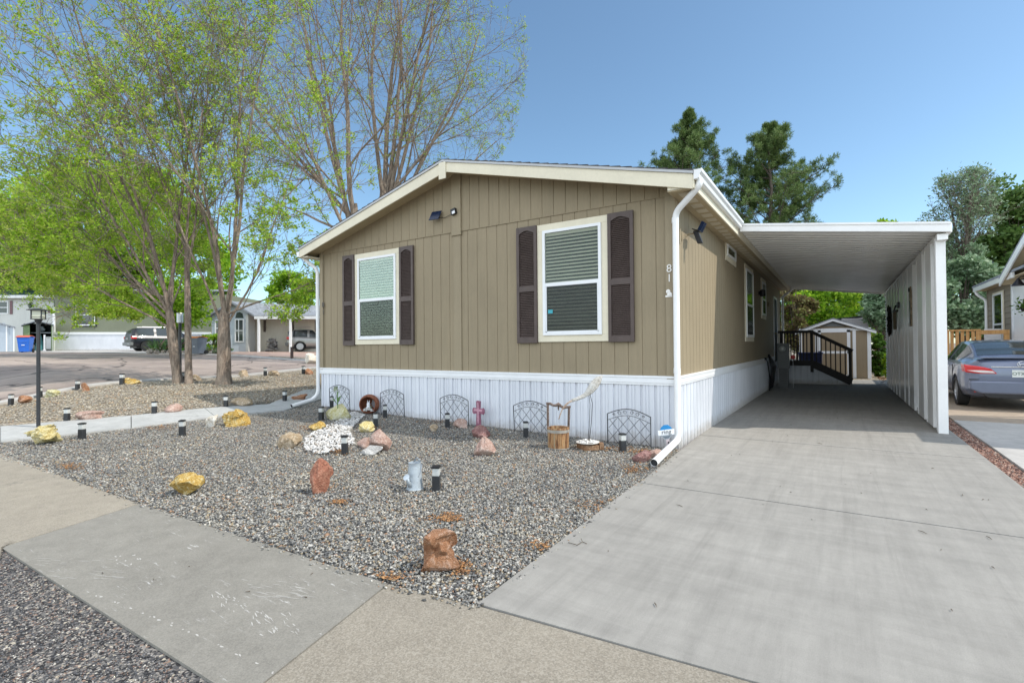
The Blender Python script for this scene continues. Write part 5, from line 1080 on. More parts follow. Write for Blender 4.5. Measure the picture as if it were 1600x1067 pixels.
leafy = [dict(n=7, ang=34, lr=.5, seg=7, wig=.1, up=-.01, taper=.35, t0=.15, rr=.5), dict(n=6, ang=38, lr=.5, seg=5, wig=.15, up=-.02, taper=.4, t0=.15, rr=.5), dict(n=5, ang=40, lr=.5, seg=4, wig=.18, up=-.03, taper=.5, t0=.1, rr=.6, leaf=2), dict(seg=3, wig=.2, up=-.05, leaf=3)]
bl = P(150, 592); bl = AT(276, 26); forked('leafier low-branched spring tree behind the twin-stemmed one', bl, ATZ(262, 465, 26), 26, 14, [(20, 400, -1, .08), (60, 330, .8, .09), (120, 300, -.8, .09), (200, 290, 1.2, .09), (260, 300, -1, .09), (330, 360, .6, .07), (100, 440, -2, .06), (170, 470, -2.5, .05)], .17, .12, ell(ATZ(150, 400, 26), (7.6, 5, 4.4)), name='spring_tree', group='spring trees on the gravel corner', clump=14, leafsize=.10, jit=.10, leafmat=LF_SPR, rs=.6, cfg=leafy, leaf_lev=2, twl=2)
T = None
# second fused trunk strand beside the thick one
# --- tall trees behind the house
for (lb_, px, d, sd, tg, r) in (('tall bare-limbed tree rising behind the left roof slope', 556, 24, 21, [(385, 190, 1, .11), (400, 20, -1, .11), (455, -60, 1, .12), (520, -60, -1.2, .12), (395, 310, 2, .07), (430, 120, -2, .09)], .22),
                         ('tall spreading tree rising behind the roof left of the peak', 598, 25, 22, [(545, -60, -1, .10), (600, -90, .8, .13), (655, -70, -1, .12), (710, -40, 1.2, .11), (760, 10, -.8, .10), (800, 90, .6, .09), (775, 160, -.6, .07), (800, 250, .5, .06), (700, 200, 1.5, .06)], .26)):
    bs = AT(px, d); forked(lb_, bs, ATZ(px, 345 if px < 580 else 315, d), d, sd, tg, r, .15, ell(ATZ(540 if px < 580 else 625, 95, d), (6.4, 6.4, 7.6)), name='tall_tree', bark=BARK, clump=7, leafsize=.085, jit=.06, rs=1.05, group='tall trees behind the house')
# --- clumpy background crowns
def bushy(name, label, px, py_top, py_bot, wpx, d, mat, n=9000, size=.22, trunk=True, seed=1, clumps=60, bark=None, group=None, cat='tree', asp=.55, shell=.55, csize=.22, core=None):
    rg = np.random.default_rng(seed); c = ATZ(px, (py_top+py_bot)/2, d); rx = wpx/2*d/FPX; rz = (py_bot-py_top)/2*d/FPX; base = AT(px, d); base.z = float(G(base.x, base.y))
    t = thing(name, label, cat, base, 0, group)
    mb = MB(); mb.tube([base+Vector((0, 0, -.1)), base.lerp(c, .5)+Vector((.1, 0, 0)), Vector(c)+Vector((0, 0, rz*.5))], [max(.05, rx*.07), max(.04, rx*.055), .02], 8)
    cc = rg.normal(size=(clumps, 3)); cc /= np.linalg.norm(cc, axis=1)[:, None]; cc *= rg.uniform(shell, 1.0, clumps)[:, None]**.6; cc[:, 2] = np.clip(cc[:, 2], -1, 1)
    ctr = np.array(c)+cc*np.array([rx, rx*.9, rz])*.86
    for q in ctr[::2]: mb.tube([base.lerp(c, .35+.4*rg.random()), Vector(q)], [max(.02, rx*.02), .008], 4, cap=False)
    mb.build('trunk', bark or BARKD, t)
    w = rg.uniform(.6, 1.35, clumps); w /= w.sum(); idx = rg.choice(clumps, n, p=w); rad = csize*min(rx, rz*1.3)*rg.uniform(.7, 1.5, clumps)
    off = rg.normal(size=(n, 3)); off /= np.linalg.norm(off, axis=1)[:, None]; off *= rg.uniform(.15, 1, n)[:, None]**.5
    pts = ctr[idx]+off*rad[idx][:, None]*np.array([1.25, 1.25, .8]); pts[:, 2] = np.maximum(pts[:, 2], base.z+.02)
    leafs('crown', pts, size, mat, t, seed=seed, aspect=asp); return t
gl_ = 'leafy trees across the street on the left'
bushy('leafy_tree', 'big bright green tree at the left picture edge', 15, 285, 500, 230, 50, LF_MID, 15000, .40, seed=31, clumps=90, group=gl_)
bushy('leafy_tree', 'bright green tree behind the white house roof', 110, 245, 480, 190, 47, LF_MID, 15000, .36, seed=32, clumps=90, group=gl_)
bushy('leafy_tree', 'rounded green tree behind the green-grey house', 225, 235, 470, 170, 50, LF_MID, 13000, .38, seed=33, clumps=80, group=gl_)
bushy('leafy_tree', 'deep green tree low behind the green-grey house', 60, 400, 500, 180, 55, LF_DARK, 7000, .45, seed=34, clumps=60, group=gl_)
bushy('leafy_tree', 'darker green tree between the two left houses', 165, 390, 500, 150, 56, LF_DARK, 7000, .45, seed=134, clumps=60, group=gl_)
bushy('leafy_tree', 'bright tree behind the thick front trunk', 325, 360, 500, 110, 46, LF_MID, 7000, .34, seed=35, clumps=50, group=gl_)
bushy('leafy_tree', 'small round bright green tree above the neighbour carport roof', 456, 418, 490, 80, 42, LF_MID, 6000, .26, seed=36, clumps=40, group=gl_)
bushy('crabapple_tree', 'low spreading tree with twisted stems beside the black car', 275, 425, 522, 120, 31.5, LF_MID, 7500, .22, seed=37, clumps=50, group=gl_, shell=.3)
# twisted bare stems of that tree
# --- pines behind the house on the right
def pine(label, px, top, d, halfw, seed, lean=0):
    rg = random.Random(seed); base = AT(px, d); topv = ATZ(px+lean, top, d); t = thing('pine_tree', label, 'tree', base, 0, 'pines behind the house'); mb = MB(); tips = []
    hgt = topv.z-base.z; tr_ = [base.lerp(topv, k)+Vector((rg.uniform(-.1, .1), 0, 0)) for k in np.linspace(0, 1, 9)]; mb.tube(tr_, [.25*(1-k)+.03 for k in np.linspace(0, 1, 9)], 8)
    R_ = halfw*d/FPX; k = .30
    while k < 1.0:
        for j in range(rg.randint(2, 4)):
            a = rg.uniform(0, 6.28); prof = min(1, (1-k)*2.3+.12)*min(1, .45+k*1.2)*rg.uniform(.55, 1.15); L = R_*prof; q = base.lerp(topv, k); d_ = Vector((math.cos(a), math.sin(a), rg.uniform(.25, .6))); pts = [q]
            for i in range(5): d_ = (d_.normalized()+Vector((rg.uniform(-.2, .2), rg.uniform(-.2, .2), .12))).normalized(); pts.append(pts[-1]+d_*L/5)
            mb.tube(pts, [.05, .04, .03, .025, .02, .01], 5, cap=False)
            for i in range(2, 6):
                for _ in range(4 if i < 5 else 5):
                    e = pts[i]+Vector((rg.uniform(-1, 1), rg.uniform(-1, 1), rg.uniform(-.3, .7)))*L*.20; mb.tube([pts[i], e], [.015, .006], 3, cap=False); tips.append(e)
        k += rg.uniform(.022, .036)
    mb.build('trunk', BARKD, t); tips = np.array([tuple(p) for p in tips]); rr_ = np.random.default_rng(seed); n = 150; pts = np.repeat(tips, n, 0); off = rr_.normal(size=pts.shape); off /= np.linalg.norm(off, axis=1)[:, None]; pts = pts+off*rr_.uniform(0, 1, (len(pts), 1))*np.array([.17, .17, .24])
    leafs('crown', pts, .155, LF_PINE, t, seed=seed, aspect=.16, up=.7); return t
pine('tall dark pine behind the eave, the left one of two pines', 1080, 185, 34, 85, 51, -6)
pine('broad ragged pine above the carport roof', 1208, 204, 33, 105, 52, -6)
# --- right hand trees
gr = 'trees behind the neighbour on the right'
CF4 = [dict(n=8, ang=30, lr=.45, seg=7, wig=.08, up=.05, taper=.35, t0=.2, rr=.5), dict(n=8, ang=35, lr=.5, seg=5, wig=.12, up=.08, taper=.4, t0=.1, rr=.5, leaf=0.2), dict(n=6, ang=38, lr=.5, seg=4, wig=.15, up=.05, taper=.5, t0=.1, rr=.5, leaf=.6), dict(seg=3, wig=.2, leaf=1)]
b_ = AT(1508, 24); forked('airy silvery green tree with dark forked stems beyond the fence', b_, ATZ(1508, 430, 24), 24, 61, [(1475, 300, .5, .07), (1500, 275, -.5, .08), (1530, 275, .6, .07), (1545, 320, -.5, .05), (1480, 380, .4, .05), (1530, 400, -.8, .05)], .13, .1, ell(ATZ(1510, 400, 24), (2.3, 2.3, 4.2)), name='silvery_tree', bark=BARKD, leafmat=LF_SILV, clump=4, leafsize=.15, jit=.10, cfg=CF4, leaf_lev=1, twl=2, group=gr, aspect=.35)
bushy('silvery_tree', 'dense silvery shrub tree filling the gap behind the orange deck', 1500, 400, 535, 130, 23, LF_SILV, 11000, .20, seed=62, clumps=70, group=gr)
bushy('leafy_tree', 'tall leafy green tree rising above the neighbour house', 1585, 255, 470, 90, 27, LF_OLIV, 8000, .26, seed=63, clumps=45, group=gr, shell=.2, csize=.3)
bushy('leafy_tree', 'olive green tree between the carport and the neighbour house', 1535, 360, 540, 140, 29, LF_OLIV, 11000, .26, seed=64, clumps=60, group=gr)
bushy('leafy_tree', 'green treetop just above the right end of the carport roof', 1455, 325, 520, 70, 34, LF_MID, 6000, .26, seed=65, clumps=35, group=gr)
bushy('leafy_tree', 'small green treetop peeking over the carport roof', 1388, 330, 450, 45, 36, LF_MID, 4000, .24, seed=66, clumps=30, group=gr)
gb = 'shrubs and trees behind the shed'
bushy('leafy_tree', 'bright green tree behind the tan shed', 1290, 430, 560, 110, 27, LF_MID, 12000, .20, seed=71, clumps=70, group=gb)
bushy('leafy_tree', 'yellow green tree behind the shed roof on the right', 1345, 425, 540, 70, 30, LF_SPR, 8000, .22, seed=72, clumps=50, group=gb)
bushy('leafy_tree', 'rusty brown-leaved tree beside the rear downspout', 1243, 425, 560, 60, 25, LF_RUST, 7000, .18, seed=73, clumps=45, group=gb)
bushy('silvery_shrub', 'grey-green shrub at the right end of the shed', 1378, 445, 525, 60, 22.5, LF_SILV, 8000, .15, seed=74, clumps=45, group=gb)
bushy('evergreen_hedge', 'dark green hedge plant right of the shed', 1372, 515, 592, 26, 21.0, LF_DARK, 6000, .10, seed=75, clumps=40, group=gb, cat='hedge')
bushy('evergreen_hedge', 'columnar light green evergreen by the carport wall', 1388, 545, 594, 14, 20.0, LF_MID, 5000, .08, seed=76, clumps=30, group=gb, cat='hedge')
bushy('leafy_tree', 'dark tree filling the far background behind the shed', 1310, 400, 560, 220, 44, LF_DARK, 9000, .5, seed=77, clumps=70, group=gb)
# ================================================================= VEHICLES
def m_car(name, col, metal=.5, rough=.25, coat=.8):
    b = NB(name); b.set(b.b.inputs['Coat Weight'], coat); b.set(b.b.inputs['Coat Roughness'], .04); n = b.noise(2, 3); c = b.ramp(n, [(.3, tuple(v*.93 for v in col)), (.7, tuple(min(1, v*1.05) for v in col))]); return b.fin(c, rough, metal)
M_TYRE = paint('tyre_rubber', (.018, .018, .018), .8, .2, 20); M_RIM = paint('alloy_rim', (.50, .51, .53), .3, .05, metal=.7); M_RIMD = paint('dark_alloy_rim', (.07, .07, .075), .35, .1, metal=.5)
M_CGLASS = NB('car_glass'); M_CGLASS = M_CGLASS.fin((.025, .035, .04), .04, 0, .8); M_RED = paint('tail_lamp_red', (.55, .015, .02), .15, .1, 8, spec=.8); M_CHROME = paint('chrome', (.75, .77, .8), .12, .02, metal=1)
def car(name, label, loc, rz, st, wheels, wr, col, rimm, width, rear, glass, cat='car'):
    """st: stations (y, z_bottom, z_belt, z_top, half width at belt, half width at top); +y is the front"""
    st = np.array(st, float); ys = np.unique(np.concatenate([np.linspace(st[0, 0], st[-1, 0], 64), st[:, 0]])); I_ = np.stack([np.interp(ys, st[:, 0], st[:, k]) for k in range(1, 6)], 1)
    for _ in range(3): I_[2:-2] = (I_[1:-3]+2*I_[2:-2]+I_[3:-1])/4
    t = thing(name, label, cat, loc, rz); M4 = BASE[t.name]; rings = []
    for y, (zb, zm, zt, wb, wt) in zip(ys, I_):
        hgt = zm-zb; half = [(0, zb), (wb*.80, zb), (wb*.93, zb+.05), (wb*.985, zb+.25*hgt), (wb, zb+.5*hgt), (wb*.995, zb+.72*hgt), (wb*.975, zb+.9*hgt), (wb*.93, zm)]
        a, b_ = (wb*.915, zm+.01), (wt, max(zm+.012, zt-.07)); half += [(a[0]+(b_[0]-a[0])*k, a[1]+(b_[1]-a[1])*k) for k in (.08, .5, 1)]
        half += [(wt*.94, max(zm+.014, zt-.02)), (wt*.7, zt), (0, zt+.012)]
        rings.append(half)
    nh = len(rings[0]); V, nr = [], 2*nh-2
    for y, h_ in zip(ys, rings):
        full = [(x, z) for x, z in h_]+[(-x, z) for x, z in h_[-2:0:-1]]
        V += [M4@Vector((x, y, z)) for x, z in full]
    F = [(i*nr+k, (i+1)*nr+k, (i+1)*nr+(k+1) % nr, i*nr+(k+1) % nr) for i in range(len(ys)-1) for k in range(nr)]
    mb = MB(); mb.add(V, F+[tuple(range(nr)), tuple(range(len(V)-1, len(V)-nr-1, -1))]); body = mb.build('body', col, t, smooth=50)
    # cut wheel arches
    cut = MB()
    for wy in wheels:
        for s_ in (-1, 1): cut.lathe(M4@Vector((s_*(width/2-.26), wy, wr)), [(wr*1.16, 0), (wr*1.16, .5)], 28, M4.to_3x3()@Vector((s_, 0, 0)))
    co_ = cut.build('arch_cutter', M_BLACK, t); bmod = body.modifiers.new('b', 'BOOLEAN'); bmod.object = co_; bmod.operation = 'DIFFERENCE'; bmod.solver = 'EXACT'
    dg = bpy.context.evaluated_depsgraph_get(); dg.update(); me = bpy.data.meshes.new_from_object(body.evaluated_get(dg)); body.modifiers.clear(); body.data = me; bpy.data.objects.remove(co_)
    mb = MB(); yb0, yb1 = st[0, 0]+.35, st[-1, 0]-.35
    a_ = [M4@Vector(v) for v in ((-width*.40, yb0, .22), (width*.40, yb0, .22), (width*.40, yb1, .22), (-width*.40, yb1, .22))]; mb.prism(a_, (0, 0, .30)); mb.build('underbody', M_BLACK, t)
    def patch(nm, i0, i1, k0, k1, mat, off, inset=0.0):
        """skin patch lifted off the body: stations y in [i0,i1], ring indices [k0,k1] on both sides"""
        sel = [i for i, y in enumerate(ys) if i0 <= y <= i1]
        for s_ in (1, -1):
            mb = MB(); vs = []
            for i in sel:
                h_ = rings[i]
                for k in range(k0, k1+1):
                    x, z = h_[k]; xa, za = h_[max(k-1, 0)]; xb, zb_ = h_[min(k+1, nh-1)]; tx, tz = xb-xa, zb_-za; L = math.hypot(tx, tz)+1e-9; vs.append(M4@Vector((s_*(x+tz/L*off), ys[i], z-tx/L*off)))
            w_ = k1-k0+1; fs = [(i*w_+k, (i+1)*w_+k, (i+1)*w_+k+1, i*w_+k+1) for i in range(len(sel)-1) for k in range(w_-1)]
            mb.add(vs, fs if s_ > 0 else [f[::-1] for f in fs]); mb.build(nm, mat, t, smooth=True)
            if k1 == nh-1 and s_ < 0: pass
    for (y0, y1) in glass['side']: patch('side_window', y0, y1, 8, 10, M_CGLASS, .006)
    for nm, (y0, y1) in glass['ends'].items():
        sel = [i for i, y in enumerate(ys) if y0 <= y <= y1]; mb = MB(); vs = []; cols = [-.90, -.6, -.3, 0, .3, .6, .90]
        for i in sel:
            zt, wt = I_[i][2], I_[i][4]
            for c_ in cols:
                x = wt*c_; z = np.interp(abs(x), [0, wt*.7, wt*.94], [zt+.012, zt, zt-.02]); vs.append(M4@Vector((x, ys[i], z+.008)))
        w_ = len(cols); mb.add(vs, [(i*w_+k, i*w_+k+1, (i+1)*w_+k+1, (i+1)*w_+k) for i in range(len(sel)-1) for k in range(w_-1)]); mb.build(nm, M_CGLASS, t, smooth=True)
    for wy in wheels:
        for s_ in (-1, 1):
            c = M4@Vector((s_*(width/2-.205), wy, wr)); ax = M4.to_3x3()@Vector((s_, 0, 0)); mb = MB()
            mb.lathe(c, [(wr*.66, 0), (wr*.93, 0), (wr, .02), (wr, .175), (wr*.95, .195), (wr*.70, .20), (wr*.66, .185)], 36, ax, cap=False); w = mb.build('wheel', M_TYRE, t, smooth=40)
            mb = MB(); mb.lathe(c+ax*.14, [(wr*.67, .045), (wr*.62, .048), (wr*.60, .0), (0.001, .0)], 30, ax, cap=False); u_ = M4.to_3x3()@Vector((0, 1, 0)); z_ = Vector((0, 0, 1))
            for k in range(10):
                a = k/10*6.283+.2; dr_ = u_*math.cos(a)+z_*math.sin(a); sd_ = ax.cross(dr_); mb.obox(c+ax*.165+dr_*wr*.34, dr_*wr*.29, sd_*wr*.05, ax*.012)
            mb.lathe(c+ax*.14, [(wr*.15, 0), (wr*.14, .045), (0.001, .048)], 14, ax, cap=False); mb.build('rim', rimm, w, smooth=40)
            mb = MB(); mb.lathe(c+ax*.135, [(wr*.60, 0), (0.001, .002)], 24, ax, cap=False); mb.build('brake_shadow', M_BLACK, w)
    T3 = M4.to_3x3()
    def pr(nm, pts, y, dy, mat, parent=t, bev=.006):
        mb = MB(); mb.prism([M4@Vector((x, y, z)) for x, z in pts], T3@Vector((0, dy, 0))); return mb.build(nm, mat, parent, bevel=bev)
    rear(t, M4, pr, patch, body); return t
# --- grey-blue sedan on the neighbour's pad, seen from behind
M_SEDAN = m_car('blue_grey_paint', (.125, .15, .22), .45, .3)
ST = [(-2.28, .42, .80, .90, .62, .48), (-2.24, .33, .86, .98, .76, .62), (-2.12, .27, .90, 1.05, .84, .68), (-1.9, .24, .93, 1.075, .875, .66), (-1.62, .22, .95, 1.08, .885, .62), (-1.3, .21, .95, 1.22, .888, .58), (-.85, .2, .95, 1.385, .89, .56), (-.3, .2, .94, 1.435, .89, .56), (.2, .2, .93, 1.43, .89, .56), (.55, .2, .92, 1.37, .885, .57), (1.0, .2, .91, 1.16, .88, .62), (1.35, .2, .88, .99, .87, .68), (1.8, .22, .82, .90, .84, .66), (2.1, .26, .70, .78, .76, .58), (2.26, .36, .58, .66, .58, .42)]
def sedan_rear(t, M4, pr, patch, body):
    for s_ in (1, -1):
        L = pr('tail_lamp', [(s_*.88, .93), (s_*.86, .77), (s_*.60, .74), (s_*.36, .745), (s_*.46, .85), (s_*.62, .89)], -2.295, .36, M_RED, bev=.02)
        pr('lamp_lens', [(s_*.84, .81), (s_*.62, .765), (s_*.40, .762), (s_*.44, .80), (s_*.62, .815)], -2.303, .01, paint('clear_lens', (.75, .72, .72), .15), L, .002)
        pr('reflector', [(s_*.72, .405), (s_*.72, .36), (s_*.44, .36), (s_*.48, .405)], -2.262, .04, M_RED, bev=.004)
    pr('chrome_strip', [(-.46, .875), (.46, .875), (.46, .895), (-.46, .895)], -2.298, .06, M_CHROME, bev=.003)
    pr('plate_recess', [(-.33, .64), (.33, .64), (.36, .86), (-.36, .86)], -2.268, .03, M_SEDAN, bev=.02)
    pr('bumper_gap', [(-.80, .615), (.80, .615), (.80, .63), (-.80, .63)], -2.274, .05, M_BLACK, bev=0)
    bp = pr('bumper', [(-.80, .60), (.80, .60), (.80, .42), (.62, .33), (-.62, .33), (-.80, .42)], -2.30, .10, M_SEDAN, bev=.035)
    pr('bumper_valance', [(-.62, .345), (.62, .345), (.50, .25), (-.50, .25)], -2.285, .10, M_BLACK, bev=.01)
    pl = pr('licence_plate', [(-.15, .68), (.15, .68), (.15, .83), (-.15, .83)], -2.281, .01, paint('plate_white', (.68, .72, .70), .4), bev=.003)
    R3 = M4.to_3x3(); text('plate_lettering', 'OTX·84', M4@Vector((0, -2.284, .75)), .088, (R3@Vector((1, 0, 0)), Vector((0, 0, 1)), R3@Vector((0, -1, 0))), paint('plate_green', (.03, .10, .07), .5), pl, .0006)
    mb = MB(); e = [M4@Vector((x, -2.305, z)) for x, z in ((-.055, .98), (-.035, .915))]; e2 = [M4@Vector((x, -2.305, z)) for x, z in ((.055, .98), (.035, .915))]; f_ = [M4@Vector((x, -2.305, .943)) for x in (-.043, .043)]
    for q in (e, e2, f_): mb.tube(q, .009, 8)
    mb.tube([M4@Vector((.075*math.cos(a)*(1-.12*math.sin(a)), -2.300, .948+.055*math.sin(a))) for a in np.linspace(0, 6.283, 25)], .005, 6, cap=False); mb.build('rear_emblem', M_CHROME, t, smooth=40)
    pr('trunk_lip', [(-.66, 1.055), (.66, 1.055), (.60, 1.085), (-.60, 1.085)], -2.20, .16, M_SEDAN, bev=.01)
    for s_ in (1, -1):
        mb = MB(); mb.obox(M4@Vector((s_*.98, .72, .98)), M4.to_3x3()@Vector((.09, 0, 0)), M4.to_3x3()@Vector((0, .05, 0)), (0, 0, .06)); mb.build('wing_mirror', M_SEDAN, t, bevel=.02)
        for y in (-.55, .35):
            mb = MB(); mb.obox(M4@Vector((s_*.895, y, .84)), M4.to_3x3()@Vector((.012, 0, 0)), M4.to_3x3()@Vector((0, .09, 0)), (0, 0, .014)); mb.build('door_handle', M_CHROME, t, bevel=.004)
        mb = MB()
        for y in (-1.05, -.08, .95): mb.obox(M4@Vector((s_*.886, y, .60)), M4.to_3x3()@Vector((.008, 0, 0)), M4.to_3x3()@Vector((0, .004, 0)), (0, 0, .30))
        mb.build('door_seam', M_BLACK, t)
sedan_c = HIT(1503, 633, 'z', 0.0)
car('parked_sedan', 'blue-grey sedan parked nose-in beside the carport, seen from behind', (4.90, sedan_c.y+1.42, .003), 0.0, ST, (-1.35, 1.33), .325, M_SEDAN, M_RIM, 1.77, sedan_rear, dict(side=[(-1.28, -.12), (-.02, .95)], ends=dict(rear_window=(-1.56, -.80), windscreen=(.52, 1.3))))
# --- SUVs across the street
SU = [(-2.35, .55, .92, 1.05, .74, .60), (-2.30, .42, 1.0, 1.22, .88, .68), (-2.18, .36, 1.05, 1.50, .93, .68), (-1.95, .34, 1.06, 1.68, .94, .68), (-1.5, .32, 1.06, 1.73, .945, .67), (0, .3, 1.04, 1.75, .95, .67), (.5, .3, 1.03, 1.71, .95, .67), (.95, .3, 1.02, 1.42, .94, .70), (1.3, .3, 1.0, 1.13, .93, .76), (1.9, .32, .95, 1.05, .91, .72), (2.25, .38, .82, .92, .84, .6), (2.38, .5, .7, .8, .66, .45)]
def suv_rear(paintm):
    def f(t, M4, pr, patch, body):
        for s_ in (1, -1): pr('tail_lamp', [(s_*.95, 1.08), (s_*.95, .90), (s_*.62, .90), (s_*.66, 1.08)], -2.33, .30, M_RED, bev=.02)
        pr('rear_glass', [(-.70, 1.12), (.70, 1.12), (.60, 1.50), (-.60, 1.50)], -2.26, .06, M_CGLASS, bev=.01); pr('bumper', [(-.88, .42), (.88, .42), (.92, .66), (-.92, .66)], -2.42, .2, M_GREYM, bev=.03)
        pr('licence_plate', [(-.17, .84), (.17, .84), (.17, .99), (-.17, .99)], -2.37, .05, paint('plate_dull', (.32, .33, .33), .5), bev=.003); pr('bumper_sticker', [(.30, .50), (.62, .50), (.62, .60), (.30, .60)], -2.43, .01, paint('plate_dull', (.32, .33, .33), .5), bev=0)
        for s_ in (1, -1):
            mb = MB(); mb.tube([M4@Vector((s_*.60, -1.6, 1.78)), M4@Vector((s_*.60, .2, 1.80))], .025, 6); mb.build('roof_rail', M_RIM, t)
    return f
dk = 37.0; c = AT(208, dk); a_ = math.radians(52); hd = Vector((RR[0], RR[1], 0)).normalized()*math.cos(a_)+Vector((FF[0], FF[1], 0)).normalized()*math.sin(a_)
ctr = c+hd*2.0; ctr.z = c.z+.01
car('parked_suv', 'black sport utility car parked in front of the green-grey house', ctr, math.atan2(-hd.x, hd.y), SU, (-1.42, 1.45), .37, m_car('black_paint', (.006, .007, .012), .0, .30, .08), M_RIMD, 1.9, suv_rear(0), dict(side=[(-1.95, -.9), (-.8, .1), (.2, .95)], ends=dict(windscreen=(.6, 1.25))))
dk = 37.5; c = AT(447, dk); a_ = math.radians(18); hd = Vector((RR[0], RR[1], 0)).normalized()*math.cos(a_)+Vector((FF[0], FF[1], 0)).normalized()*math.sin(a_)
ctr = c+hd*2.45+Vector((0, 0, .01))
SU2 = [(y, a*.95, b_*.95, c_*.94, d_*.96, e*.97) for (y, a, b_, c_, d_, e) in SU]
car('parked_suv', 'silver sport utility car under the white neighbour carport', ctr, math.atan2(-hd.x, hd.y), SU2, (-1.42, 1.45), .37, m_car('silver_paint', (.38, .375, .36), .6, .3), M_RIM, 1.84, suv_rear(0), dict(side=[(-1.95, -.9), (-.8, .1), (.2, .95)], ends=dict(windscreen=(.6, 1.25))))
# ================================================================= HOUSES ACROSS THE STREET (built in a frame facing the street)
AZ = -YAW; fx = Vector((RR[0], RR[1], 0)).normalized(); fy = Vector((FF[0], FF[1], 0)).normalized()
class Fr:   # local frame at a given depth: x along the picture, y away, z up; px/py give world points on that plane
    def __init__(s, d, px0=None):   # px0: push depth back along the ray through that column, for things far off to the side
        s.d = d; s.f = fy
        if px0 is not None: r_ = ray(px0, 540); s.f = Vector((r_[0], r_[1], 0)).normalized()
    def X(s, px, py, back=0.0): return ATZ(px, py, s.d)+s.f*back
def wallquad(mb, fr, p, back=0.0, th=.15):
    pts = [fr.X(px, py, back) for px, py in p]; mb.prism(pts, fy*th); return mb
def fbox(mb, fr, px0, px1, py0, py1, b0, b1):
    a = [fr.X(px, py, b0) for px, py in ((px0, py1), (px1, py1), (px1, py0), (px0, py0))]; mb.prism(a, fr.f*(b1-b0)); return mb
def fpart(nm, mat, parent, fr, *boxes, bevel=0.0):
    mb = MB()
    for b_ in boxes: fbox(mb, fr, *b_)
    return mb.build(nm, mat, parent, bevel=bevel)
def fwin(parent, fr, x0, x1, y0, y1, trim=M_WHITE, out=.06):
    tw = 1.6; w = fpart('window', trim, parent, fr, (x0-tw, x1+tw, y0-tw, y0, -out, .0), (x0-tw, x1+tw, y1, y1+tw, -out, .0), (x0-tw, x0, y0, y1, -out, 0), (x1, x1+tw, y0, y1, -out, 0), (x0, x1, (y0+y1)/2-.6, (y0+y1)/2+.6, -out+.01, 0))
    fpart('pane', M_WGL, w, fr, (x0, x1, y0, y1, -.03, -.01)); return w
M_WGL = NB('far_window'); M_WGL = M_WGL.fin((.05, .06, .065), .08, 0, .8)
M_GRN = m_siding('green_grey_siding', (.20, .215, .15)); M_OFFW = m_siding('off_white_siding', (.62, .63, .60)); M_PALE = m_siding('pale_blue_siding', (.50, .55, .60)); M_BEIGE = m_siding('beige_siding', (.60, .50, .38)); M_CRM = m_siding('cream_siding', (.60, .56, .48))
M_GSH = paint('grey_roof', (.26, .28, .31), .9, .3, 6, .5, 30); M_DGR = paint('dark_green_roof', (.05, .10, .10), .8, .3, 6)
fr = Fr(41); t = thing('green_house', 'long green-grey house with one white window and tall white skirting', 'house', AT(190, 41))
fpart('wall', M_GRN, t, fr, (85, 330, 456, 521, 0, 8)); fpart('skirting', M_SKIRT, t, fr, (84, 330, 521, 550, -.05, .4)); fpart('corner_board', M_WHITE, t, fr, (83.5, 86.5, 480, 550, -.08, .0)); fpart('belt_trim', M_WHITE, t, fr, (84, 330, 519, 522.5, -.10, -.01))
fwin(t, fr, 120, 148, 477, 507); mb = MB(); pts = [fr.X(80, 457, -.5), fr.X(335, 457, -.5), fr.X(335, 446, 4), fr.X(80, 446, 4)]; mb.prism(pts, (0, 0, .12)); mb.build('roof', M_GSH, t)
fpart('window_trim', M_DKMET, t, fr, (116.5, 118.4, 473.5, 510.5, -.07, 0), (149.6, 151.5, 473.5, 510.5, -.07, 0), (118.4, 149.6, 508.6, 510.5, -.07, 0))
fr = Fr(46, 84); t = thing('white_house', 'off-white house with dark green roof and maroon shutters at the left edge', 'house', AT(30, 46))
fpart('wall', M_OFFW, t, fr, (-60, 84, 466, 552, 0, 6)); fwin(t, fr, -8, 11, 472, 489); fpart('shutter', paint('maroon_shutter', (.18, .10, .11), .5), t, fr, (15, 19.5, 470, 491, -.06, 0)); fpart('shutter', paint('maroon_shutter', (.18, .10, .11), .5), t, fr, (74.5, 78, 479, 489, -.06, 0))
fpart('fascia', M_WHITE, t, fr, (-62, 84, 462, 466.5, -.6, -.5)); mb = MB(); mb.prism([fr.X(-62, 462, -.6), fr.X(84, 468, -.6), fr.X(84, 452, 3), fr.X(-62, 447, 3)], (0, 0, .12)); mb.build('roof', M_DGR, t)
c = ATZ(48.5, 477, 45.7); t = thing('round_leaf_wreath', 'round dark green wreath on the off-white house wall', 'wreath', c); mb = MB(); rg = random.Random(5)
for k in range(60): a = rg.uniform(0, 6.28); r = rg.uniform(.0, .26); q = c+fx*math.cos(a)*r+Vector((0, 0, math.sin(a)*r)); mb.tube([q, q+fx*rg.uniform(-.1, .1)+Vector((0, 0, rg.uniform(-.1, .1)))-fy*.08], [.04, .01], 5)
mb.build('leaves', paint('wreath_green', (.04, .09, .04), .8), t)
fr = Fr(36.5, 14); t = thing('grey_clapboard_shed', 'grey clapboard shed with white corner trim at the far left edge', 'shed', AT(5, 36.5))
mb = MB(); z = 551
while z > 506: fbox(mb, fr, -30, 14 if z > 512 else 8, z-2.6, z, -.03, 0); z -= 2.9
fbox(mb, fr, -30, 14, 509, 551, 0, 2.0); mb.build('clapboard', m_siding('grey_clapboard', (.46, .52, .58)), t); fpart('trim', M_WHITE, t, fr, (9, 11.5, 508, 551, -.06, -.03), (20.5, 22.5, 510, 551, -.06, -.03))
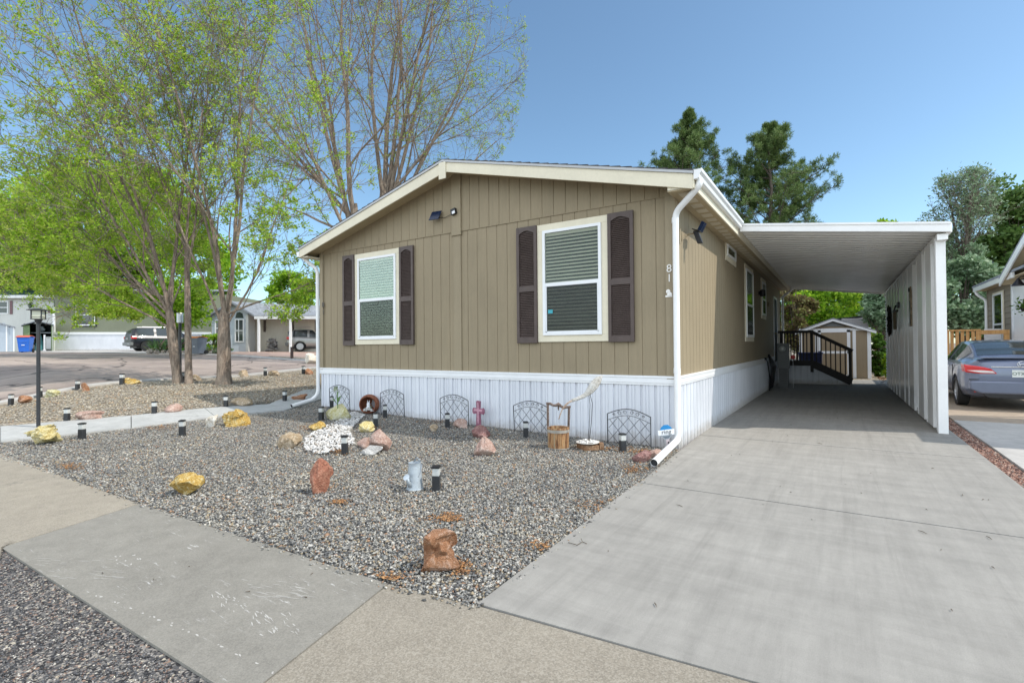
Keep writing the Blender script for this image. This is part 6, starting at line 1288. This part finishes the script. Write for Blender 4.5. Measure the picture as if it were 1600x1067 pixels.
fpart('side_wall', t.children[0].data.materials[0] if t.children else M_GREYM, t, fr, (14, 21, 511, 551, 0, 2)); mb = MB(); mb.prism([fr.X(-30, 497, -.2), fr.X(24, 510.5, -.2), fr.X(24, 512.5, -.2), fr.X(-30, 499, -.2)], fr.f*2.4); mb.build('roof', M_GSH, t)
fr = Fr(39.5, 58); t = thing('green_storage_shed', 'open-fronted green metal storage shed with a low peaked roof', 'shed', AT(60, 39.5)); M_SHG = m_siding('green_metal', (.22, .30, .15))
fpart('side_wall', M_SHG, t, fr, (36, 46.5, 508, 548, 0, .1), (36, 36.8, 508, 548, 0, 2), (80.5, 81.5, 507, 548, 0, 2)); fpart('back_wall', M_DARK, t, fr, (36, 81, 504, 548, 2.0, 2.1)); fpart('floor', M_GREYM, t, fr, (36, 81, 547, 548, .02, 2))
mb = MB(); mb.prism([fr.X(33, 509, -.3), fr.X(58, 502, -.3), fr.X(84, 508, -.3), fr.X(84, 507, -.3), fr.X(58, 500.5, -.3), fr.X(33, 508, -.3)], fr.f*2.6); mb.build('roof', M_GSH, t)
fpart('shelf', paint('grey_shelf', (.35, .38, .40), .5), t, fr, (47, 80, 519, 520, .6, 1.8))
t = thing('teal_umbrella', 'folded teal patio umbrella leaning in the green storage shed', 'umbrella', AT(62, 39.8)); fr2 = Fr(39.6); mb = MB(); mb.lathe(AT(62, 39.9)+Vector((0, 0, .05)), [(.30, 0), (.24, .5), (.10, 1.15), (.03, 1.35)], 12); mb.build('canopy', paint('teal_cloth', (.08, .25, .26), .8, .2), t); mb = MB(); mb.tube([AT(62, 39.9), AT(62, 39.9)+Vector((0, 0, 1.5))], .02, 6); mb.build('pole', M_GREYM, t)
t = thing('leaning_plank', 'narrow white plank standing at the storage shed opening', 'board', AT(69, 39.3)); fpart('board', M_WHITE, t, Fr(39.3, 60), (68, 71, 523, 548, 0, .05)); fpart('foot', M_WHITE, t, Fr(39.3, 60), (67, 72, 546.5, 548, -.12, .15))
t = thing('white_cabinet', 'small white cabinet inside the right side of the storage shed', 'cabinet', AT(76, 39.8)); fpart('body', M_OFFW, t, Fr(39.8, 70), (71.5, 80, 526, 546, 0, .4), bevel=.02); fpart('door', M_WHITE, t, Fr(39.8, 70), (72.3, 79.2, 529, 545, -.03, 0))
t = thing('grey_crates', 'pale stacked crate inside the left side of the storage shed', 'crate', AT(50, 40)); fpart('crate', M_GREYM, t, Fr(40, 50), (47, 54, 530, 538, 0, .5), bevel=.03); fpart('lid', M_OFFW, t, Fr(40, 50), (46.6, 54.4, 528.7, 530, -.03, .53)); fpart('lower_crate', M_LOUV, t, Fr(40, 50), (46.5, 54, 538.5, 547.5, 0, .5), bevel=.03)
t = thing('grey_bundle', 'grey folded tarp resting on the storage shed shelf', 'tarp', AT(66, 40.3)); mb = MB(); v, f = rock_mesh(8, 1.1, .5, .5, 5, .08, None, 3); c = ATZ(66, 514, 40.6); mb.add(v+np.array(c), f); mb.build('tarp', paint('grey_tarp', (.32, .36, .38), .8, .3, 4), t, smooth=True)
# wheeled bins
def bin_(label, px, d, colm, lidm, name='wheeled_bin', s=1.0, rz=.4, recess=False):
    b_ = AT(px, d); t = thing(name, label, 'bin', b_, AZ+rz, 'wheeled bins put out across the street'); M4 = BASE[t.name]; q = lambda x, y, z: M4@Vector((x*s, y*s, z*s))
    mb = MB(); b0 = [q(x, y, .04) for x, y in ((-.24, -.26), (.24, -.26), (.24, .22), (-.24, .22))]; b1_ = [q(x, y, .95) for x, y in ((-.31, -.36), (.31, -.36), (.31, .34), (-.31, .34))]
    mb.add(b0+b1_, [(3, 2, 1, 0), (4, 5, 6, 7), (0, 1, 5, 4), (1, 2, 6, 5), (2, 3, 7, 6), (3, 0, 4, 7)]); mb.build('bin_body', colm, t, bevel=.03)
    mb = MB(); mb.add([q(x, y, z) for x, y, z in ((-.33, -.38, .93), (.33, -.38, .93), (.33, -.38, .985), (-.33, -.38, .985), (-.33, .36, .93), (.33, .36, .93), (.33, .36, .985), (-.33, .36, .985))], [(0, 1, 2, 3), (5, 4, 7, 6), (4, 0, 3, 7), (1, 5, 6, 2), (3, 2, 6, 7), (4, 5, 1, 0)]); mb.build('rim', colm, t, bevel=.01)
    mb = MB(); n = 6; L, Rr = [], []
    for i in range(n+1):
        k = i/n; z = .99+.09*math.sin(math.pi*min(1, k*1.1)); y = -.40+.78*k; L.append(q(-.33, y, z)); Rr.append(q(.33, y, z))
    for i in range(n): a, b2_, c2_, d2_ = L[i], Rr[i], Rr[i+1], L[i+1]; mb.add([a, b2_, c2_, d2_, a-Vector((0, 0, .03)), b2_-Vector((0, 0, .03)), c2_-Vector((0, 0, .03)), d2_-Vector((0, 0, .03))], [(0, 1, 2, 3), (7, 6, 5, 4), (0, 4, 5, 1), (1, 5, 6, 2), (3, 7, 4, 0), (2, 6, 7, 3)])
    mb.tube([q(-.25, .40, .98), q(.25, .40, .98)], .02*s, 8); mb.build('lid', lidm, t)
    for sx in (-1, 1): mb = MB(); mb.lathe(q(sx*.25, .27, .13), [(.13*s, 0), (.13*s, .05)], 16, M4.to_3x3()@Vector((sx, 0, 0))); mb.build('wheel', M_TYRE, t)
    mb = MB(); mb.add([q(x, -.35, z) for x, z in ((-.2, .66), (.2, .66), (.22, .74), (-.22, .74))]+[q(x, -.30, z) for x, z in ((-.2, .66), (.2, .66), (.22, .74), (-.22, .74))], [(0, 1, 2, 3), (4, 7, 6, 5), (0, 4, 5, 1), (1, 5, 6, 2), (2, 6, 7, 3), (3, 7, 4, 0)]); mb.add([q(x, y, z) for x, y, z in ((-.1, -.32, .40), (.1, -.32, .40), (.1, -.325, .44), (-.1, -.325, .44))], [(0, 1, 2, 3)])
    mb.build('front_bar', colm, t); mb = MB(); mb.add([q(x, y, z) for x, y, z in ((-.08, -.325, .45), (.08, -.325, .45), (.08, -.33, .49), (-.08, -.33, .49))], [(0, 1, 2, 3)]); mb.build('sticker', M_WHITE, t); return t
bin_('blue wheeled bin with an orange-red lid at the left edge of the street', 40, 32.5, paint('bin_blue', (.02, .13, .55), .4, .1), paint('bin_red_lid', (.60, .13, .08), .5, .1), s=1.02)
bin_('grey wheeled bin with an orange lid seen between the tree trunks', 310.5, 30, paint('bin_grey', (.15, .17, .20), .4, .1), paint('bin_orange_lid', (.65, .22, .06), .5, .1), s=1.0, rz=-.3)
# planter bed by the black car
mb = MB(); rg = random.Random(9); t = None
bed = stones('planter_rock_border', 60, lambda n: np.array([tuple(AT(rg.uniform(232, 285), rg.uniform(31.0, 31.8)))[:2] for _ in range(n)]), .16, m_rock('border_rock', (.25, .20, .17), (.40, .33, .28), (.5, .45, .4), 3), .05, .9)
bp = AT(262, 32.2); t = thing('spiky_shrub', 'low green shrub with reddish blade leaves in the rock planter', 'shrub', bp)
for nm, mat, cnt, w in (('leaves', paint('shrub_green', (.07, .20, .02), .6, .4, 8), 130, .03), ('red_blades', paint('red_blade', (.22, .12, .07), .6, .3), 40, .035)):
    mb = MB()
    for k in range(cnt): a = rg.uniform(0, 6.28); r = rg.uniform(.3, 1.15); b0_ = bp+Vector((rg.uniform(-.6, .6), rg.uniform(-.6, .6), 0)); leaf_strip(mb, b0_, b0_+Vector((math.cos(a)*r, math.sin(a)*r, rg.uniform(.5, 1.3))), w, .1)
    mb.build(nm, mat, t)
# beige house far behind, white house with carport
fr = Fr(50); t = thing('beige_house', 'beige house with a low curved roof end seen between trunks', 'house', AT(300, 50)); fpart('wall', M_BEIGE, t, fr, (278, 345, 487, 549, 0, 4)); fpart('fence_band', M_CRM, t, fr, (285, 340, 519, 522, -.3, -.2)); mb = MB()
for k in range(12): x0, x1 = 276+k*6, 282+k*6; y = lambda x: 489-10*math.sin(math.pi*(x-276)/72); mb.prism([fr.X(x0, y(x0), -.3), fr.X(x1, y(x1), -.3), fr.X(x1, y(x1)-2.2, -.3), fr.X(x0, y(x0)-2.2, -.3)], fy*4.5)
mb.build('roof', M_CRM, t)
fr = Fr(36.5); t = thing('carport_house', 'white clapboard house with arched window, grey roof and post carport', 'house', AT(400, 36.5))
fpart('front_wall', M_PALE, t, fr, (331, 387, 489, 551, 0, 9)); mb = MB(); mb.prism([fr.X(331, 489, 0), fr.X(387, 489, 0), fr.X(366, 474, 0)], fy*.15); mb.build('gable_wall', M_PALE, t)
mb = MB(); z = 551
while z > 496: fbox(mb, fr, 387, 520, z-2.5, z, .97, 1.0); z -= 2.6
fbox(mb, fr, 387, 520, 492, 551, 1.0, 8); mb.build('side_wall', M_CRM, t); fpart('corner_board', M_OFFW, t, fr, (384.5, 388.5, 492, 552, -.05, .9), bevel=.01)
w = fwin(t, fr, 369, 380, 500, 533); mb = MB(); mb.prism([fr.X(368, 497, -.03), fr.X(380.5, 497, -.03), fr.X(379, 490, -.03), fr.X(375, 487.5, -.03), fr.X(370, 488.5, -.03)], fy*.02); mb.build('arched_pane', M_WGL, w); fpart('mullion', M_WHITE, w, fr, (372.8, 374, 500, 533, -.06, -.03)); fwin(t, fr, 338, 343, 501, 525)
mb = MB(); mb.prism([fr.X(366, 471, -.4), fr.X(403, 493.5, -.4), fr.X(403, 496.5, -.4), fr.X(366, 474.5, -.4)], fy*.5); mb.prism([fr.X(366, 471, -.4), fr.X(324, 495, -.4), fr.X(324, 498, -.4), fr.X(366, 474.5, -.4)], fy*9); mb.build('rake_roof', M_GSH, t)
mb = MB(); mb.prism([fr.X(366, 471, .1), fr.X(403, 493.5, .0), fr.X(560, 498, .0), fr.X(560, 474, 4), fr.X(370, 467, 4)], (0, 0, -.10)); mb.build('roof', M_GSH, t)
fpart('carport_beam', M_WHITE, t, fr, (402, 560, 494.5, 499, -.45, -.3)); mb = MB(); mb.prism([fr.X(402, 494.6, -.45), fr.X(560, 494.6, -.45), fr.X(560, 492, 1), fr.X(402, 492, 1)], (0, 0, .06)); mb.build('carport_roof', M_GSH, t)
for x in (408.5, 457.5): fpart('post', M_WHITE, t, fr, (x-1.5, x+1.5, 499, 551.5, -.45, -.3))
for x0, x1 in ((402, 405.5), (444, 450.5), (484.5, 489.5)): fpart('shutter', M_SHUT, t, fr, (x0, x1, 499.5, 518, .9, .96))
fpart('window', M_WHITE, t, fr, (490, 499, 500, 514, .90, .96)); fpart('pane', M_WGL, t, fr, (491.5, 499, 502, 513, .87, .90))
t = thing('stone_pile', 'dark pile of flat stones against the white house wall', 'stone pile', AT(425, 36.6))
mb = MB()
for k in range(16): v, f = rock_mesh(100+k, rg.uniform(.5, .9), .4, .16, 5, .05, None, 2); c = AT(425, 36.6); mb.add(v+np.array(c)+np.array(fx)*rg.uniform(-.35, .35)*(1-k/20)+np.array([0, 0, .1+.055*k]), f)
mb.build('stones', m_rock('dark_flagstone', (.06, .06, .065), (.14, .14, .14), (.3, .29, .28), 4), t)
bushy('flowering_bush', 'low green bush with white blossoms beside the white house', 333, 522, 549, 44, 35.0, LF_MID, 2600, .14, seed=91, clumps=26, cat='bush')
bushy('low_hedge', 'low grey-green edging plants below the flowering bush', 337, 541, 552, 60, 34.0, LF_SILV, 1800, .10, seed=92, clumps=20, cat='hedge')
c = AT(486, 28.5); rock(486, 568, 24, 17, 'white', 'large whitish boulder across the street beside the gravel', 93, .8, 8, .05)
rock(500, 569, 12, 18, 'grey', 'grey boulder half hidden behind the left house corner', 94, .8, 8, .05)
q = AT(456, 27.5); t = thing('short_dark_post', 'short dark post in the verge before the neighbour carport', 'post', q); mb = MB(); mb.box(q.x-.06, q.x+.06, q.y-.06, q.y+.06, q.z-.05, q.z+.62); mb.build('post_shaft', paint('dark_wood_post', (.06, .04, .035), .8), t, bevel=.01); mb = MB(); mb.box(q.x-.075, q.x+.075, q.y-.075, q.y+.075, q.z+.62, q.z+.65); mb.build('post_cap', M_DKMET, t)
# light concrete drive before the green house, reddish drive of the carport house
sheet('far_driveway', [(AT(-40, 34.3)[:2], AT(228, 31.5)[:2], AT(235, 41)[:2], AT(-60, 41)[:2])], M_LIGHTC, .012, 10, 6)
sheet('far_carport_drive', [(AT(345, 31.2)[:2], AT(500, 27)[:2], AT(600, 40)[:2], AT(380, 40)[:2])], paint('reddish_concrete', (.42, .30, .25), .9, .15, 2), .012, 10, 6)
sheet('far_verge', [(AT(420, 28.6)[:2], AT(500, 26.0)[:2], AT(500, 28.5)[:2], AT(420, 29.5)[:2])], M_GRAVW, .03, 4, 4)
# ================================================================= SHEDS BEHIND THE CARPORT
SY = 17.3
def sh(px, py, y=SY): return HIT(px, py, 'y', y)
t = thing('tan_shed', 'tan garden shed with white trim and a low gable behind the carport', 'shed', (sh(1303, 590).x, SY, 0)); M_TANW = m_siding('tan_shed_wall', (.30, .235, .155))
xl, xr_ = sh(1249, 540).x, sh(1361, 540).x; ze_ = sh(1300, 517).z; zp = sh(1302, 501).z; xm = sh(1302, 540).x
mb = MB(); mb.prism([(xl, SY, 0), (xr_, SY, 0), (xr_, SY, ze_), (xm, SY, zp), (xl, SY, ze_)], (0, 2.6, 0)); mb.build('wall', M_TANW, t)
mb = MB()
for x, w_ in ((sh(1335, 550).x, .11), (xr_-.06, .12), (xl+.05, .1), (sh(1276, 550).x, .10)): mb = MB(); mb.box(x-w_/2, x+w_/2, SY-.03, SY, 0, ze_+.02); mb.build('trim_board', M_WHITE, t, bevel=.003)
mb = MB(); mb.box(xl, xr_, SY-.035, SY, sh(1300, 515).z-.06, sh(1300, 515).z+.05); mb.build('header_board', M_WHITE, t, bevel=.003)
d0, d1 = sh(1279, 560).x, sh(1329, 560).x; mb = MB(); dt = sh(1300, 516).z; mb.box(d0, d1, SY-.045, SY-.03, .05, dt); dr = mb.build('door', M_TANW, t)
mb = MB(); zz = sh(1300, 550).z
for (a, b_, c, e) in ((d0, d0+.09, .05, dt), (d1-.11, d1, .05, dt), (d0, d1, dt-.09, dt), (d0, d1, zz-.06, zz+.04), (d0, d1, .05, .14)): mb.box(a, b_, SY-.058, SY-.045, c, e)
mb.build('door_frame', M_WHITE, dr); mb = MB(); mb.box(d1-.06, d1-.02, SY-.09, SY-.058, zz-.02, zz+.12); mb.build('door_handle', M_DKMET, dr)
for (xa, za, xb, zb) in ((sh(1243, 519).x, sh(1243, 519).z, xm, sh(1302, 498).z), (xm, sh(1302, 498).z, sh(1369, 517).x, sh(1369, 517).z)):
    mb = MB(); mb.prism([(xa, SY-.14, za), (xb, SY-.14, zb), (xb, SY-.14, zb-.10), (xa, SY-.14, za-.10)], (0, .04, 0)); mb.build('rake_trim', M_WHITE, t)
    mb = MB(); mb.prism([(xa, SY-.16, za), (xb, SY-.16, zb), (xb, SY-.16, zb+.03), (xa, SY-.16, za+.03)], (0, 2.9, 0)); mb.build('roof', M_GSH, t)
mb = MB(); mb.prism([sh(1284, 510, SY-.02), sh(1321, 510, SY-.02), sh(1302, 502, SY-.02)], (0, .03, 0)); mb.build('gable_vent', M_GREYM, t)
yb = 22.0; t = thing('grey_rear_shed', 'grey lap-sided shed gable rising behind the tan shed', 'shed', (sh(1335, 560, yb).x, yb, 0)); mb = MB(); a = lambda px, py: sh(px, py, yb)
mb.prism([a(1312, 560), a(1357, 560), a(1357, 497), a(1349, 496), a(1312, 500)], (0, 2, 0)); mb.build('wall', m_siding('grey_lap', (.36, .35, .36)), t)
mb = MB(); z = a(1340, 512).z
while z < a(1340, 497).z: mb.box(a(1315, 500).x, a(1357, 500).x, yb-.02, yb, z, z+.09); z += .12
mb.build('lap_boards', m_siding('grey_lap', (.36, .35, .36)), t); mb = MB(); mb.prism([a(1305, 499), a(1349, 494), a(1349, 493), a(1305, 498)], (0, 2.3, 0)); mb.build('roof', M_DKMET, t)
t = thing('wooden_back_fence', 'low reddish wooden fence behind the shed hedge', 'fence', (sh(1380, 550, 24).x, 24, 0)); 
for i in range(14): mb = MB(); x = sh(1366, 550, 24).x+i*.13; mb.box(x, x+.12, 24, 24.02, 0, 1.75+.02*(i % 3)); mb.build('picket', paint('reddish_fence', (.22, .10, .07), .8, .3, 6), t)
mb = MB(); mb.box(sh(1366, 550, 24).x, sh(1366, 550, 24).x+1.85, 23.96, 24, 1.2, 1.3); mb.build('rail', paint('reddish_fence', (.22, .10, .07), .8), t)
stones('rear_leaf_litter', 500, lambda n: np.array([(rg.uniform(3.1, 4.3), rg.uniform(16.4, 19)) for _ in range(n)]), .03, M_LIT, .0, .3)
# ================================================================= NEIGHBOUR HOUSE ON THE RIGHT
NX = 6.3; M_OLV = m_siding('olive_lap_siding', (.26, .225, .17)); t = thing('neighbour_house', 'olive-brown lap sided house with white gutter and side door at the right edge', 'house', (NX, 14, 0))
nh_ = lambda px, py, x=NX: HIT(px, py, 'x', x)
yf = nh_(1544, 500).y; ze2 = nh_(1523, 451, NX-.32).z; yn = 11.2; yg = nh_(1567, 436, NX-.32).y
mb = MB(); z = 0.0; prof = []
while z < ze2-.05: prof += [(z, .018), (z+.175, .0)]; z += .178
vs = []
for (z, d) in prof: vs += [(NX-d, yn, z), (NX-d, yf, z)]
mb.add(vs, [(2*i, 2*i+2, 2*i+3, 2*i+1) for i in range(len(prof)-1)]); mb.add([(NX, yf, 0), (NX+6, yf, 0), (NX+6, yf, ze2), (NX, yf, ze2)], [(0, 1, 2, 3)]); mb.build('side_wall', M_OLV, t)
mb = MB(); mb.box(NX-.03, NX, yf-.10, yf+.01, 0, ze2-.02); mb.build('corner_board', M_OLV, t)
a0, a1 = nh_(1571, 500).y, nh_(1554.5, 500).y; z0_, z1_ = nh_(1562, 530).z-.5, nh_(1562, 456).z
window((NX-.02, a1, z0_), (0, -1, 0), FZ, (-1, 0, 0), a1-a0, z1_-z0_, t, .06, True, False, tw=.03)
b0_, b1_ = nh_(1600, 500).y-.3, nh_(1585, 500).y; zt3 = nh_(1586, 448).z
mb = MB(); mb.box(NX-.07, NX-.02, b1_-.10, b1_, .3, zt3+.1); mb.box(NX-.07, NX-.02, b0_, b1_-.1, zt3, zt3+.1); dd = mb.build('door', M_WHITE, t); mb = MB(); mb.box(NX-.05, NX-.02, b0_, b1_-.10, .3, zt3); mb.build('door_leaf', M_WHITE, dd)
mb = MB(); yp = nh_(1567, 434, NX-.32).y; mb.box(NX-.34, NX-.28, yn+1.5, yf+.3, ze2-.12, ze2+.04); mb.build('gutter', M_GUT, t, bevel=.01); mb = MB(); mb.box(NX-.30, NX, yn, yf+.3, ze2-.10, ze2-.07); mb.build('soffit', M_SOFF, t)
mb = MB(); mb.prism([(NX-.35, yn, ze2+.03), (NX+3.2, yn, ze2+.9), (NX+3.2, yn, ze2+.98), (NX-.35, yn, ze2+.10)], (0, yf+.4-yn, 0)); mb.build('roof', M_GSH, t)
# cross gable over the side door
q0 = nh_(1562, 438, NX-.4); q1 = nh_(1606, 360, NX-.4); zg = q1.z; mid = (q0.y-(q0.y-q1.y)); 
mb = MB(); mb.prism([(NX-.42, q0.y, q0.z+.02), (NX-.42, q1.y, q1.z+.02), (NX-.42, q1.y, q1.z-.18), (NX-.42, q0.y, q0.z-.18)], (.04, 0, 0)); mb.build('rake_board', M_GUT, t)
mb = MB(); mb.prism([(NX-.42, q0.y, q0.z+.02), (NX-.42, q1.y, q1.z+.02), (NX-.42, q1.y, q1.z+.08), (NX-.42, q0.y, q0.z+.08)], (2.5, 0, 0)); mb.build('gable_roof', M_GSH, t)
mb = MB(); mb.prism([(NX-.38, q0.y, q0.z-.12), (NX-.38, q1.y, q1.z-.12), (NX-.38, q1.y, q1.z-.15), (NX-.38, q0.y, q0.z-.15)], (.36, 0, 0)); mb.build('gable_soffit', M_SOFF, t)
mb = MB(); mb.prism([(NX-.012, q0.y-.05, ze2-.1), (NX-.012, q1.y, ze2-.1), (NX-.012, q1.y, q1.z-.15), (NX-.012, q0.y-.05, q0.z-.15)], (.01, 0, 0)); mb.build('gable_wall', M_OLV, t)
downspout([(NX-.30, yf+.1, ze2-.08), (NX-.28, yf+.08, ze2-.22), (NX-.05, yf-.02, ze2-.45), (NX-.05, yf-.02, .05), (NX-.05, yf-.02, .02)], .045, t)
c = nh_(1591, 440, NX-.28); l_ = thing('barn_lamp', 'dark cone-shaped wall lamp above the neighbour door', 'wall lamp', c); mb = MB(); mb.lathe(c+Vector((0, 0, -.12)), [(.15, 0), (.145, .01), (.05, .16), (.03, .20), (0.01, .21)], 18); mb.build('shade', M_BLACK, l_, smooth=40); mb = MB(); mb.tube([c+Vector((0, 0, .08)), c+Vector((.05, 0, .14)), c+Vector((.24, 0, .12))], .014, 8); mb.build('arm', M_BLACK, l_)
c = nh_(1600, 478, NX-.2); l_ = thing('hanging_plant', 'small hanging plant at the right picture edge', 'plant', c); leafs('leaves', np.array([tuple(c)]*160)+RNG.normal(size=(160, 3))*.09, .09, LF_DARK, l_, seed=3); mb = MB(); mb.lathe(c+Vector((0, 0, -.15)), [(.05, 0), (.09, .12)], 12); mb.build('pot', M_BLACK, l_)
# orange deck
DY = 14.0; dk_ = lambda px, py: HIT(px, py, 'y', DY); t = thing('orange_deck', 'orange stained wooden deck rail behind the sedan', 'deck', (5, DY, 0)); M_OR = NB('orange_wood'); b = M_OR; n_ = b.noise(6, 5, .6, stretch=(5, 5, .6)); M_OR = b.fin(b.ramp(n_, [(.3, (.42, .20, .06)), (.7, (.62, .36, .14))]), .7)
xa, xb, xc = dk_(1476, 520).x, dk_(1532, 520).x, min(dk_(1577, 520).x, NX-.05); zt_ = dk_(1500, 515).z
mb = MB(); mb.box(xa, xb, DY-.06, DY+.03, zt_-.05, zt_); mb.box(xb-.1, xc, DY-.05, DY, zt_-.16, zt_-.03); mb.build('top_rail', M_OR, t, bevel=.006)
for x in (xa+.05, xb-.05, xc-.06): mb = MB(); mb.box(x-.06, x+.06, DY-.04, DY+.06, 0, zt_-.05); mb.build('post', M_OR, t, bevel=.006)
n = 6
for i in range(1, n): x = xa+.05+(xb-xa-.1)*i/n; mb = MB(); mb.box(x-.04, x+.04, DY-.02, DY+.02, .45, zt_-.05); mb.build('baluster', M_OR, t)
mb = MB(); mb.box(xa, xc, DY, DY+1.8, .40, .5); mb.build('deck_floor', M_OR, t); mb = MB(); mb.box(xa+.02, xa+.06, DY+.05, DY+1.8, .5, zt_-.05); mb.build('side_panel', M_OR, t)
c = dk_(1562, 529); l_ = thing('white_folding_chair', 'white chair standing on the orange deck', 'chair', (c.x, DY+.6, .5)); mb = MB(); mb.box(c.x-.2, c.x+.2, DY+.4, DY+.8, .92, .96); mb.build('seat', M_WHITE, l_); mb = MB(); mb.box(c.x-.2, c.x+.2, DY+.8, DY+.84, .96, zt_+.02); mb.build('backrest', M_WHITE, l_)
for sx in (-.18, .18):
    for sy in (.42, .8): mb = MB(); mb.box(c.x+sx-.015, c.x+sx+.015, DY+sy-.015, DY+sy+.015, .5, .92); mb.build('leg', M_WHITE, l_)
# unseen roof on posts, added right of the view to shade both drives
t = thing('unseen_shade_roof', 'plain white flat roof on posts, added out of view to shade the drives', 'carport', (7.2, 5, 0))
mb = MB(); mb.box(5.70, 9.5, 3.06, 6.6, 3.12, 3.22); mb.build('roof_panel', M_CPW, t)
for x, y in ((5.85, 3.3), (9.3, 3.3), (5.85, 6.4), (9.3, 6.4)): mb = MB(); mb.box(x-.05, x+.05, y-.05, y+.05, 0, 3.12); mb.build('post', M_GUT, t)
